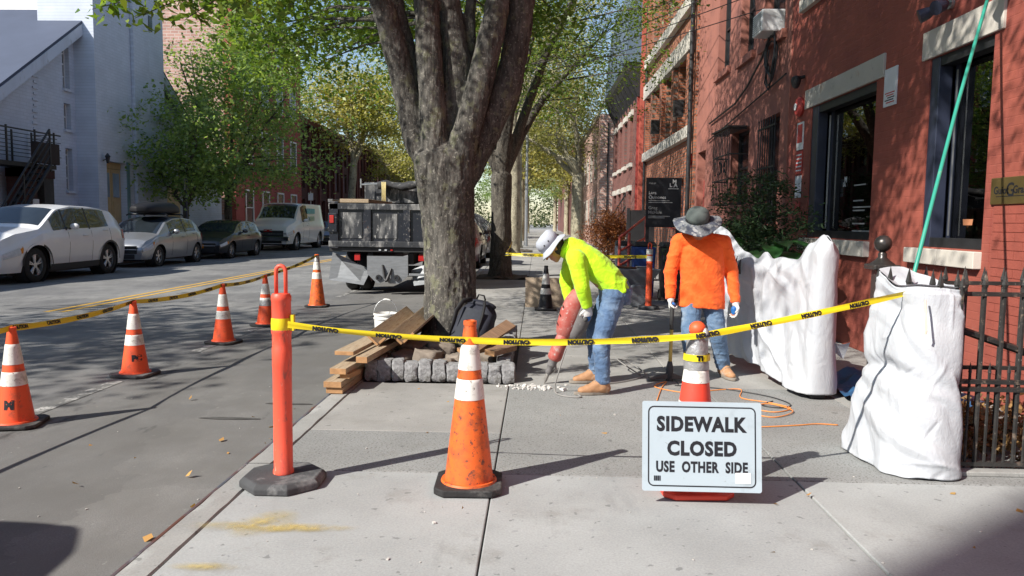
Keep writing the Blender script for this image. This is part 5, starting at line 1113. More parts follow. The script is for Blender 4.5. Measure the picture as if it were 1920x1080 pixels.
# iron fence
fe = thing('iron_fence', 'black spear topped iron fence at the right edge of the pavement', 'fence', (2.46, 4.52, 0))
for k in range(12):
    m = MB(); spear(m, .03+.112*k, 0, .03, 1.2, .013); m.build('picket', M['fencepaint'], fe)
for k in range(11):
    m = MB(); m.cyl((.086+.112*k, .0, .03), (.086+.112*k, 0, .60), .009, n=6); m.tube([(.086+.112*k, 0, .6), (.086+.112*k, 0, .66)], [.012, .001], 6); m.build('short_picket', M['fencepaint'], fe)
for z in (.055, .50, .545, 1.06):
    m = MB(); m.b2((-.02, -.018, z-.012), (1.26, .018, z+.012)); m.build('rail', M['fencepaint'], fe)
m = MB(); m.tube([(.05, .03, .84), (1.3, .06, .42)], .022, 6); m.build('brace', M['fencepaint'], fe)
fe2 = thing('side_fence', 'second spear topped fence run standing behind the iron fence', 'fence', (2.5, 5.12, 0))
for k in range(10):
    m = MB(); spear(m, .06+.125*k, 0, .03, 1.19, .012); m.build('picket', M['fencepaint'], fe2)
for z in (.1, .52, 1.08): m = MB(); m.b2((0, -.015, z-.012), (1.24, .015, z+.012)); m.build('rail', M['fencepaint'], fe2)
kb = thing('fence_plinth', 'low dark stone plinth under the iron fence', 'plinth', (2.46, 4.52, 0)); m = MB(); m.b2((0, -.08, 0), (1.28, .08, .028)); m.build('plinth_stone', M['kerb'], kb, bevel=.006)
nw = thing('newel_post', 'cast iron gate post with round ball finial behind the wrapped corner', 'gate post', (2.36, 5.32, 0))
m = MB(); m.b2((-.05, -.05, 0), (.05, .05, 1.17)); m.build('shaft', M['fencepaint'], nw, bevel=.006)
m = MB(); m.b2((-.088, -.088, 1.15), (.088, .088, 1.185)); m.build('cap', M['fencepaint'], nw, bevel=.008)
m = MB(); m.lathe([(.085, 1.185), (.045, 1.215), (.028, 1.235), (.03, 1.255), (.02, 1.27)], 20); m.sphere((0, 0, 1.325), .058, 20, 12); m.build('ball_finial', pm('worn black iron', (.05, .045, .042), .3, .4, 9, .2, 40, .5), nw, 50)
gp = thing('green_pole', 'long thin teal green pole leaning from the fence to the wall', 'pole', (2.33, 4.98, .2))
m = MB(); pts = [Vector(p)-Vector((2.33, 4.98, .2)) for p in ((2.36, 4.98, .2), (2.385, 4.985, .7), (2.43, 5.01, 1.15), (2.70, 5.34, 1.70), (3.03, 5.76, 2.32), (3.36, 6.16, 2.92), (3.62, 6.46, 3.42), (3.70, 6.56, 3.62))]
m.tube(pts, .0135, 10); m.build('shaft', pm('teal green plastic', (.03, .30, .22), .45, .15, 3, dirt=[((.25, .35, .2), 3, .55, .7)]), gp, 180)
# front yard: paving, tarp, debris behind the fence
mb = MB(); mb.b2((2.5, 5.2, -.1), (3.74, 11.6, .004)); struct(mb.build('yard_paving', M['conc_far']))
tq = thing('blue_tarp', 'crumpled blue tarp lying in the gateway between the wrapped pieces', 'tarp', (3.05, 6.6, .01))
m = MB(); m.grid(lambda u, v: (-.5+1.0*u, -.6+1.2*v, .04+.12*abs(noise.noise((u*4, v*4, 1)))+.06*noise.noise((u*9, v*9, 2))), 24, 24); m.build('tarp_sheet', pm('blue tarp', (.03, .10, .22), .45, .2, 5), tq, 180)
lr = thing('dry_leaf_heap', 'heap of dry brown leaves behind the iron fence', 'leaf heap', (3.2, 5.3, 0))
leaves('leaves', np.column_stack([g_.uniform(-.55, .4, 130), g_.uniform(-.6, .6, 130), g_.uniform(.02, .16, 130)]), 14, .06, .06, leafm('dry leaf', (.16, .08, .035), (.34, .20, .09), .2), lr, seed=8, asp=.6)
# ================================================================== things farther along the pavement
pw = thing('plywood_sheet', 'small plywood sheet standing upright behind the black cone', 'plywood', (.15, 12.95, 0))
m = MB(); m.box((0, 0, .25), (.66, .02, .5), Matrix.Rotation(-.12, 3, 'X')); m.build('panel', pm('raw plywood', (.42, .33, .24), .8, .1, 3, .1, 40, stretch=(1, 1, 6)), pw)
wbm = pm('galvanised dusty barrow', (.20, .22, .25), .55, .2, 6, .1, 40, .3)
wr_ = thing('wheelbarrow', 'grey wheelbarrow parked behind the bending worker', 'wheelbarrow', (1.72, 13.5, 0), .15)
m = MB(); o1 = [(-.42, -.3), (.42, -.24), (.42, .24), (-.42, .3)]; o2 = [(-.26, -.2), (.2, -.16), (.2, .16), (-.26, .2)]
m.add([(x, y, .64) for x, y in o1]+[(x, y, .34) for x, y in o2]+[(x*.96, y*.96, .63) for x, y in o1]+[(x*.96, y*.96, .355) for x, y in o2], [(4, 5, 6, 7)]+[(i, (i+1) % 4, 4+(i+1) % 4, 4+i) for i in range(4)]+[(8+i, 12+i, 12+(i+1) % 4, 8+(i+1) % 4) for i in range(4)]+[(12, 15, 14, 13)]+[(i, 8+i, 8+(i+1) % 4, (i+1) % 4) for i in range(4)]); m.build('tray', wbm, wr_, bevel=.01)
m = MB(); m.tube([(.075*0-.03, .0, 0)]*1+[(.0, 0, 0)], .01, 4) if False else None
mw = Matrix.Rotation(PI/2, 3, 'X'); m.lathe([(.06, -.04), (.17, -.045), (.2, -.02), (.2, .02), (.17, .045), (.06, .04)], 22, (-.05, -.36, .2), mw); m.build('wheel', pm('grey tyre', (.20, .22, .24), .8, .2), wr_, 40)
for s in (-1, 1):
    m = MB(); m.tube([(-.12*s*0-.1, -.36, .2), (.1*s, -.1, .33), (.25*s, .5, .38), (.27*s, .85, .62)], .018, 8); m.build('handle', M['wooddark'], wr_, 180)
    m = MB(); m.tube([(.2*s, .3, .36), (.24*s, .33, .02)], .014, 6); m.build('leg', M['steel'], wr_)
pk_ = thing('shovel', 'shovel lying across the wheelbarrow with its handle pointing left', 'shovel', (1.4, 13.4, .62))
m = MB(); m.tube([(-.72, -.1, .1), (.35, .1, .03)], .02, 8); m.build('handle', M['wooddark'], pk_, 180)
m = MB(); m.grid(lambda u, v: (.35+.28*u, .1+.2*(v-.5)*(1-.5*u*u), .03+.03*(2*v-1)**2), 6, 6); m.build('blade', M['steel'], pk_, 180)
def bin_(label, loc, mat, lid, w=.46):
    t = thing('wheeled_bin', label, 'bin', loc); m = MB(); a, b = w/2, w/2*.85; h = 1.0
    m.add([(x*b, y*b, .06) for x, y in ((-1, -1), (1, -1), (1, 1), (-1, 1))]+[(x*a, y*a, h) for x, y in ((-1, -1), (1, -1), (1, 1), (-1, 1))], [(0, 3, 2, 1), (4, 5, 6, 7)]+[(i, (i+1) % 4, 4+(i+1) % 4, 4+i) for i in range(4)]); m.build('bin_body', mat, t, bevel=.03)
    m = MB(); m.add([(x*a*1.06, y*a*1.06, h+.005) for x, y in ((-1, -1), (1, -1), (1, 1), (-1, 1))]+[(x*a*.9, y*a*.9, h+.09) for x, y in ((-1, -1), (1, -1), (1, 1), (-1, 1))], [(0, 3, 2, 1), (4, 5, 6, 7)]+[(i, (i+1) % 4, 4+(i+1) % 4, 4+i) for i in range(4)]); m.build('lid', lid, t, bevel=.02)
    for s in (-1, 1): m = MB(); m.cyl((s*a*.8, a*.7, .1), (s*a*.95, a*.7, .1), .1, n=16); m.build('wheel', M['rubber'], t)
    m = MB(); m.lathe([(.055, 0), (.055, .004)], 16, (0, -a*.9, .55), Matrix.Rotation(PI/2, 3, 'X')); m.build('emblem', M['whiteink'], t); return t
blk = pm('black bin plastic', (.015, .016, .018), .5, .2); blu = pm('blue bin plastic', (.015, .06, .25), .45, .12)
bin_('blue wheeled bin with black lid by the red railing', (2.02, 14.6, 0), blu, blk, .42)
bin_('black wheeled bin beside the blue bin', (2.55, 14.3, 0), blk, blk, .52)
bin_('grey wheeled bin half hidden left of the blue bin', (1.72, 15.1, 0), pm('grey bin plastic', (.2, .22, .24), .5, .12), blk, .36)
rr_ = pm('coral red railing paint', (.55, .10, .07), .5, .12, 5)
rg = thing('red_railing', 'coral red pipe railing sloping up behind the bins', 'railing', (1.5, 14.0, 0))
for z in (1.17, .93, .66): m = MB(); m.tube([(0, 0, z), (.75, 2.0, z+.2+.2*(z > 1))], .024, 8); m.build('rail', rr_, rg, 180)
for (x, y, h) in ((0, 0, 1.17), (.25, .66, 1.25), (.75, 2.0, 1.55)): m = MB(); m.cyl((x, y, 0), (x, y, h), .026, n=8); m.build('post', rr_, rg)
m = MB(); m.tube([(.75, 2.0, 1.55), (1.5, 1.2, 1.2), (1.5, 1.2, 0)], .024, 8); m.build('rail', rr_, rg, 180)
bd = thing('notice_board', 'black real estate board with white logo and names above the bins', 'sign', (2.43, 15.0, 0))
BD = lambda u, z, d: (u, -d, z)
part('board_panel', M['ink'], bd, BD, -.335, .335, 1.36, 2.31, 0, .03); part('post', M['black'], bd, BD, -.32, -.26, 0, 1.36, -.05, 0); part('post', M['black'], bd, BD, .26, .32, 0, 1.36, -.05, 0)
for body, x, z, s, mt in (('Lara', -.29, 2.02, .085, 'whiteink'), ('Quinones', -.29, 1.935, .085, 'whiteink'), ('Greg', -.29, 1.73, .085, 'greyink'), ('McHale', -.29, 1.645, .085, 'greyink'), ('SOLD BY', -.29, 2.2, .035, 'greyink')):
    text(body, s, M[mt], bd, lambda a, b, q, x=x, z=z: BD(x+a, z+b, .032+q*.2), .001, 'LEFT')
for z, w in ((1.865, .40), (1.83, .46), (1.565, .42), (1.535, .32)): part('lettering', M['greyink'], bd, BD, -.29, -.29+w, z, z+.014, .03, .032)
for ch_, x, z, s in (('M', .20, 2.235, .10), ('L', .13, 2.165, .10), ('A', .22, 2.165, .11)): text(ch_, s, M['whiteink'], bd, lambda a, b, q, x=x, z=z: BD(x+a, z+b, .032+q*.2), .004, name='logo_letter')
part('logo_line', M['whiteink'], bd, BD, .08, .28, 2.095, 2.108, .03, .032)
bfn = thing('black_panel_fence', 'solid black board panel left of the real estate board', 'fence', (2.35, 19.2, 0)); m = MB(); m.b2((-.05, -.06, 0), (.55, 0, 1.75)); m.build('panel', M['black'], bfn); m = MB(); m.b2((-.13, -.07, 0), (-.055, .02, 1.8)); m.build('post', M['black'], bfn)
for k in range(8): m = MB(); m.cyl((.62+.08*k, -.03, 0), (.62+.08*k, -.03, 1.3), .012, n=5); m.build('picket', M['black'], bfn)
srl = thing('stoop_railing', 'black iron stoop railing rising to the slate topped house', 'railing', (2.5, 30.0, 0))
for z in (1.0, .5): m = MB(); m.tube([(0, 0, z), (.95, 0, z+1.6)], .03, 6); m.build('rail', M['black'], srl)
for k in range(9): m = MB(); m.cyl((.1*k+.05, 0, .1+.17*k), (.1*k+.05, 0, 1.0+.17*k), .015, n=5); m.build('baluster', M['black'], srl)
lp_ = thing('street_lamp_post', 'slim pale metal street lamp post between the plane trunks', 'lamp post', (-.62, 44.0, 0))
m = MB(); m.tube([(0, 0, 0), (0, 0, .5), (0, 0, 7.6)], [.13, .1, .07], 12); m.build('pole', M['steel'], lp_, 40); m = MB(); m.tube([(0, 0, 7.5), (-.6, 0, 8.1), (-2.0, 0, 8.3)], .04, 8); m.build('arm', M['steel'], lp_, 180)
m = MB(); m.sphere((-2.2, 0, 8.28), (.35, .14, .08), 12, 8); m.build('lamp_head', M['steel'], lp_, 180)
sp_ = thing('sign_post', 'thin dark sign post in front of the shaded maple', 'sign post', (-13.9, 30.2, 0)); m = MB(); m.cyl((0, 0, 0), (0, 0, 3.0), .035, n=8); m.build('pole', M['navy'], sp_); m = MB(); m.b2((-.02, -.15, 2.5), (.0, .15, 2.95)); m.build('sign_plate', M['steel'], sp_)
sp2 = thing('parking_sign', 'small white parking sign before the dark rowhouses', 'sign post', (-13.9, 47.0, 0)); m = MB(); m.cyl((0, 0, 0), (0, 0, 3.1), .03, n=8); m.build('pole', M['steel'], sp2); m = MB(); m.b2((-.15, -.03, 2.55), (.15, -.01, 3.0)); m.build('sign_plate', M['white'], sp2)
# cords on the pavement
oc = pm('orange cord', (.75, .26, .06), .5, .1, 8); bc = pm('black cord', (.03, .03, .032), .5, .2, 8)
def cord(label, pts, mat, r=.0045):
    t = []; P = [Vector((*p, r+.001) if len(p) == 2 else p) for p in pts]
    for i in range(len(P)-1):
        for k in range(6):
            u = k/6; a, b, c, d = P[max(i-1, 0)], P[i], P[i+1], P[min(i+2, len(P)-1)]; t.append(.5*((2*b)+(c-a)*u+(2*a-5*b+4*c-d)*u*u+(3*b-a-3*c+d)*u**3))
    t.append(P[-1]); m = MB(); m.tube(t, r, 8); return tag(m.build('extension_cord', mat, smooth=180), label, 'cord')
cord('orange extension cord looping behind the sign', [(1.0, 6.2), (1.12, 6.7), (1.2, 6.95), (1.06, 6.72), (1.3, 6.5), (1.55, 6.62), (1.8, 6.68), (1.72, 6.35), (1.9, 6.2), (2.02, 6.02), (1.85, 5.88), (1.7, 6.02), (1.88, 6.12, .013), (2.0, 5.9, .013), (1.8, 5.72), (1.62, 5.85)], oc)
cord('single orange cord running from the sign to the wrapped corner', [(1.25, 5.45), (1.5, 5.42), (1.7, 5.45), (1.9, 5.5), (2.06, 5.55), (2.2, 5.53)], oc)
cord('thin black cable tangled with the orange cord', [(1.25, 6.8), (1.5, 6.75), (1.75, 6.62), (1.98, 6.4), (2.06, 6.15), (1.95, 6.02), (1.82, 6.1), (1.95, 6.25)], bc, .005)
cord('grey power cable trailing from the breaker past the boot', [(.26, 6.42, .38), (.20, 6.40, .18), (.17, 6.42, .03), (.22, 6.3, .008), (.38, 6.25, .008), (.36, 6.45, .008), (.55, 6.72, .008), (.85, 6.95, .008), (1.05, 7.25, .01), (.95, 7.6, .05), (.8, 7.4, .12), (1.0, 7.2, .01)], pm('grey cable', (.25, .24, .23), .6), .006)
# small scatter
fl_ = thing('fallen_leaves', 'fallen ochre leaves scattered over road and pavement', 'leaves'); tag(fl_, kind='stuff')
pl_ = [(-2.23, 5.2), (-2.0, 4.9), (-2.5, 4.75), (-2.3, 5.8), (-2.0, 6.0), (-1.95, 5.5), (-2.1, 4.4), (-1.9, 5.1), (-2.6, 4.2), (-3.0, 5.0), (-.33, 3.78), (-.75, 5.1), (-.6, 6.0), (1.3, 3.9), (.2, 5.7), (2.3, 4.1), (2.0, 3.4), (1.1, 3.3), (-1.76, 4.6), (-1.78, 5.2), (-1.8, 5.35), (-1.77, 5.9), (-1.85, 6.1), (-1.8, 3.9), (-1.79, 7.2), (-1.84, 7.6), (-1.82, 8.3), (-1.9, 3.5), (-1.0, 6.5), (-2.2, 6.8), (-2.9, 6.3), (-2.0, 5.85), (-1.95, 6.05), (1.45, 4.05), (2.5, 3.9), (.5, 5.2)]
C = np.array([(x, y, (-.09 if x < -1.72 else .008)) for x, y in pl_]); leaves('leaf_scatter', C, 1, .03, .055, leafm('ochre leaf', (.36, .17, .05), (.55, .33, .12), .2), fl_, flat=.02, seed=3, asp=.7, tilt=.25)
rub = thing('concrete_rubble', 'white broken concrete crumbs round the breaker point', 'rubble', (.0, 6.62, 0)); tag(rub, kind='stuff'); m = MB()
for k in range(110):
    s = random.uniform(.004, .018)*(1 if k > 8 else 1.6); q = rough_block(s*1.5, s*1.2, s*.8, 300+k, s*.25); x, y = random.gauss(-.02, .12), random.gauss(0, .05); a = random.uniform(0, 3)
    m.add([(v[0]*math.cos(a)-v[1]*math.sin(a)+x, v[0]*math.sin(a)+v[1]*math.cos(a)+y, v[2]) for v in q.v], q.f)
m.build('crumbs', pm('broken concrete', (.62, .60, .57), .9, .15, 20), rub)
lt = thing('litter_specks', 'white paper scraps and pebbles scattered on road and pavement', 'litter'); tag(lt, kind='stuff'); m = MB()
for k in range(150):
    x = random.uniform(-5.5, 2.4); y = random.uniform(2.9, 11); z = -.098 if x < -1.73 else .001
    if -1.75 < x < -1.5: continue
    s = random.uniform(.003, .008) if k > 9 else random.uniform(.008, .016); a = random.uniform(0, 3); m.box((x, y, z+s*.25), (s*1.4, s, s*.5), a)
m.build('specks', pm('pale grit', (.5, .48, .45), .9, .3, 40), lt)
for k, (x, y, sx, sy) in enumerate(((-2.35, 5.75, .24, .035), (-2.05, 6.25, .2, .03))):
    m = MB(); m.add([(x+sx*math.cos(2*PI*j/20)*(1+.35*noise.noise((j*.8, k, 2))), y+sy*math.sin(2*PI*j/20)*(1+.4*noise.noise((j*.7, k, 5))), -.0955) for j in range(20)], [tuple(range(20))]); m.build('tar_patch', pm('tar', (.075, .072, .068), .8, .3, 14, .4, 60, world=True) if k == 0 else bpy.data.materials['tar'], road)
# yellow spray marks and steel shims in the pavement: flat paint
spm, snt, sbs = nodes_of('yellow spray paint'); 
c = ramp(snt, noi(snt, pos(snt), 6, 5), [(.3, (.62, .47, .14)), (.7, (.5, .42, .2))]); snt.links.new(c, sbs.inputs['Base Color']); sbs.inputs['Roughness'].default_value = .9
tr2 = snt.nodes.new('ShaderNodeBsdfTransparent'); mx2 = snt.nodes.new('ShaderNodeMixShader'); sg_ = snt.nodes.new('ShaderNodeTexGradient'); sg_.gradient_type = 'SPHERICAL'
mpn = snt.nodes.new('ShaderNodeMapping'); tcn = snt.nodes.new('ShaderNodeTexCoord'); snt.links.new(tcn.outputs['Object'], sg_.inputs[0])
mul = snt.nodes.new('ShaderNodeMath'); mul.operation = 'MULTIPLY'; snt.links.new(sg_.outputs[1], mul.inputs[0]); snt.links.new(ramp(snt, noi(snt, pos(snt), 9, 6, .7), [(.35, (.1, .1, .1)), (.65, (.95, .95, .95))]), mul.inputs[1])
snt.links.new(mul.outputs[0], mx2.inputs[0]); snt.links.new(tr2.outputs[0], mx2.inputs[1]); snt.links.new(sbs.outputs[0], mx2.inputs[2]); snt.links.new(mx2.outputs[0], snt.nodes['Material Output'].inputs[0])
m = MB(); m.add([(1.0*math.cos(2*PI*k/24), 1.0*math.sin(2*PI*k/24), 0) for k in range(24)], [tuple(range(24))]); o = m.build('spray_mark', spm, side); o.location = (-1.25, 3.46, .0045); o.scale = (.42, .07, 1); mk = o.data
for (x, y, sx, sy, rz) in ((-1.28, 3.5, .14, .2, -.6), (-1.36, 3.03, .16, .045, 0), (-1.1, 3.45, .3, .05, .05)): inst(mk, "spray_mark", side, (x, y, .0055+.0012*sx*5), (0, 0, rz), (sx, sy, 1))
# ================================================================== workers
def clothm(name, col, var=.1, bs=.5, rough=.8, dirt=(), stretch=None):
    m = pm(name, col, rough, var, 5, 0, 60, dirt=dirt, sheen=.15, stretch=stretch); nt = m.node_tree; b = nt.nodes['Principled BSDF']
    bump(nt, b, noi(nt, coords(nt), 11, 4, .55, 1.2), bs, .03); bump(nt, b, noi(nt, coords(nt), 320, 2), .12, .002); return m
M['hiviz'] = clothm('hi-vis lime knit', (.50, .86, .01), .06); M['hiorange'] = clothm('hi-vis orange knit', (.95, .13, .012), .06)
M['denim'] = clothm('worn denim', (.075, .135, .245), .28, .6, .85, [((.19, .27, .38), 4.5, .5, .74), ((.035, .065, .12), 11, .56, .72)])
M['denim2'] = clothm('faded denim', (.095, .165, .275), .25, .6, .85, [((.22, .28, .35), 5, .5, .72), ((.20, .18, .16), 7, .60, .75)])
M['skin'] = pm('tanned skin', (.42, .20, .125), .5, .1, 9, .1, 120); M['hair'] = pm('dark hair', (.012, .01, .009), .6, .2, 20, .4, 90)
M['boot'] = pm('tan work boot leather', (.40, .21, .105), .7, .14, 8, .3, 50, dirt=[((.5, .4, .32), 7, .58, .7)]); M['sole'] = pm('boot sole', (.22, .19, .16), .85, .2, 10)
M['glove'] = pm('white knit glove', (.66, .66, .64), .85, .08, 20, .4, 150, dirt=[((.4, .4, .38), 9, .6, .75)]); M['glovepalm'] = pm('blue latex palm', (.02, .16, .48), .5, .12, 8)
def cap(m, p0, p1, r0, r1, n=14, ref=None, sy=1.0, f0=False, f1=False):
    p0, p1 = Vector(p0), Vector(p1); d = (p1-p0).normalized(); P, Q = [], []
    if not f0:
        for k in (.98, .8, .5, .2): P.append(p0-d*r0*k); Q.append(r0*math.sqrt(1-k*k))
    P += [p0, p0.lerp(p1, .5), p1]; Q += [r0, (r0+r1)/2, r1]
    if not f1:
        for k in (.2, .5, .8, .98): P.append(p1+d*r1*k); Q.append(r1*math.sqrt(1-k*k))
    m.tube(P, Q, n, True, ref, sy)
def chain(m, pts, rad, **kw):
    for i in range(len(pts)-1): cap(m, pts[i], pts[i+1], rad[i], rad[i+1], f0=kw.get('f0', False) and i == 0, f1=kw.get('f1', False) and i == len(pts)-2)
def hand_parts(m, w, d, n, curl, L=.17, thumb=1, spread=.06, rs=1.0):
    """palm and five separate fingers closing towards n; w wrist, d hand direction, thumb = side of the thumb"""
    w, d, n = Vector(w), Vector(d).normalized(), Vector(n).normalized(); n = (n-d*n.dot(d)).normalized(); s = d.cross(n)*thumb; k = L/.18
    m.tube([w-d*.02*k, w+d*.02*k, w+d*.06*k, w+d*.09*k], [.027*k*rs, .034*k*rs, .042*k*rs, .038*k*rs], 14, True, s, .5)
    for i, (off, ln) in enumerate(((.030, .075), (.010, .084), (-.011, .078), (-.030, .060))):
        p = w+d*.082*k+s*off*k; a = 0; r = .0098*k*rs; dd = (d+s*off*spread*20).normalized(); P = [p-d*.02*k]
        P.append(p)
        for j, f in enumerate((.45, .32, .25)):
            a += curl*(.75, 1.0, .75)[j]+.05*i; v = dd*math.cos(a)+n*math.sin(a); p = p+v*ln*k*f; P.append(p)
        m.tube(P, [r*1.05, r*1.05, r, r*.92, r*.72], 8); m.sphere(P[-1], r*.74, 8, 6)
    p = w+d*.028*k+s*.026*k; q = p+(d*.55+s*.75+n*.25).normalized()*.04*k; r_ = q+(d*.75+s*.15+n*(.5+.3*curl)).normalized()*.032*k; e = r_+(d*.7-s*.2*curl+n*(.6+.2*curl)).normalized()*.024*k
    m.tube([p, q, r_, e], [.015*k*rs, .0125*k*rs, .011*k*rs, .008*k*rs], 9); m.sphere(e, .0085*k*rs, 8, 6)
def boot(parent, ank, toe, mats=('boot', 'sole')):
    """ankle-high boot pointing from ank to toe (both at ground level)"""
    a = Vector(ank); d = (Vector(toe)-a); L = d.length; d.normalize(); s = Vector((-d.y, d.x, 0)); z = Vector((0, 0, 1))
    m = MB(); H = a-d*.055
    cap(m, a+z*.19, a+z*.07, .052, .055, f0=True); cap(m, H+z*.055+d*.03, a+d*L*.62+z*.045, .046, .047, ref=s, sy=.95); cap(m, a+d*L*.55+z*.045, a+d*L*.86+z*.038, .05, .043, ref=s, sy=.75); cap(m, a+z*.12, a+d*L*.5+z*.05, .045, .045)
    r = remesh(m, .009, 3); r.v = [(x, y, max(zz, a.z+.018)) for x, y, zz in r.v]; b = r.build('boot', M[mats[0]], parent, 180)
    o = []; 
    for k in range(28):
        t = 2*PI*k/28; u = math.cos(t); v = math.sin(t); lx = (L*.5+.052)*u+(L*.5-.005); wy = (.047+.008*u)*v*(1-.1*(u < 0)); o.append(a+d*lx+s*wy)
    m = MB(); m.add([tuple(p+z*.002) for p in o]+[tuple(p+z*.026) for p in o], [tuple(range(28))[::-1], tuple(range(28, 56))]+[(i, (i+1) % 28, 28+(i+1) % 28, 28+i) for i in range(28)]); m.build('sole', M[mats[1]], b, bevel=.004)
    for k in range(3):
        c = a+d*(.045+.022*k)+z*(.135-.02*k); m = MB(); m.tube([c-s*.03, c+d*.012+z*.008, c+s*.03], .0035, 5); m.build('lace', M['sole'], b)
    return b
def body_mesh(name, mb_, parent, mat, voxel=.011):
    return remesh(mb_, voxel, 2).build(name, mat, parent, 180)
def head(m, c, fw, up, k=1.0):
    """head with brow, nose, mouth, chin and ears: c centre, fw facing direction"""
    c, fw, up = Vector(c), Vector(fw).normalized(), Vector(up).normalized(); up = (up-fw*up.dot(fw)).normalized(); s = fw.cross(up)
    def P(f, u, l): return c+fw*f*k+up*u*k+s*l*k
    cap(m, P(-.025, .03, 0), P(.015, .03, 0), .083*k, .08*k, 18); cap(m, P(.02, .0, 0), P(.035, -.055, 0), .066*k, .052*k, 16); cap(m, P(.055, -.085, -.012), P(.055, -.085, .012), .026*k, .026*k)
    cap(m, P(.088, .022, 0), P(.108, -.018, 0), .009*k, .014*k, 8); cap(m, P(.08, .035, -.035), P(.08, .035, .035), .014*k, .014*k, 8)
    cap(m, P(.083, -.048, -.02), P(.083, -.048, .02), .0085*k, .0085*k, 8); cap(m, P(.08, -.06, -.016), P(.08, -.06, .016), .008*k, .008*k, 8)
    for q in (-1, 1): cap(m, P(-.005, .018, .082*q), P(-.008, -.022, .078*q), .015*k, .010*k, 8); cap(m, P(.058, -.012, .045*q), P(.05, -.03, .05*q), .022*k, .02*k, 8)
def fold(amp=.006, sc=7, ax=(1, 1, 2.2)):
    def w(p, n):
        q = Vector((p.x*sc*ax[0], p.y*sc*ax[1], p.z*sc*ax[2])); k = 1-2*abs(noise.noise(q)); return amp*(.55*max(0, k)**2+.22*max(0, 1-2*abs(noise.noise(q*2.1+Vector((7, 1, 2)))))**2-.25)
    return w

# ---------------------------------------------------------------- worker in orange: stands facing us, head bowed
P_ = thing('person', 'worker in bright orange shirt and wide grey hat, head bowed, gripping a mattock', 'person', (1.54, 7.2, 0))
o = Vector((1.54, 7.2, 0)); L = lambda *p: Vector(p)-o
shL, elL, wrL = L(1.335, 7.22, 1.275), L(1.255, 7.22, 1.00), L(1.25, 7.13, .745)
shR, elR, wrR = L(1.735, 7.22, 1.265), L(1.825, 7.23, .99), L(1.85, 7.14, .715)
hpL, knL, anL = L(1.46, 7.21, .76), L(1.43, 7.10, .42), L(1.46, 7.03, .09)
hpR, knR, anR = L(1.64, 7.22, .76), L(1.70, 7.17, .42), L(1.79, 7.27, .09)
hc = L(1.47, 7.10, 1.43)
m = MB(); head(m, hc, (-.12, -.82, -.55), (-.05, -.5, .85), .95); cap(m, L(1.50, 7.2, 1.30), hc+V(.01, .02, -.05), .058, .056)
m.tube([L(1.55, 7.21, .72), L(1.55, 7.21, .9), L(1.54, 7.21, 1.1), L(1.53, 7.21, 1.25), L(1.52, 7.2, 1.33)], [.15, .15, .165, .15, .07], 18, True, (1, 0, 0), .62)
chain(m, [shL, elL, wrL], [.055, .042, .030]); chain(m, [shR, elR, wrR], [.055, .042, .030]); chain(m, [hpL, knL, anL], [.08, .058, .042]); chain(m, [hpR, knR, anR], [.08, .058, .042])
for a, t in ((anL, (-.06, -.95)), (anR, (.25, -.95))): cap(m, a, Vector((a.x+t[0]*.14, a.y+t[1]*.14, .05)), .04, .03)
hand_parts(m, wrL, (.06, -.1, -1), (.7, -.4, 0), 1.0, .16, 1); hand_parts(m, wrR, (-.02, -.1, -1), (-.6, -.3, 0), .4, .16, -1)
body_mesh('body', m, P_, M['skin'], .0075)
m = MB()
m.tube([L(1.545, 7.2, .665), L(1.55, 7.2, .75), L(1.55, 7.205, .92), L(1.54, 7.21, 1.1), L(1.535, 7.21, 1.22), L(1.53, 7.21, 1.30), L(1.52, 7.2, 1.345)], [.222, .216, .203, .208, .208, .150, .075], 26, True, (1, 0, 0), .60)
chain(m, [shL, elL, wrL+V(.0, .005, .0)], [.08, .062, .046], f1=True); chain(m, [shR, elR, wrR+V(0, .005, 0)], [.08, .062, .046], f1=True)
chain(m, [shL, L(1.53, 7.21, 1.29), shR], [.08, .085, .08])
def wr_or(p, n):
    f = fold(.007, 6)(p, n); t = max(0, 1-abs(p.z-.70)/.10); f += .005*t*math.sin(p.x*46+p.z*14+3*noise.noise(p*6)); return f+(.006*max(0, math.sin(p.z*44+p.x*16+4*noise.noise(p*7)))**3 if abs(p.x) > .22 else 0)
remesh(m, .0085, 5, wr_or).build('shirt', M['hiorange'], P_, 180)
m = MB(); m.tube([L(1.52, 7.2, 1.325), L(1.515, 7.19, 1.36)], [.078, .070], 20, False); m.build('collar', M['hiorange'], P_, 180)
m = MB(); m.tube([L(1.55, 7.21, .86), L(1.55, 7.21, .76), L(1.55, 7.21, .69)], [.175, .18, .165], 20, True, (1, 0, 0), .68)
chain(m, [hpL, knL, anL], [.105, .082, .068], f1=True); chain(m, [hpR, knR, anR], [.105, .082, .066], f1=True)
def wr_je(p, n): return fold(.006, 8, (1, 1, 2.6))(p, n)+(.006*max(0, math.sin(p.z*66+5*noise.noise(p*9)))**2 if p.z < .24 else 0)+(.005*max(0, math.sin(p.z*52+p.x*20+4*noise.noise(p*8)))**2 if .34 < p.z < .56 else 0)
remesh(m, .0085, 4, wr_je).build('jeans', M['denim2'], P_, 180)
boot(P_, (anL.x, anL.y, 0), (anL.x-.03, anL.y-.19, 0)); boot(P_, (anR.x, anR.y, 0), (anR.x+.045, anR.y-.18, 0))
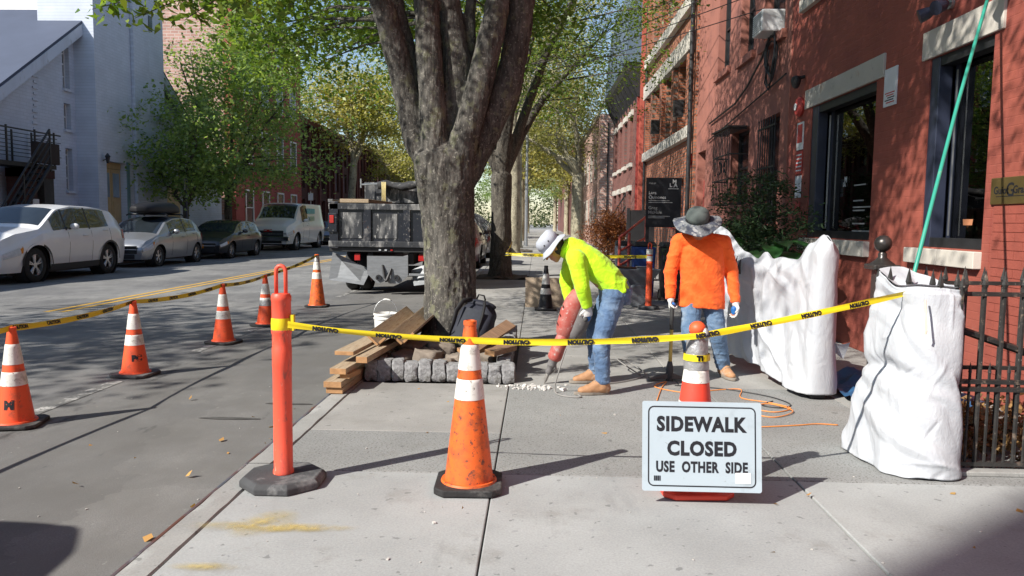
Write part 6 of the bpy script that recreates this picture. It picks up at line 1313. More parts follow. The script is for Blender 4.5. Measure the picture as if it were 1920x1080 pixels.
for w_, d_, n_, cu, th in ((wrL, (.06, -.1, -1), (.7, -.4, 0), 1.0, 1), (wrR, (-.02, -.1, -1), (-.6, -.3, 0), .4, -1)):
    m = MB(); hand_parts(m, w_, d_, n_, cu, .165, th, rs=1.12); cap(m, w_-Vector(d_).normalized()*.03, w_+Vector(d_).normalized()*.01, .032, .032)
    gl = remesh(m, .0048, 1).build('glove', M['glove'], P_, 180)
    dn, nn = Vector(d_).normalized(), Vector(n_).normalized(); m = MB(); cap(m, w_+dn*.055+nn*.017, w_+dn*.085+nn*.016, .03, .026, 12, dn.cross(nn), .9); m.build('palm_coating', M['glovepalm'], gl, 180)
# hat: soft crown and drooping brim
hatg = pm('grey green hat cloth', (.10, .12, .115), .85, .12, 7, .3, 90); camo = pm('camouflage brim cloth', (.20, .21, .22), .85, .1, 9, .3, 60, dirt=[((.07, .08, .11), 12, .45, .51), ((.36, .36, .36), 17, .55, .60)])
ht = thing('brimmed_hat', 'wide brimmed grey camouflage hat on the orange shirted worker', 'hat', (1.47, 7.10, 1.475)); ht.rotation_euler = (R(24), R(-7), 0)
m = MB(); m.lathe([(.108, 0), (.107, .05), (.098, .085), (.075, .108), (.04, .118), (.001, .12)], 28)
for i in range(len(m.v)): v = Vector(m.v[i]); k = 1+.05*noise.noise(v*14); m.v[i] = (v.x*k, v.y*k*1.08, v.z*(1+.1*noise.noise(v*9)))
m.build('crown', hatg, ht, 180)
m = MB(); m.grid(lambda u, v: ((.105+.115*v)*math.cos(2*PI*u)*(1+.03*math.sin(6*PI*u)), (.113+.115*v)*math.sin(2*PI*u), .004-.035*v**1.4+.020*v*math.cos(4*PI*u+.6)+.010*v*math.sin(10*PI*u)), 60, 10, True); bo_ = m.build('brim', camo, ht, 180); bo_.modifiers.new('s', 'SOLIDIFY').thickness = .004
m = MB(); m.lathe([(.1085, .004), (.111, .008), (.1105, .028), (.1085, .032)], 28, cap=False); m.build('hat_band', M['bag2'], ht, 180)
# mattock held head-down
mt = thing('mattock', 'mattock with yellow handle resting on the pavement in the gloved hand', 'mattock', (1.24, 7.02, 0))
m = MB(); m.tube([(.0, .0, .05), (.006, .01, .3), (.012, .03, .47)], [.017, .0165, .0165], 12); m.build('handle', pm('yellow fibreglass', (.55, .40, .10), .45, .12, 8, dirt=[((.3, .24, .12), 14, .6, .72)]), mt, 180)
m = MB(); m.tube([(.012, .03, .47), (.016, .055, .70)], [.0185, .0195], 12); m.build('rubber_grip', M['rubber'], mt, 180)
m = MB(); m.tube([(0, 0, .0), (0, 0, .13), (0, 0, .18)], [.034, .032, .02], 12); m.build('socket', M['rubberg'], mt, 180)
irn = pm('dusty forged iron', (.11, .10, .095), .7, .25, 12, .4, 50, .4, dirt=[((.3, .29, .27), 9, .55, .7)])
m = MB(); m.add([(-.19, -.045, .012), (-.19, .045, .012), (-.19, .045, .022), (-.19, -.045, .022), (-.03, -.025, .02), (-.03, .025, .02), (-.03, .025, .07), (-.03, -.025, .07), (.03, -.025, .02), (.03, .025, .02), (.03, .025, .07), (.03, -.025, .07), (.17, -.008, .008), (.17, .008, .008), (.17, .008, .02), (.17, -.008, .02)],
    [(0, 1, 2, 3)]+[(a+i, a+(i+1) % 4, a+4+(i+1) % 4, a+4+i) for a in (0, 4, 8) for i in range(4)]+[(15, 14, 13, 12)]); m.build('mattock_head', irn, mt, bevel=.005)

# ---------------------------------------------------------------- worker in lime: bends over the breaker, facing left
o = Vector((.58, 6.62, 0)); L = lambda *p: Vector(p)-o
Q_ = thing('person', 'worker in lime green hoodie bending over an electric breaker, pale bucket hat', 'person', tuple(o))
shN, elN, wrN = L(.335, 6.44, 1.135), L(.385, 6.40, .905), L(.435, 6.45, .735)
shF, elF, wrF = L(.32, 6.80, 1.13), L(.27, 6.86, .92), L(.30, 6.82, .745)
hpN, knN, anN = L(.655, 6.50, .82), L(.555, 6.42, .45), L(.575, 6.40, .09)
hpF, knF, anF = L(.655, 6.70, .82), L(.53, 6.82, .47), L(.555, 6.87, .09)
hc = L(.145, 6.61, 1.215)
m = MB(); head(m, hc, (-.66, -.10, -.74), (-.72, 0, .70), .95); cap(m, L(.29, 6.62, 1.20), hc+V(.035, 0, .01), .06, .058)
m.tube([L(.68, 6.6, .80), L(.63, 6.6, .92), L(.52, 6.61, 1.04), L(.40, 6.62, 1.13), L(.30, 6.62, 1.19)], [.15, .15, .16, .155, .07], 18, True, (0, 1, 0), .68)
chain(m, [shN, elN, wrN], [.055, .042, .03]); chain(m, [shF, elF, wrF], [.055, .042, .03]); chain(m, [hpN, knN, anN], [.085, .06, .043]); chain(m, [hpF, knF, anF], [.085, .06, .043])
for a in (anN, anF): cap(m, a, Vector((a.x-.14, a.y-.02, .05)), .04, .03)
hand_parts(m, wrN, (.12, .12, -1), (-.35, .9, 0), 1.15, .16, -1); hand_parts(m, wrF, (-.12, -.3, -1), (.35, -.9, 0), 1.15, .16, 1)
body_mesh('body', m, Q_, M['skin'], .0075)
m = MB(); hcv = hc; fwv = Vector((-.66, -.10, -.74)).normalized(); upv = Vector((-.72, 0, .70)); upv = (upv-fwv*upv.dot(fwv)).normalized(); cap(m, hc-fwv*.03-upv*.02, hc-fwv*.045+upv*.03, .075, .08); m.build('hair', M['hair'], Q_, 180)
m = MB(); sv = fwv.cross(upv)
for q in (-1, 1):
    m.sphere(hc+fwv*.078+upv*.014+sv*q*.03, .0085, 8, 6)
m.build('eyes', pm('dark eye', (.03, .02, .018), .2), Q_, 180)
m = MB()
m.tube([L(.715, 6.6, .84), L(.68, 6.6, .89), L(.60, 6.6, .985), L(.50, 6.61, 1.075), L(.40, 6.62, 1.145), L(.32, 6.62, 1.195), L(.265, 6.62, 1.215)], [.168, .178, .182, .188, .188, .135, .085], 26, True, (0, 1, 0), .66)
chain(m, [shN, elN, wrN], [.083, .066, .046], f1=True); chain(m, [shF, elF, wrF], [.083, .066, .046], f1=True); chain(m, [shN, L(.33, 6.62, 1.165), shF], [.08, .09, .08])
cap(m, L(.30, 6.62, 1.23), L(.36, 6.62, 1.21), .088, .09, ref=(0, 1, 0))                      # hood lying on the shoulders
def wr_gr(p, n):
    f = fold(.007, 6.5, (1.4, 1, 1.8))(p, n); c = p.x*.8-p.z*.6; return f+.007*max(0, math.sin(c*46+5*noise.noise(p*5)))**2*max(0, min(1, (p.x+.02)*6))
remesh(m, .0085, 5, wr_gr).build('hoodie', M['hiviz'], Q_, 180)
m = MB(); m.tube([L(.275, 6.62, 1.205), L(.235, 6.62, 1.225), L(.215, 6.62, 1.235)], [.09, .088, .075], 22, False, (0, 1, 0), .95); h_ = m.build('hood_rim', M['hiviz'], Q_, 180); h_.modifiers.new('s', 'SOLIDIFY').thickness = .012
m = MB(); m.tube([L(.66, 6.6, .92), L(.685, 6.6, .85), L(.675, 6.6, .76)], [.16, .178, .165], 20, True, (0, 1, 0), .80)
chain(m, [hpN, knN, anN], [.105, .076, .060], f1=True); chain(m, [hpF, knF, anF], [.105, .076, .060], f1=True)
def wr_j2(p, n): return fold(.006, 8, (1, 1, 2.4))(p, n)+(.006*max(0, math.sin(p.z*66+5*noise.noise(p*9)))**2 if p.z < .26 else 0)+(.006*max(0, math.sin((p.z+p.x*.5)*60+4*noise.noise(p*7)))**2 if p.z > .62 else 0)+(.005*max(0, math.sin(p.z*58+p.x*20+4*noise.noise(p*8)))**2 if .36 < p.z < .56 else 0)
remesh(m, .0085, 4, wr_j2).build('jeans', M['denim'], Q_, 180)
for a_, k_ in ((anN, 0), (anF, 1)): boot(Q_, (a_.x, a_.y, 0), (a_.x-.20, a_.y-.03, 0))
for w_, d_, n_, th in ((wrN, (.12, .12, -1), (-.35, .9, 0), -1), (wrF, (-.12, -.3, -1), (.35, -.9, 0), 1)):
    m = MB(); hand_parts(m, w_, d_, n_, 1.15, .165, th, rs=1.12); cap(m, w_-Vector(d_).normalized()*.03, w_+Vector(d_).normalized()*.01, .032, .032)
    gl = remesh(m, .0048, 1).build('glove', M['glove'], Q_, 180)
    dn, nn = Vector(d_).normalized(), Vector(n_).normalized(); m = MB(); cap(m, w_+dn*.07+nn*.022, w_+dn*.10+nn*.024, .033, .03, 12, dn.cross(nn), .9); m.build('palm_coating', M['glovepalm'], gl, 180)
ht = thing('bucket_hat', 'pale grey bucket hat with eyelets on the lime green worker', 'hat', tuple(o+hc-fwv*.01+upv*.062))
ht.rotation_euler = (upv*.93+fwv*.05).normalized().to_track_quat('Z', 'X').to_euler(); hc2 = pm('pale grey cotton', (.42, .45, .51), .85, .08, 6, .3, 90)
m = MB(); m.lathe([(.104, -.02), (.105, .03), (.097, .065), (.07, .088), (.001, .094)], 28)
for i in range(len(m.v)): v = Vector(m.v[i]); m.v[i] = tuple(v*(1+.05*noise.noise(v*15)))
m.build('crown', hc2, ht, 180)
m = MB(); m.grid(lambda u, v: ((.103+.045*v)*math.cos(2*PI*u), (.103+.045*v)*math.sin(2*PI*u), -.018-.040*v+.006*v*math.sin(8*PI*u)), 48, 6, True); b_ = m.build('brim', hc2, ht, 180); b_.modifiers.new('s', 'SOLIDIFY').thickness = .004
for a in (0, .35, 2.8, 3.2, 4.3, 4.8):
    m = MB(); m.lathe([(.003, 0), (.007, 0), (.007, .002)], 10, (.1065*math.cos(a), .1065*math.sin(a), .02), Matrix.Rotation(a, 3, 'Z') @ Matrix.Rotation(PI/2, 3, 'Y')); m.build('eyelet', M['bag2'], ht)
# electric breaker, red shell in front and grey motor housing behind
bk = thing('electric_breaker', 'dusty red electric breaker with its chisel on the pavement', 'breaker', (.085, 6.80, .0))
tip = Vector((0, 0, .0)); topv = Vector((.315, -.14, .87)); ax = topv.normalized(); Lk = topv.length
side_v = Vector((.1, 1, 0)); side_v = (side_v-ax*side_v.dot(ax)).normalized(); fr = -ax.cross(side_v)
redb = pm('dusty red breaker shell', (.42, .085, .068), .6, .14, 7, .15, 60, dirt=[((.40, .22, .19), 7, .46, .70), ((.5, .42, .39), 24, .58, .70)]); gryb = pm('dusty grey housing', (.16, .15, .15), .7, .2, 9, .2, 60, dirt=[((.4, .38, .36), 6, .5, .7)])
chsl = pm('worn chisel steel', (.36, .34, .32), .55, .2, 20, .2, 60, .5)
def A(t, f=0, s=0): return ax*(t*Lk)+fr*f+side_v*s
m = MB(); m.tube([A(.0), A(.03), A(.10), A(.13)], [.004, .016, .017, .017], 8); m.build('chisel', chsl, bk, 50)
m = MB(); m.tube([A(.11), A(.13), A(.15), A(.19), A(.20), A(.24), A(.27)], [.026, .034, .030, .034, .042, .040, .052], 18); m.build('chuck', gryb, bk, 40)
m = MB(); m.tube([A(.14, .04), A(.18, .05), A(.22, .03)], .010, 8); m.build('retainer', chsl, bk, 180)
m = MB(); m.tube([A(.26), A(.275), A(.30), A(.46), A(.52), A(.54)], [.050, .062, .065, .060, .055, .042], 20); m.build('barrel', redb, bk, 40)
m = MB(); m.tube([A(.50), A(.53, .0), A(.60, -.005), A(.74, -.012), A(.86, -.012), A(.95, -.006), A(.985, 0)], [.05, .074, .088, .096, .092, .070, .036], 22, True, fr, .8); m.build('motor_shell', redb, bk, 40)
m = MB(); m.tube([A(.52, .05), A(.57, .075), A(.66, .09), A(.78, .09), A(.87, .075), A(.93, .045)], [.04, .066, .08, .082, .068, .04], 16, True, fr, .85); m.build('grey_housing', gryb, bk, 40)
for k in range(3):
    c = A(.62+.085*k, -.105, -.0); m = MB(); m.box(c-side_v*.045, (.006, .045, .012), (Matrix((fr, side_v, ax)).transposed())); m.build('vent_slot', chsl, bk)
m = MB(); m.tube([A(.80, .12, -.21), A(.80, .085, -.1), A(.80, .06, 0), A(.80, .085, .1), A(.80, .12, .21)], .017, 10); m.build('handle_bar', gryb, bk, 180)
for s in (-1, 1): m = MB(); m.tube([A(.80, .10, s*.13), A(.80, .128, s*.235)], [.021, .02], 12); m.build('hand_grip', M['rubber'], bk, 180)
m = MB(); m.tube([A(.60, .085, -.02), A(.55, .10, -.03), A(.50, .105, -.03)], [.022, .02, .012], 10); m.build('cable_sleeve', M['rubberg'], bk, 180)
# ================================================================== vehicles
def paint(name, col, rough=.28, metal=.0, coat=.6, var=.03, dirt=()): return pm(name, col, rough, var, 3, 0, 40, metal, dirt, coat=coat)
M['tyre'] = pm('tyre rubber', (.02, .02, .021), .85, .25, 8, .2, 40); M['alloy'] = pm('alloy rim', (.48, .49, .50), .3, .1, 8, 0, 40, .85)
M['carglass'] = pm('dark car glass', (.02, .026, .032), .03, .2, 3, spec=.6, coat=.25); M['trim'] = pm('black trim', (.02, .02, .022), .55, .15, 6)
M['lens'] = pm('clear lamp lens', (.55, .58, .62), .08, .15, 20, spec=.9); M['redlens'] = pm('red lamp lens', (.42, .02, .02), .15, .12, 12); M['amber'] = pm('amber lens', (.6, .22, .02), .2, .1, 12); M['chrome'] = pm('chrome', (.62, .64, .66), .12, .05, 5, 0, 40, 1)
def lerpc(tab, x):
    if x <= tab[0][0]: return tab[0][1]
    for (a, b), (c, d) in zip(tab, tab[1:]):
        if x <= c: t = (x-a)/(c-a+1e-9); return b+(d-b)*t
    return tab[-1][1]
def smoothc(tab, x, w=.05): return sum(lerpc(tab, x+k*w) for k in (-1, -.5, 0, .5, 1))/5
def wheel_mesh(parent, c, r, w, spokes=5, dual=False):
    Mx = Matrix.Rotation(PI/2, 3, 'X'); s = 1 if c[1] > 0 else -1
    t = MB(); t.lathe([(r*.62, -w/2), (r*.9, -w/2), (r*.985, -w*.38), (r, -w*.2), (r, w*.2), (r*.985, w*.38), (r*.9, w/2), (r*.62, w/2)], 32, c, Mx, cap=False)
    ty = t.build('tyre', M['tyre'], parent, 40)
    m = MB(); m.lathe([(r*.66, -w*.44), (r*.66, w*.44), (r*.60, w*.46), (r*.58, w*.30), (r*.58, -w*.30), (r*.60, -w*.46), (r*.66, -w*.44)], 32, c, Mx, cap=False)
    cc = Vector(c)+V(0, s*w*.30, 0); m.lathe([(.001, -.02), (r*.16, -.02), (r*.15, .02), (.001, .024)], 16, cc, Mx, cap=False)
    for k in range(spokes):
        for da in ((-.14, .14) if spokes == 5 else (0,)):
            a = 2*PI*k/spokes+.3; p0 = cc+V(math.cos(a+da*.6)*r*.12, 0, math.sin(a+da*.6)*r*.12); p1 = cc+V(math.cos(a+da)*r*.62, -s*.005, math.sin(a+da)*r*.62); m.tube([p0, p1], [r*.055, r*.062], 6)
    m.build('rim', M['alloy'], ty, 40)
    m = MB(); m.lathe([(.001, -.01), (r*.6, -.01), (r*.6, .01), (.001, .01)], 24, Vector(c)+V(0, s*w*.02, 0), Mx, cap=False); m.build('brake_disc', M['trim'], ty)
    return ty
def car(name, label, cat, loc, rz, Lc, Wc, wb, fo, wr, top, belt, x_glass, xw, side_wins, mat, sill=.24, tumble=.17, roof_crown=.05, spokes=5, group=None, clad=True, front=None):
    """x runs from the tail (0) to the nose (Lc); top = whole silhouette, belt = shoulder line; glasshouse between x_glass"""
    t = thing(name, label, cat, loc, rz, group); x_r = Lc-fo-wb; x_f = Lc-fo; X0 = Lc/2
    def arch(x):
        z = sill
        for xc in (x_r, x_f):
            d = abs(x-xc); ra = wr*1.17
            if d < ra: z = max(z, wr+math.sqrt(ra*ra-d*d)*.98)
        return z
    def plan(x): u = abs(x-Lc/2)/(Lc/2); return 1-.03*u**2-.17*u**7
    TZ = lambda x: smoothc(top, x, .03); BZ = lambda x: min(smoothc(belt, x, .05), TZ(x)-.01)
    def pt(x, r):
        """r 0..1 lower side, 1..2 glass side, 2..3 across the top to the middle"""
        hw = Wc/2*plan(x); zb, zs, zt = arch(x), BZ(x), TZ(x)
        if r <= 1:
            z = zb+(zs-zb)*r; k = (z-sill)/(zs-sill+1e-6); sec = .955+.075*math.sin(min(1, k*1.05)*PI*.62)-.045*max(0, k-.75)/.25*k; return Vector((x-X0, hw*sec, z))
        sh = hw*(.955+.075*math.sin(PI*.62)-.045); gh = zt-zs; ed = min(.05, gh*.5)
        if r <= 2:
            k = r-1; z = zs+(gh-ed)*k; return Vector((x-X0, sh-tumble*min(1, gh/.5)*k-.02*min(1, k*6), z))
        k = r-2; y0 = sh-tumble*min(1, gh/.5)-.02; y = y0*(1-k); q = 1-k
        return Vector((x-X0, y, zt-ed*(q**6)-roof_crown*(q**2)*.5))
    xs = sorted({round(Lc*k/90, 4) for k in range(91)} | {x_r-wr*1.17, x_r+wr*1.17, x_f-wr*1.17, x_f+wr*1.17}); rows = [k/8 for k in range(9)]+[1+k/5 for k in range(1, 6)]+[2+k/8 for k in range(1, 9)]
    m = MB(); n = len(rows)
    for s in (1, -1):
        vs = [pt(x, r)*1 for x in xs for r in rows]; vs = [(v.x, v.y*s, v.z) for v in vs]
        m.add(vs, [(i*n+j, (i+1)*n+j, (i+1)*n+j+1, i*n+j+1) for i in range(len(xs)-1) for j in range(n-1)])
    for xe in (xs[0], xs[-1]):
        a = [pt(xe, r) for r in rows]; poly = [(v.x, v.y, v.z) for v in a]+[(v.x, -v.y, v.z) for v in reversed(a[:-1])]; m.add(poly, [tuple(range(len(poly)))])
    bm_ = bmesh.new(); me = bpy.data.meshes.new('b'); me.from_pydata(m.v, [], m.f); bm_.from_mesh(me); bmesh.ops.remove_doubles(bm_, verts=bm_.verts, dist=.0015); bmesh.ops.recalc_face_normals(bm_, faces=bm_.faces); bm_.to_mesh(me); bm_.free()
    me.materials.append(mat); me.polygons.foreach_set('use_smooth', [True]*len(me.polygons)); me.set_sharp_from_angle(angle=R(42)); body = bpy.data.objects.new('body', me); COL.objects.link(body); body.parent = t
    def patch(nm, x0, x1, r0, r1, mt, off=.006, nx=14, nr=6, sides=(1, -1), par=None, r0f=None, r1f=None):
        out = None
        for s in sides:
            mm = MB()
            def f(u, v):
                x = x0+(x1-x0)*u; a = r0f(x) if r0f else r0; b = r1f(x) if r1f else r1; p = pt(x, a+(b-a)*v); e = .01
                tx = pt(x+e, a+(b-a)*v)-p; tr = pt(x, min(3, a+(b-a)*v+e))-p
                if tr.length < 1e-6: tr = Vector((0, 0, 1))
                nn = tx.cross(tr)
                nn = nn.normalized() if nn.length > 1e-9 else Vector((0, 1, 0))
                if nn.y < -.01 or (abs(nn.y) < .3 and nn.z < 0): nn = -nn
                q = p+nn*off; return (q.x, q.y*s, q.z)
            mm.grid(f, nx, nr); out = mm.build(nm, mt, par or t, 180)
        return out
    for (a, b) in side_wins: patch('side_window', a, b, 1.10, 1.93, M['carglass'], .007)
    if len(side_wins) > 1:
        for (a, b), (c, d) in zip(side_wins, side_wins[1:]): patch('pillar', b, c, 1.05, 1.97, M['trim'], .006, 4)
    for (nm, a, b) in (('windshield', *xw[0]), ('rear_window', *xw[1])):
        if a is None: continue
        mm = MB()
        def f(u, v, a=a, b=b):
            x = a+(b-a)*u; k = (v-.5)*2; r = 2+(1-abs(k)*.90); p = pt(x, r); dz = (pt(x+.02, 2.9).z-pt(x-.02, 2.9).z)/.04; nn = Vector((-dz, 0, 1)).normalized(); q = p+nn*.008; return (q.x, q.y*(1 if k > 0 else -1), q.z)
        mm.grid(f, 10, 14); mm.build(nm, M['carglass'], t, 180)
    if clad:
        patch('sill_cladding', x_r+wr*1.2, x_f-wr*1.2, 0, .16, M['trim'], .012)
        for xc in (x_r, x_f):
            for s in (1, -1):
                mm = MB(); ra = wr*1.17
                def f(u, v):
                    a = PI*(u*1.0); x = min(max(xc+math.cos(a)*(ra+.045*v), .02), Lc-.02); z = max(wr+math.sin(a)*(ra+.045*v)*.98, sill); hw = pt(min(max(x, .03), Lc-.03), .5).y; return (x-X0, s*(hw+.010), z)
                mm.grid(f, 20, 2); mm.build('arch_trim', M['trim'], t, 180)
    for s in (1, -1):
        for xc in (x_r, x_f):
            mm = MB(); mm.lathe([(wr*1.15, -.28), (wr*1.15, 0.0)], 24, (xc-X0, (Wc/2-.33) if s > 0 else -(Wc/2-.05), wr), Matrix.Rotation(PI/2, 3, 'X'), cap=False); mm.build('wheel_well', M['trim'], t)
            wheel_mesh(t, (xc-X0, s*(Wc/2*.93-.09), wr), wr, .21, spokes)
    mm = MB(); mm.b2((-X0*.9, -Wc*.38, sill-.06), (X0*.9, Wc*.38, sill+.12)); mm.build('underbody', M['trim'], t)
    # doors: seams and handles, mirrors
    for s in (1, -1):
        for (a, b) in side_wins[:2]:
            p = pt(a+.12, .86); mm = MB(); mm.tube([(p.x, s*(p.y+.012), p.z), (p.x+.1, s*(p.y+.028), p.z+.004), (p.x+.2, s*(p.y+.012), p.z+.01)], .012, 6); mm.build('door_handle', mat, t, 180)
        for a in [side_wins[0][0]]+[w[1] for w in side_wins[:2]]:
            mm = MB(); mm.tube([(pt(a, r).x, s*(pt(a, r).y+.001), pt(a, r).z) for r in (.1, .3, .5, .7, .9, .99)], .004, 4); mm.build('door_seam', M['trim'], t)
        p = pt(side_wins[-1][1]-.10 if len(side_wins) < 3 else side_wins[1][1]-.1, 1.1); mm = MB(); mm.sphere((p.x, s*(p.y+.13), p.z+.06), (.06, .11, .075), 12, 8); mi = mm.build('wing_mirror', mat, t, 180)
        mm = MB(); mm.tube([(p.x, s*p.y, p.z), (p.x, s*(p.y+.08), p.z+.03)], .02, 6); mm.build('stalk', M['trim'], mi)
    # lamps, bumpers, plates
    zf = smoothc(top, Lc-.25, .05)
    patch('headlight', Lc-.42, Lc-.03, .66, .92, M['lens'], .012); patch('indicator', Lc-.5, Lc-.42, .70, .88, M['amber'], .012, 3)
    patch('tail_light', .03, .32, .72, .97, M['redlens'], .012)
    nose = pt(Lc, .5).x; yw = pt(Lc, .5).y
    part_ = lambda nm, mt, y0, y1, z0, z1, x0, x1, bv=.01: (lambda q: q.build(nm, mt, t, bevel=bv))((MB().b2((x0, y0, z0), (x1, y1, z1))))
    part_('grille', M['trim'], -yw*.8, yw*.8, zf*.50, zf*.78, nose-.02, nose+.012); part_('grille_bar', M['chrome'], -yw*.8, yw*.8, zf*.63, zf*.66, nose+.012, nose+.02, .003)
    part_('lower_grille', M['trim'], -yw*.7, yw*.7, sill+.02, sill+.15, nose-.05, nose+.012); part_('number_plate', M['amber'], -.15, .15, sill+.17, sill+.30, nose+.012, nose+.018, .002)
    part_('rear_plate', M['amber'], -.15, .15, .75, .88, -X0-.018, -X0-.004, .002)
    return t, pt, X0, patch
CY = -12.45
def grow(o, k): o.scale = (k, k, k); return o
suv, ptS, X0s, _ = car('white_suv', 'white five door crossover at the left picture edge', 'car', (CY-.02, 18.85, -.1), -PI/2, 4.75, 1.90, 2.82, .93, .38,
    [(0, .85), (.05, 1.12), (.25, 1.36), (.62, 1.62), (1.2, 1.70), (2.3, 1.72), (2.85, 1.64), (3.45, 1.30), (3.65, 1.20), (4.3, 1.10), (4.62, .98), (4.72, .80), (4.75, .60)], [(0, .84), (.1, 1.12), (.6, 1.18), (1.5, 1.12), (3.4, 1.08), (3.6, 1.08), (4.75, .66)],
    (.3, 3.5), ((2.85, 3.5), (.2, .68)), [(.95, 1.78), (1.84, 2.70), (2.76, 3.20)], paint('white car paint', (.74, .74, .75)))
hb, ptH, X0h, _ = car('silver_hatchback', 'silver hatchback carrying a long black roof box', 'car', (CY-.1, 24.7, -.1), -PI/2, 4.0, 1.74, 2.55, .80, .315,
    [(0, .7), (.05, .95), (.25, 1.22), (.7, 1.45), (1.3, 1.50), (2.0, 1.48), (2.5, 1.36), (3.15, 1.0), (3.4, .93), (3.75, .82), (3.95, .66), (4.0, .5)], [(0, .7), (.1, .98), (.8, 1.0), (2.8, .92), (3.3, .88), (4.0, .55)],
    (.2, 3.2), ((2.05, 3.12), (.12, .6)), [(.7, 1.45), (1.52, 2.45)], paint('silver grey paint', (.33, .34, .36), .3, .6), clad=False)
bx_ = thing('roof_box', 'long glossy black cargo box on the silver hatchback', 'roof box', (CY-.1, 25.0, 1.52), -PI/2)
m = MB()
def rb(u, v):
    x = -1.1+2.2*u; k = max(0, 1-abs(2*u-1)**3.2); wy = .40*(k**.35 if k > 0 else 0); a = 2*PI*v; c, s = math.cos(a), math.sin(a); z = (.30 if s > 0 else .09)*math.copysign(abs(s)**.7, s)*(.45+.55*k)*(1-.2*u if s > 0 else 1); return (x, wy*math.copysign(abs(c)**.7, c), .10+z)
m.grid(rb, 30, 28); m.build('box_shell', pm('black box shell', (.012, .012, .015), .55, .05, 3, spec=.3), bx_, 180)
for x in (-.5, .5):
    m = MB(); m.tube([(x, -.62, -.04), (x, -.55, .0), (x, .55, .0), (x, .62, -.04)], .022, 8); m.build('roof_bar', M['trim'], bx_, 180)
sd_, _, _, _ = car('black_hatchback', 'black five door car parked between the silver hatchback and white van', 'car', (CY+.1, 30.0, -.1), -PI/2, 4.35, 1.76, 2.6, .88, .315,
    [(0, .7), (.05, .95), (.3, 1.15), (.8, 1.40), (1.4, 1.46), (2.1, 1.44), (2.6, 1.32), (3.2, 1.0), (3.5, .92), (4.0, .82), (4.3, .66), (4.35, .5)], [(0, .7), (.1, .92), (.8, .97), (2.8, .92), (3.4, .88), (4.35, .55)],
    (.2, 3.2), ((2.15, 3.15), (.12, .65)), [(.75, 1.55), (1.62, 2.55)], paint('black car paint', (.02, .02, .024)), clad=False)
vn, ptV, X0v, _ = car('white_van', 'white cargo van with chrome grille behind the black car', 'van', (CY-.2, 39.0, -.1), -PI/2, 5.7, 2.02, 3.43, .95, .38,
    [(0, 1.0), (.02, 1.7), (.12, 2.02), (.5, 2.10), (3.6, 2.10), (4.0, 2.0), (4.62, 1.42), (4.75, 1.32), (5.4, 1.14), (5.62, 1.02), (5.7, .8)], [(0, .9), (.05, 1.2), (3.4, 1.2), (4.6, 1.14), (4.8, 1.1), (5.7, .8)],
    (.2, 4.7), ((3.86, 4.62), (None, None)), [(3.15, 4.0)], paint('white van paint', (.80, .80, .78)), tumble=.12, sill=.30, clad=False, spokes=8)
for body, x, z, s, mt in (('GMC', 0, .86, .17, 'redlens'),):
    nx = ptV(5.7, .5).x+.022; text(body, s, M[mt], vn, lambda a, b, q, z=z: (nx+q, a, z+b), .004)
m = MB(); m.b2((ptV(5.7, .5).x-.02, -.92, .42), (ptV(5.7, .5).x+.09, .92, .62)); m.build('chrome_bumper', M['chrome'], vn, bevel=.03)
m = MB(); m.b2((ptV(5.7, .5).x, -.78, .72), (ptV(5.7, .5).x+.015, .78, .75)); m.build('chrome_strip', M['chrome'], vn)
for s in (-1, 1):
    yb = ptV(2.0, 1.3).y; m = MB(); m.b2((-.9, s*yb+.004*s, 1.62), (.35, s*(yb+.007), 1.86)); m.build('teal_lettering_band', pm('teal print', (.12, .42, .42), .5, .3, 6), vn)
    m = MB(); m.b2((-.6, s*ptV(2.0, .95).y+.004*s, 1.3), (.1, s*(ptV(2.0, .95).y+.007), 1.5)); m.build('green_print', pm('green print', (.35, .46, .3), .5, .3, 8), vn)
shade_van = copy_tree(vn); shade_van.location = (-4.95, -.62, -.1); tag(shade_van, 'added white van outside the picture, put in to shade the lower left road', 'van')  # unseen copy of the van, added to cast the lower left shadow
fcar, _, _, _ = car('grey_sedan', 'grey sedan half hidden between the white van and the dump truck', 'car', (CY, 46.5, -.1), -PI/2, 4.6, 1.8, 2.7, .9, .33,
    [(0, .7), (.05, .95), (.8, 1.02), (1.4, 1.36), (2.0, 1.44), (2.7, 1.38), (3.4, 1.0), (3.7, .92), (4.3, .8), (4.6, .5)], [(0, .7), (.1, .92), (3.4, .92), (4.6, .55)], (.2, 3.4), ((2.6, 3.35), (.85, 1.35)), [(1.3, 1.95), (2.02, 2.85)], paint('grey blue paint', (.2, .23, .28), .3, .5), clad=False)
rc, _, _, _ = car('dark_red_suv', 'dark red and black wagon parked ahead of the dump truck', 'car', (-2.75, 26.5, -.1), PI/2, 4.7, 1.88, 2.75, .9, .36,
    [(0, .75), (.05, 1.1), (.2, 1.5), (.5, 1.68), (2.4, 1.72), (3.0, 1.6), (3.5, 1.2), (4.3, 1.05), (4.6, .9), (4.7, .6)], [(0, .75), (.1, 1.02), (3.4, 1.02), (4.7, .6)], (.2, 3.5), ((2.9, 3.45), (.06, .3)), [(.5, 1.5), (1.56, 2.5), (2.56, 3.1)], paint('dark maroon paint', (.10, .012, .015)))
rc2, _, _, _ = car('pale_parked_car', 'pale silver car parked farther ahead by the plane trunks', 'car', (-2.75, 33.5, -.1), PI/2, 4.5, 1.8, 2.65, .9, .33,
    [(0, .7), (.05, .95), (.3, 1.2), (.8, 1.42), (2.0, 1.46), (2.7, 1.36), (3.3, 1.0), (4.0, .88), (4.45, .6), (4.5, .5)], [(0, .7), (.1, .95), (3.3, .92), (4.5, .55)], (.2, 3.3), ((2.4, 3.25), (.1, .6)), [(.8, 1.7), (1.76, 2.8)], paint('pale silver paint', (.45, .47, .5), .3, .5), clad=False)
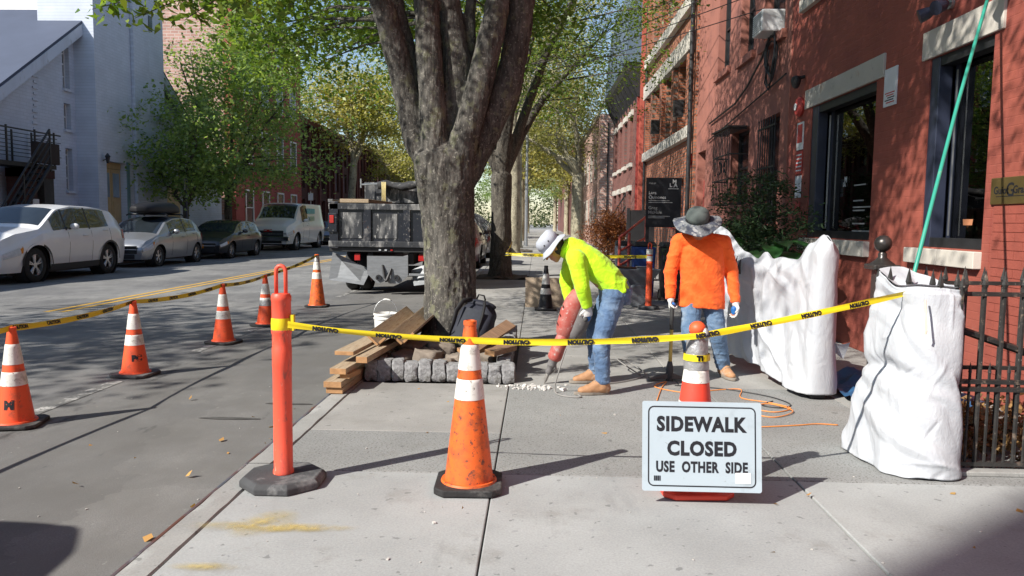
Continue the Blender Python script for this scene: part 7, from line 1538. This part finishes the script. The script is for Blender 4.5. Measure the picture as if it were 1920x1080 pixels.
grow(suv, 1.06); grow(hb, 1.04); grow(vn, 1.10); grow(bx_, 1.1)
# ---------------------------------------------------------------- dump truck seen from behind
tk = thing('dump_truck', 'battered black dump truck with dusty tailgate behind the big tree', 'truck', (-3.02, 15.6, -.1), 0)
M['truckblk'] = pm('dusty black truck paint', (.014, .016, .024), .35, .25, 3, .1, 30, dirt=[((.20, .19, .185), 3.2, .56, .70), ((.34, .33, .31), 11, .61, .69), ((.12, .06, .04), 14, .66, .72)])
M['trucklt'] = pm('concrete splashed steel', (.035, .037, .043), .5, .3, 5, .2, 30, .2, dirt=[((.27, .265, .26), 4.5, .50, .66), ((.40, .39, .38), 18, .59, .67)], stretch=(1, 1, .35))
M['alu'] = pm('scratched aluminium', (.24, .25, .265), .5, .16, 5, .15, 50, .45, stretch=(1, 1, 5))
T = lambda nm, mt, a, b, par=None, bv=.008: MB().b2(a, b).build(nm, mt, par or tk, bevel=bv)
hw = 1.22
tg = T('tailgate', M['truckblk'], (-hw+.06, 0, 1.02), (hw-.06, .06, 1.78))
T('gate_top_rail', M['trucklt'], (-hw, -.05, 1.74), (hw, .08, 1.86), tg); T('gate_bottom_rail', M['trucklt'], (-hw, -.06, .98), (hw, .06, 1.10), tg)
for x in (-.42, .38): T('gate_rib', M['truckblk'], (x-.07, -.045, 1.1), (x+.07, .0, 1.74), tg)
for x in (-hw+.02, hw-.2): T('corner_post', M['truckblk'], (x, -.05, .95), (x+.18, .12, 1.9))
T('gate_panel_splash', M['trucklt'], (-.98, -.012, 1.16), (-.54, -.002, 1.68), tg, .002); T('gate_panel_splash', M['trucklt'], (-.32, -.012, 1.16), (.18, -.002, 1.66), tg, .002)
for s in (-1, 1): T('bed_side', M['truckblk'], (s*hw-.03, .1, 1.0), (s*hw+.03, 3.3, 1.9)); T('bed_rail', M['trucklt'], (s*hw-.05, .1, 1.88), (s*hw+.05, 3.3, 1.95))
for s in (-1, 1):
    for k in range(5): T('bed_stake', M['truckblk'], (s*(hw+.03)-.03, .3+.7*k, 1.0), (s*(hw+.03)+.03, .4+.7*k, 1.9))
T('bed_floor', M['truckblk'], (-hw, .05, .92), (hw, 3.3, 1.0)); T('headboard', M['trucklt'], (-hw, 3.25, 1.0), (hw, 3.33, 2.45))
T('cab_wall', M['truckblk'], (-1.0, 3.6, .7), (1.0, 5.2, 2.35), None, .08); T('hood', M['truckblk'], (-.95, 5.2, .7), (.95, 6.4, 1.5), None, .1); T('cab_glass', M['carglass'], (-.8, 3.585, 1.6), (.8, 3.6, 2.2))
for s in (-1, 1): T('cab_side_glass', M['carglass'], (s*1.0-.008, 3.9, 1.6), (s*1.0+.008, 4.9, 2.2))
T('plank_load', M['wood'], (-1.05, .2, 1.88), (-.45, 2.8, 1.96))
m = MB(); m.tube([(-.85+.2*k, 3.0+.06*math.sin(k), 2.36+.03*math.sin(k*1.7)) for k in range(10)], [.09+.02*math.sin(k*2.3) for k in range(10)], 12)
for i in range(len(m.v)): v = Vector(m.v[i]); m.v[i] = tuple(v+Vector((0, .03*noise.noise(v*6), .03*noise.noise(v*5+V(4, 2, 1)))))
m.build('rolled_tarp', pm('black mesh tarp', (.03, .03, .033), .8, .3, 20, .6, 60, dirt=[((.2, .2, .19), 6, .55, .7)]), tk, 180)
m = MB(); m.tube([(-1.25, 3.0, 2.52), (-1.25, 3.0, 2.3), (-1.25, 3.0, 2.38), (-.8, 3.0, 2.40)], .022, 6); m.build('tarp_crank', M['steel'], tk)
for k in range(4): m = MB(); m.tube([(-.72+.03*k, 2.9, 2.44), (-.70+.025*k, 2.84, 2.2), (-.71+.03*k, 2.86, 1.85-.03*k)], .011, 6); m.build('rope', pm('yellow rope', (.6, .5, .24), .8) if k == 0 else bpy.data.materials['yellow rope'], tk, 180)
T('headboard_panel', M['trucklt'], (-.92, 3.19, 1.95), (.9, 3.245, 2.3))
for s in (-1, 1):
    lp = T('lamp_box', M['truckblk'], (s*1.13-.09, -.09, 1.28), (s*1.13+.09, -.05, 1.66)); T('tail_lamp', M['redlens'], (s*1.14-.045, -.11, 1.46), (s*1.14+.045, -.09, 1.62), lp, .01)
    T('frame_rail', M['trim'], (s*.42-.06, .2, .62), (s*.42+.06, 6.0, .86)); T('frame_lamp', M['redlens'], (s*.66-.06, .06, .70), (s*.66+.06, .11, .84), None, .01)
    m = MB(); m.add([(s*.42, .25, .50), (s*1.2, .18, .86), (s*1.24, .0, .30), (s*.52, .0, .20), (s*.42, .29, .50), (s*1.2, .22, .86), (s*1.24, .03, .30), (s*.52, .03, .20)], [(0, 1, 2, 3), (7, 6, 5, 4), (0, 4, 5, 1), (1, 5, 6, 2), (2, 6, 7, 3), (3, 7, 4, 0)]); m.build('splash_guard', M['alu'], tk)
    for dx in (0, -.28*s):
        m = MB(); m.lathe([(.28, -.12), (.41, -.12), (.45, -.07), (.45, .07), (.41, .12), (.28, .12)], 28, (s*.98+dx, 1.15, .45), Matrix.Rotation(PI/2, 3, 'Y'), cap=False); ty = m.build('rear_tyre', M['tyre'], tk, 40)
        m = MB(); m.lathe([(.001, -.06), (.27, -.1), (.28, .1), (.001, .06)], 24, (s*.98+dx, 1.15, .45), Matrix.Rotation(PI/2, 3, 'Y'), cap=False); m.build('rim', M['steel'], ty, 40)
    m = MB(); m.lathe([(.28, -.13), (.41, -.13), (.45, -.07), (.45, .07), (.41, .13), (.28, .13)], 28, (s*.9, 5.3, .45), Matrix.Rotation(PI/2, 3, 'Y'), cap=False); m.build('front_tyre', M['tyre'], tk, 40)
T('rear_crossbeam', M['trim'], (-hw, .0, .88), (hw, .12, .975)); T('step_bar', M['alu'], (.42, -.02, .40), (1.1, .03, .45)); T('axle', M['trim'], (-.9, 1.05, .36), (.9, 1.25, .54))
for k, x in enumerate((-.2, -.08, .04)): T('marker_lamp', M['redlens'] if k == 2 else M['lens'], (x, -.02, .905), (x+.05, .0, .945))
m = MB(); m.prism([(-.44, .80), (.40, .80), (.40, .40), (.22, .24), (.02, .24), (-.05, .3), (-.2, .24), (-.28, .28), (-.44, .44)], 1, -.02, .02); hp = m.build('hitch_plate', M['alu'], tk)
for x in (-.2, .17):
    m = MB(); m.lathe([(.03, -.03), (.06, -.03), (.06, .03), (.03, .03), (.03, -.03)], 14, (x, -.03, .36), Matrix.Rotation(PI/2, 3, 'X'), cap=False); m.build('tow_ring', M['trim'], hp)
m = MB(); m.tube([(-.12, -.03, .62), (-.06, -.1, .34), (-.02, -.14, .30)], [.02, .035, .03], 8); m.tube([(.06, -.03, .55), (.0, -.1, .36), (-.02, -.14, .30)], [.02, .035, .03], 8); m.build('pintle_hook', M['trim'], hp)
br_ = thing('cut_branch', 'drooping grey cut branches hanging over the dark wagon roof', 'branch', (-1.95, 24.2, 0))
for k in range(7):
    m = MB(); a = k*.09; m.tube([(-.5+a*.3, .1*k, 1.72), (-.1+a*.4, .06*k, 1.6), (.22+a*.5, .05*k, 1.15+.03*k), (.42+a*.4, .05*k, .6-.05*k)], [.03, .03, .022, .008], 6); m.build('twig', M['trucklt'], br_, 180)
# overhead wires
wi = thing('overhead_wires', 'thin black overhead wires crossing to the stucco house', 'wire')
for k in range(4):
    m = MB(); a = Vector((3.7, 13.2+.3*k, 5.0+.35*k)); b = Vector((-8, 42+3*k, 8.4+.35*k)); m.tube([a.lerp(b, t/12)-V(0, 0, .5*4*(t/12)*(1-t/12)) for t in range(13)], .009, 5); m.build('wire', M['black'], wi)
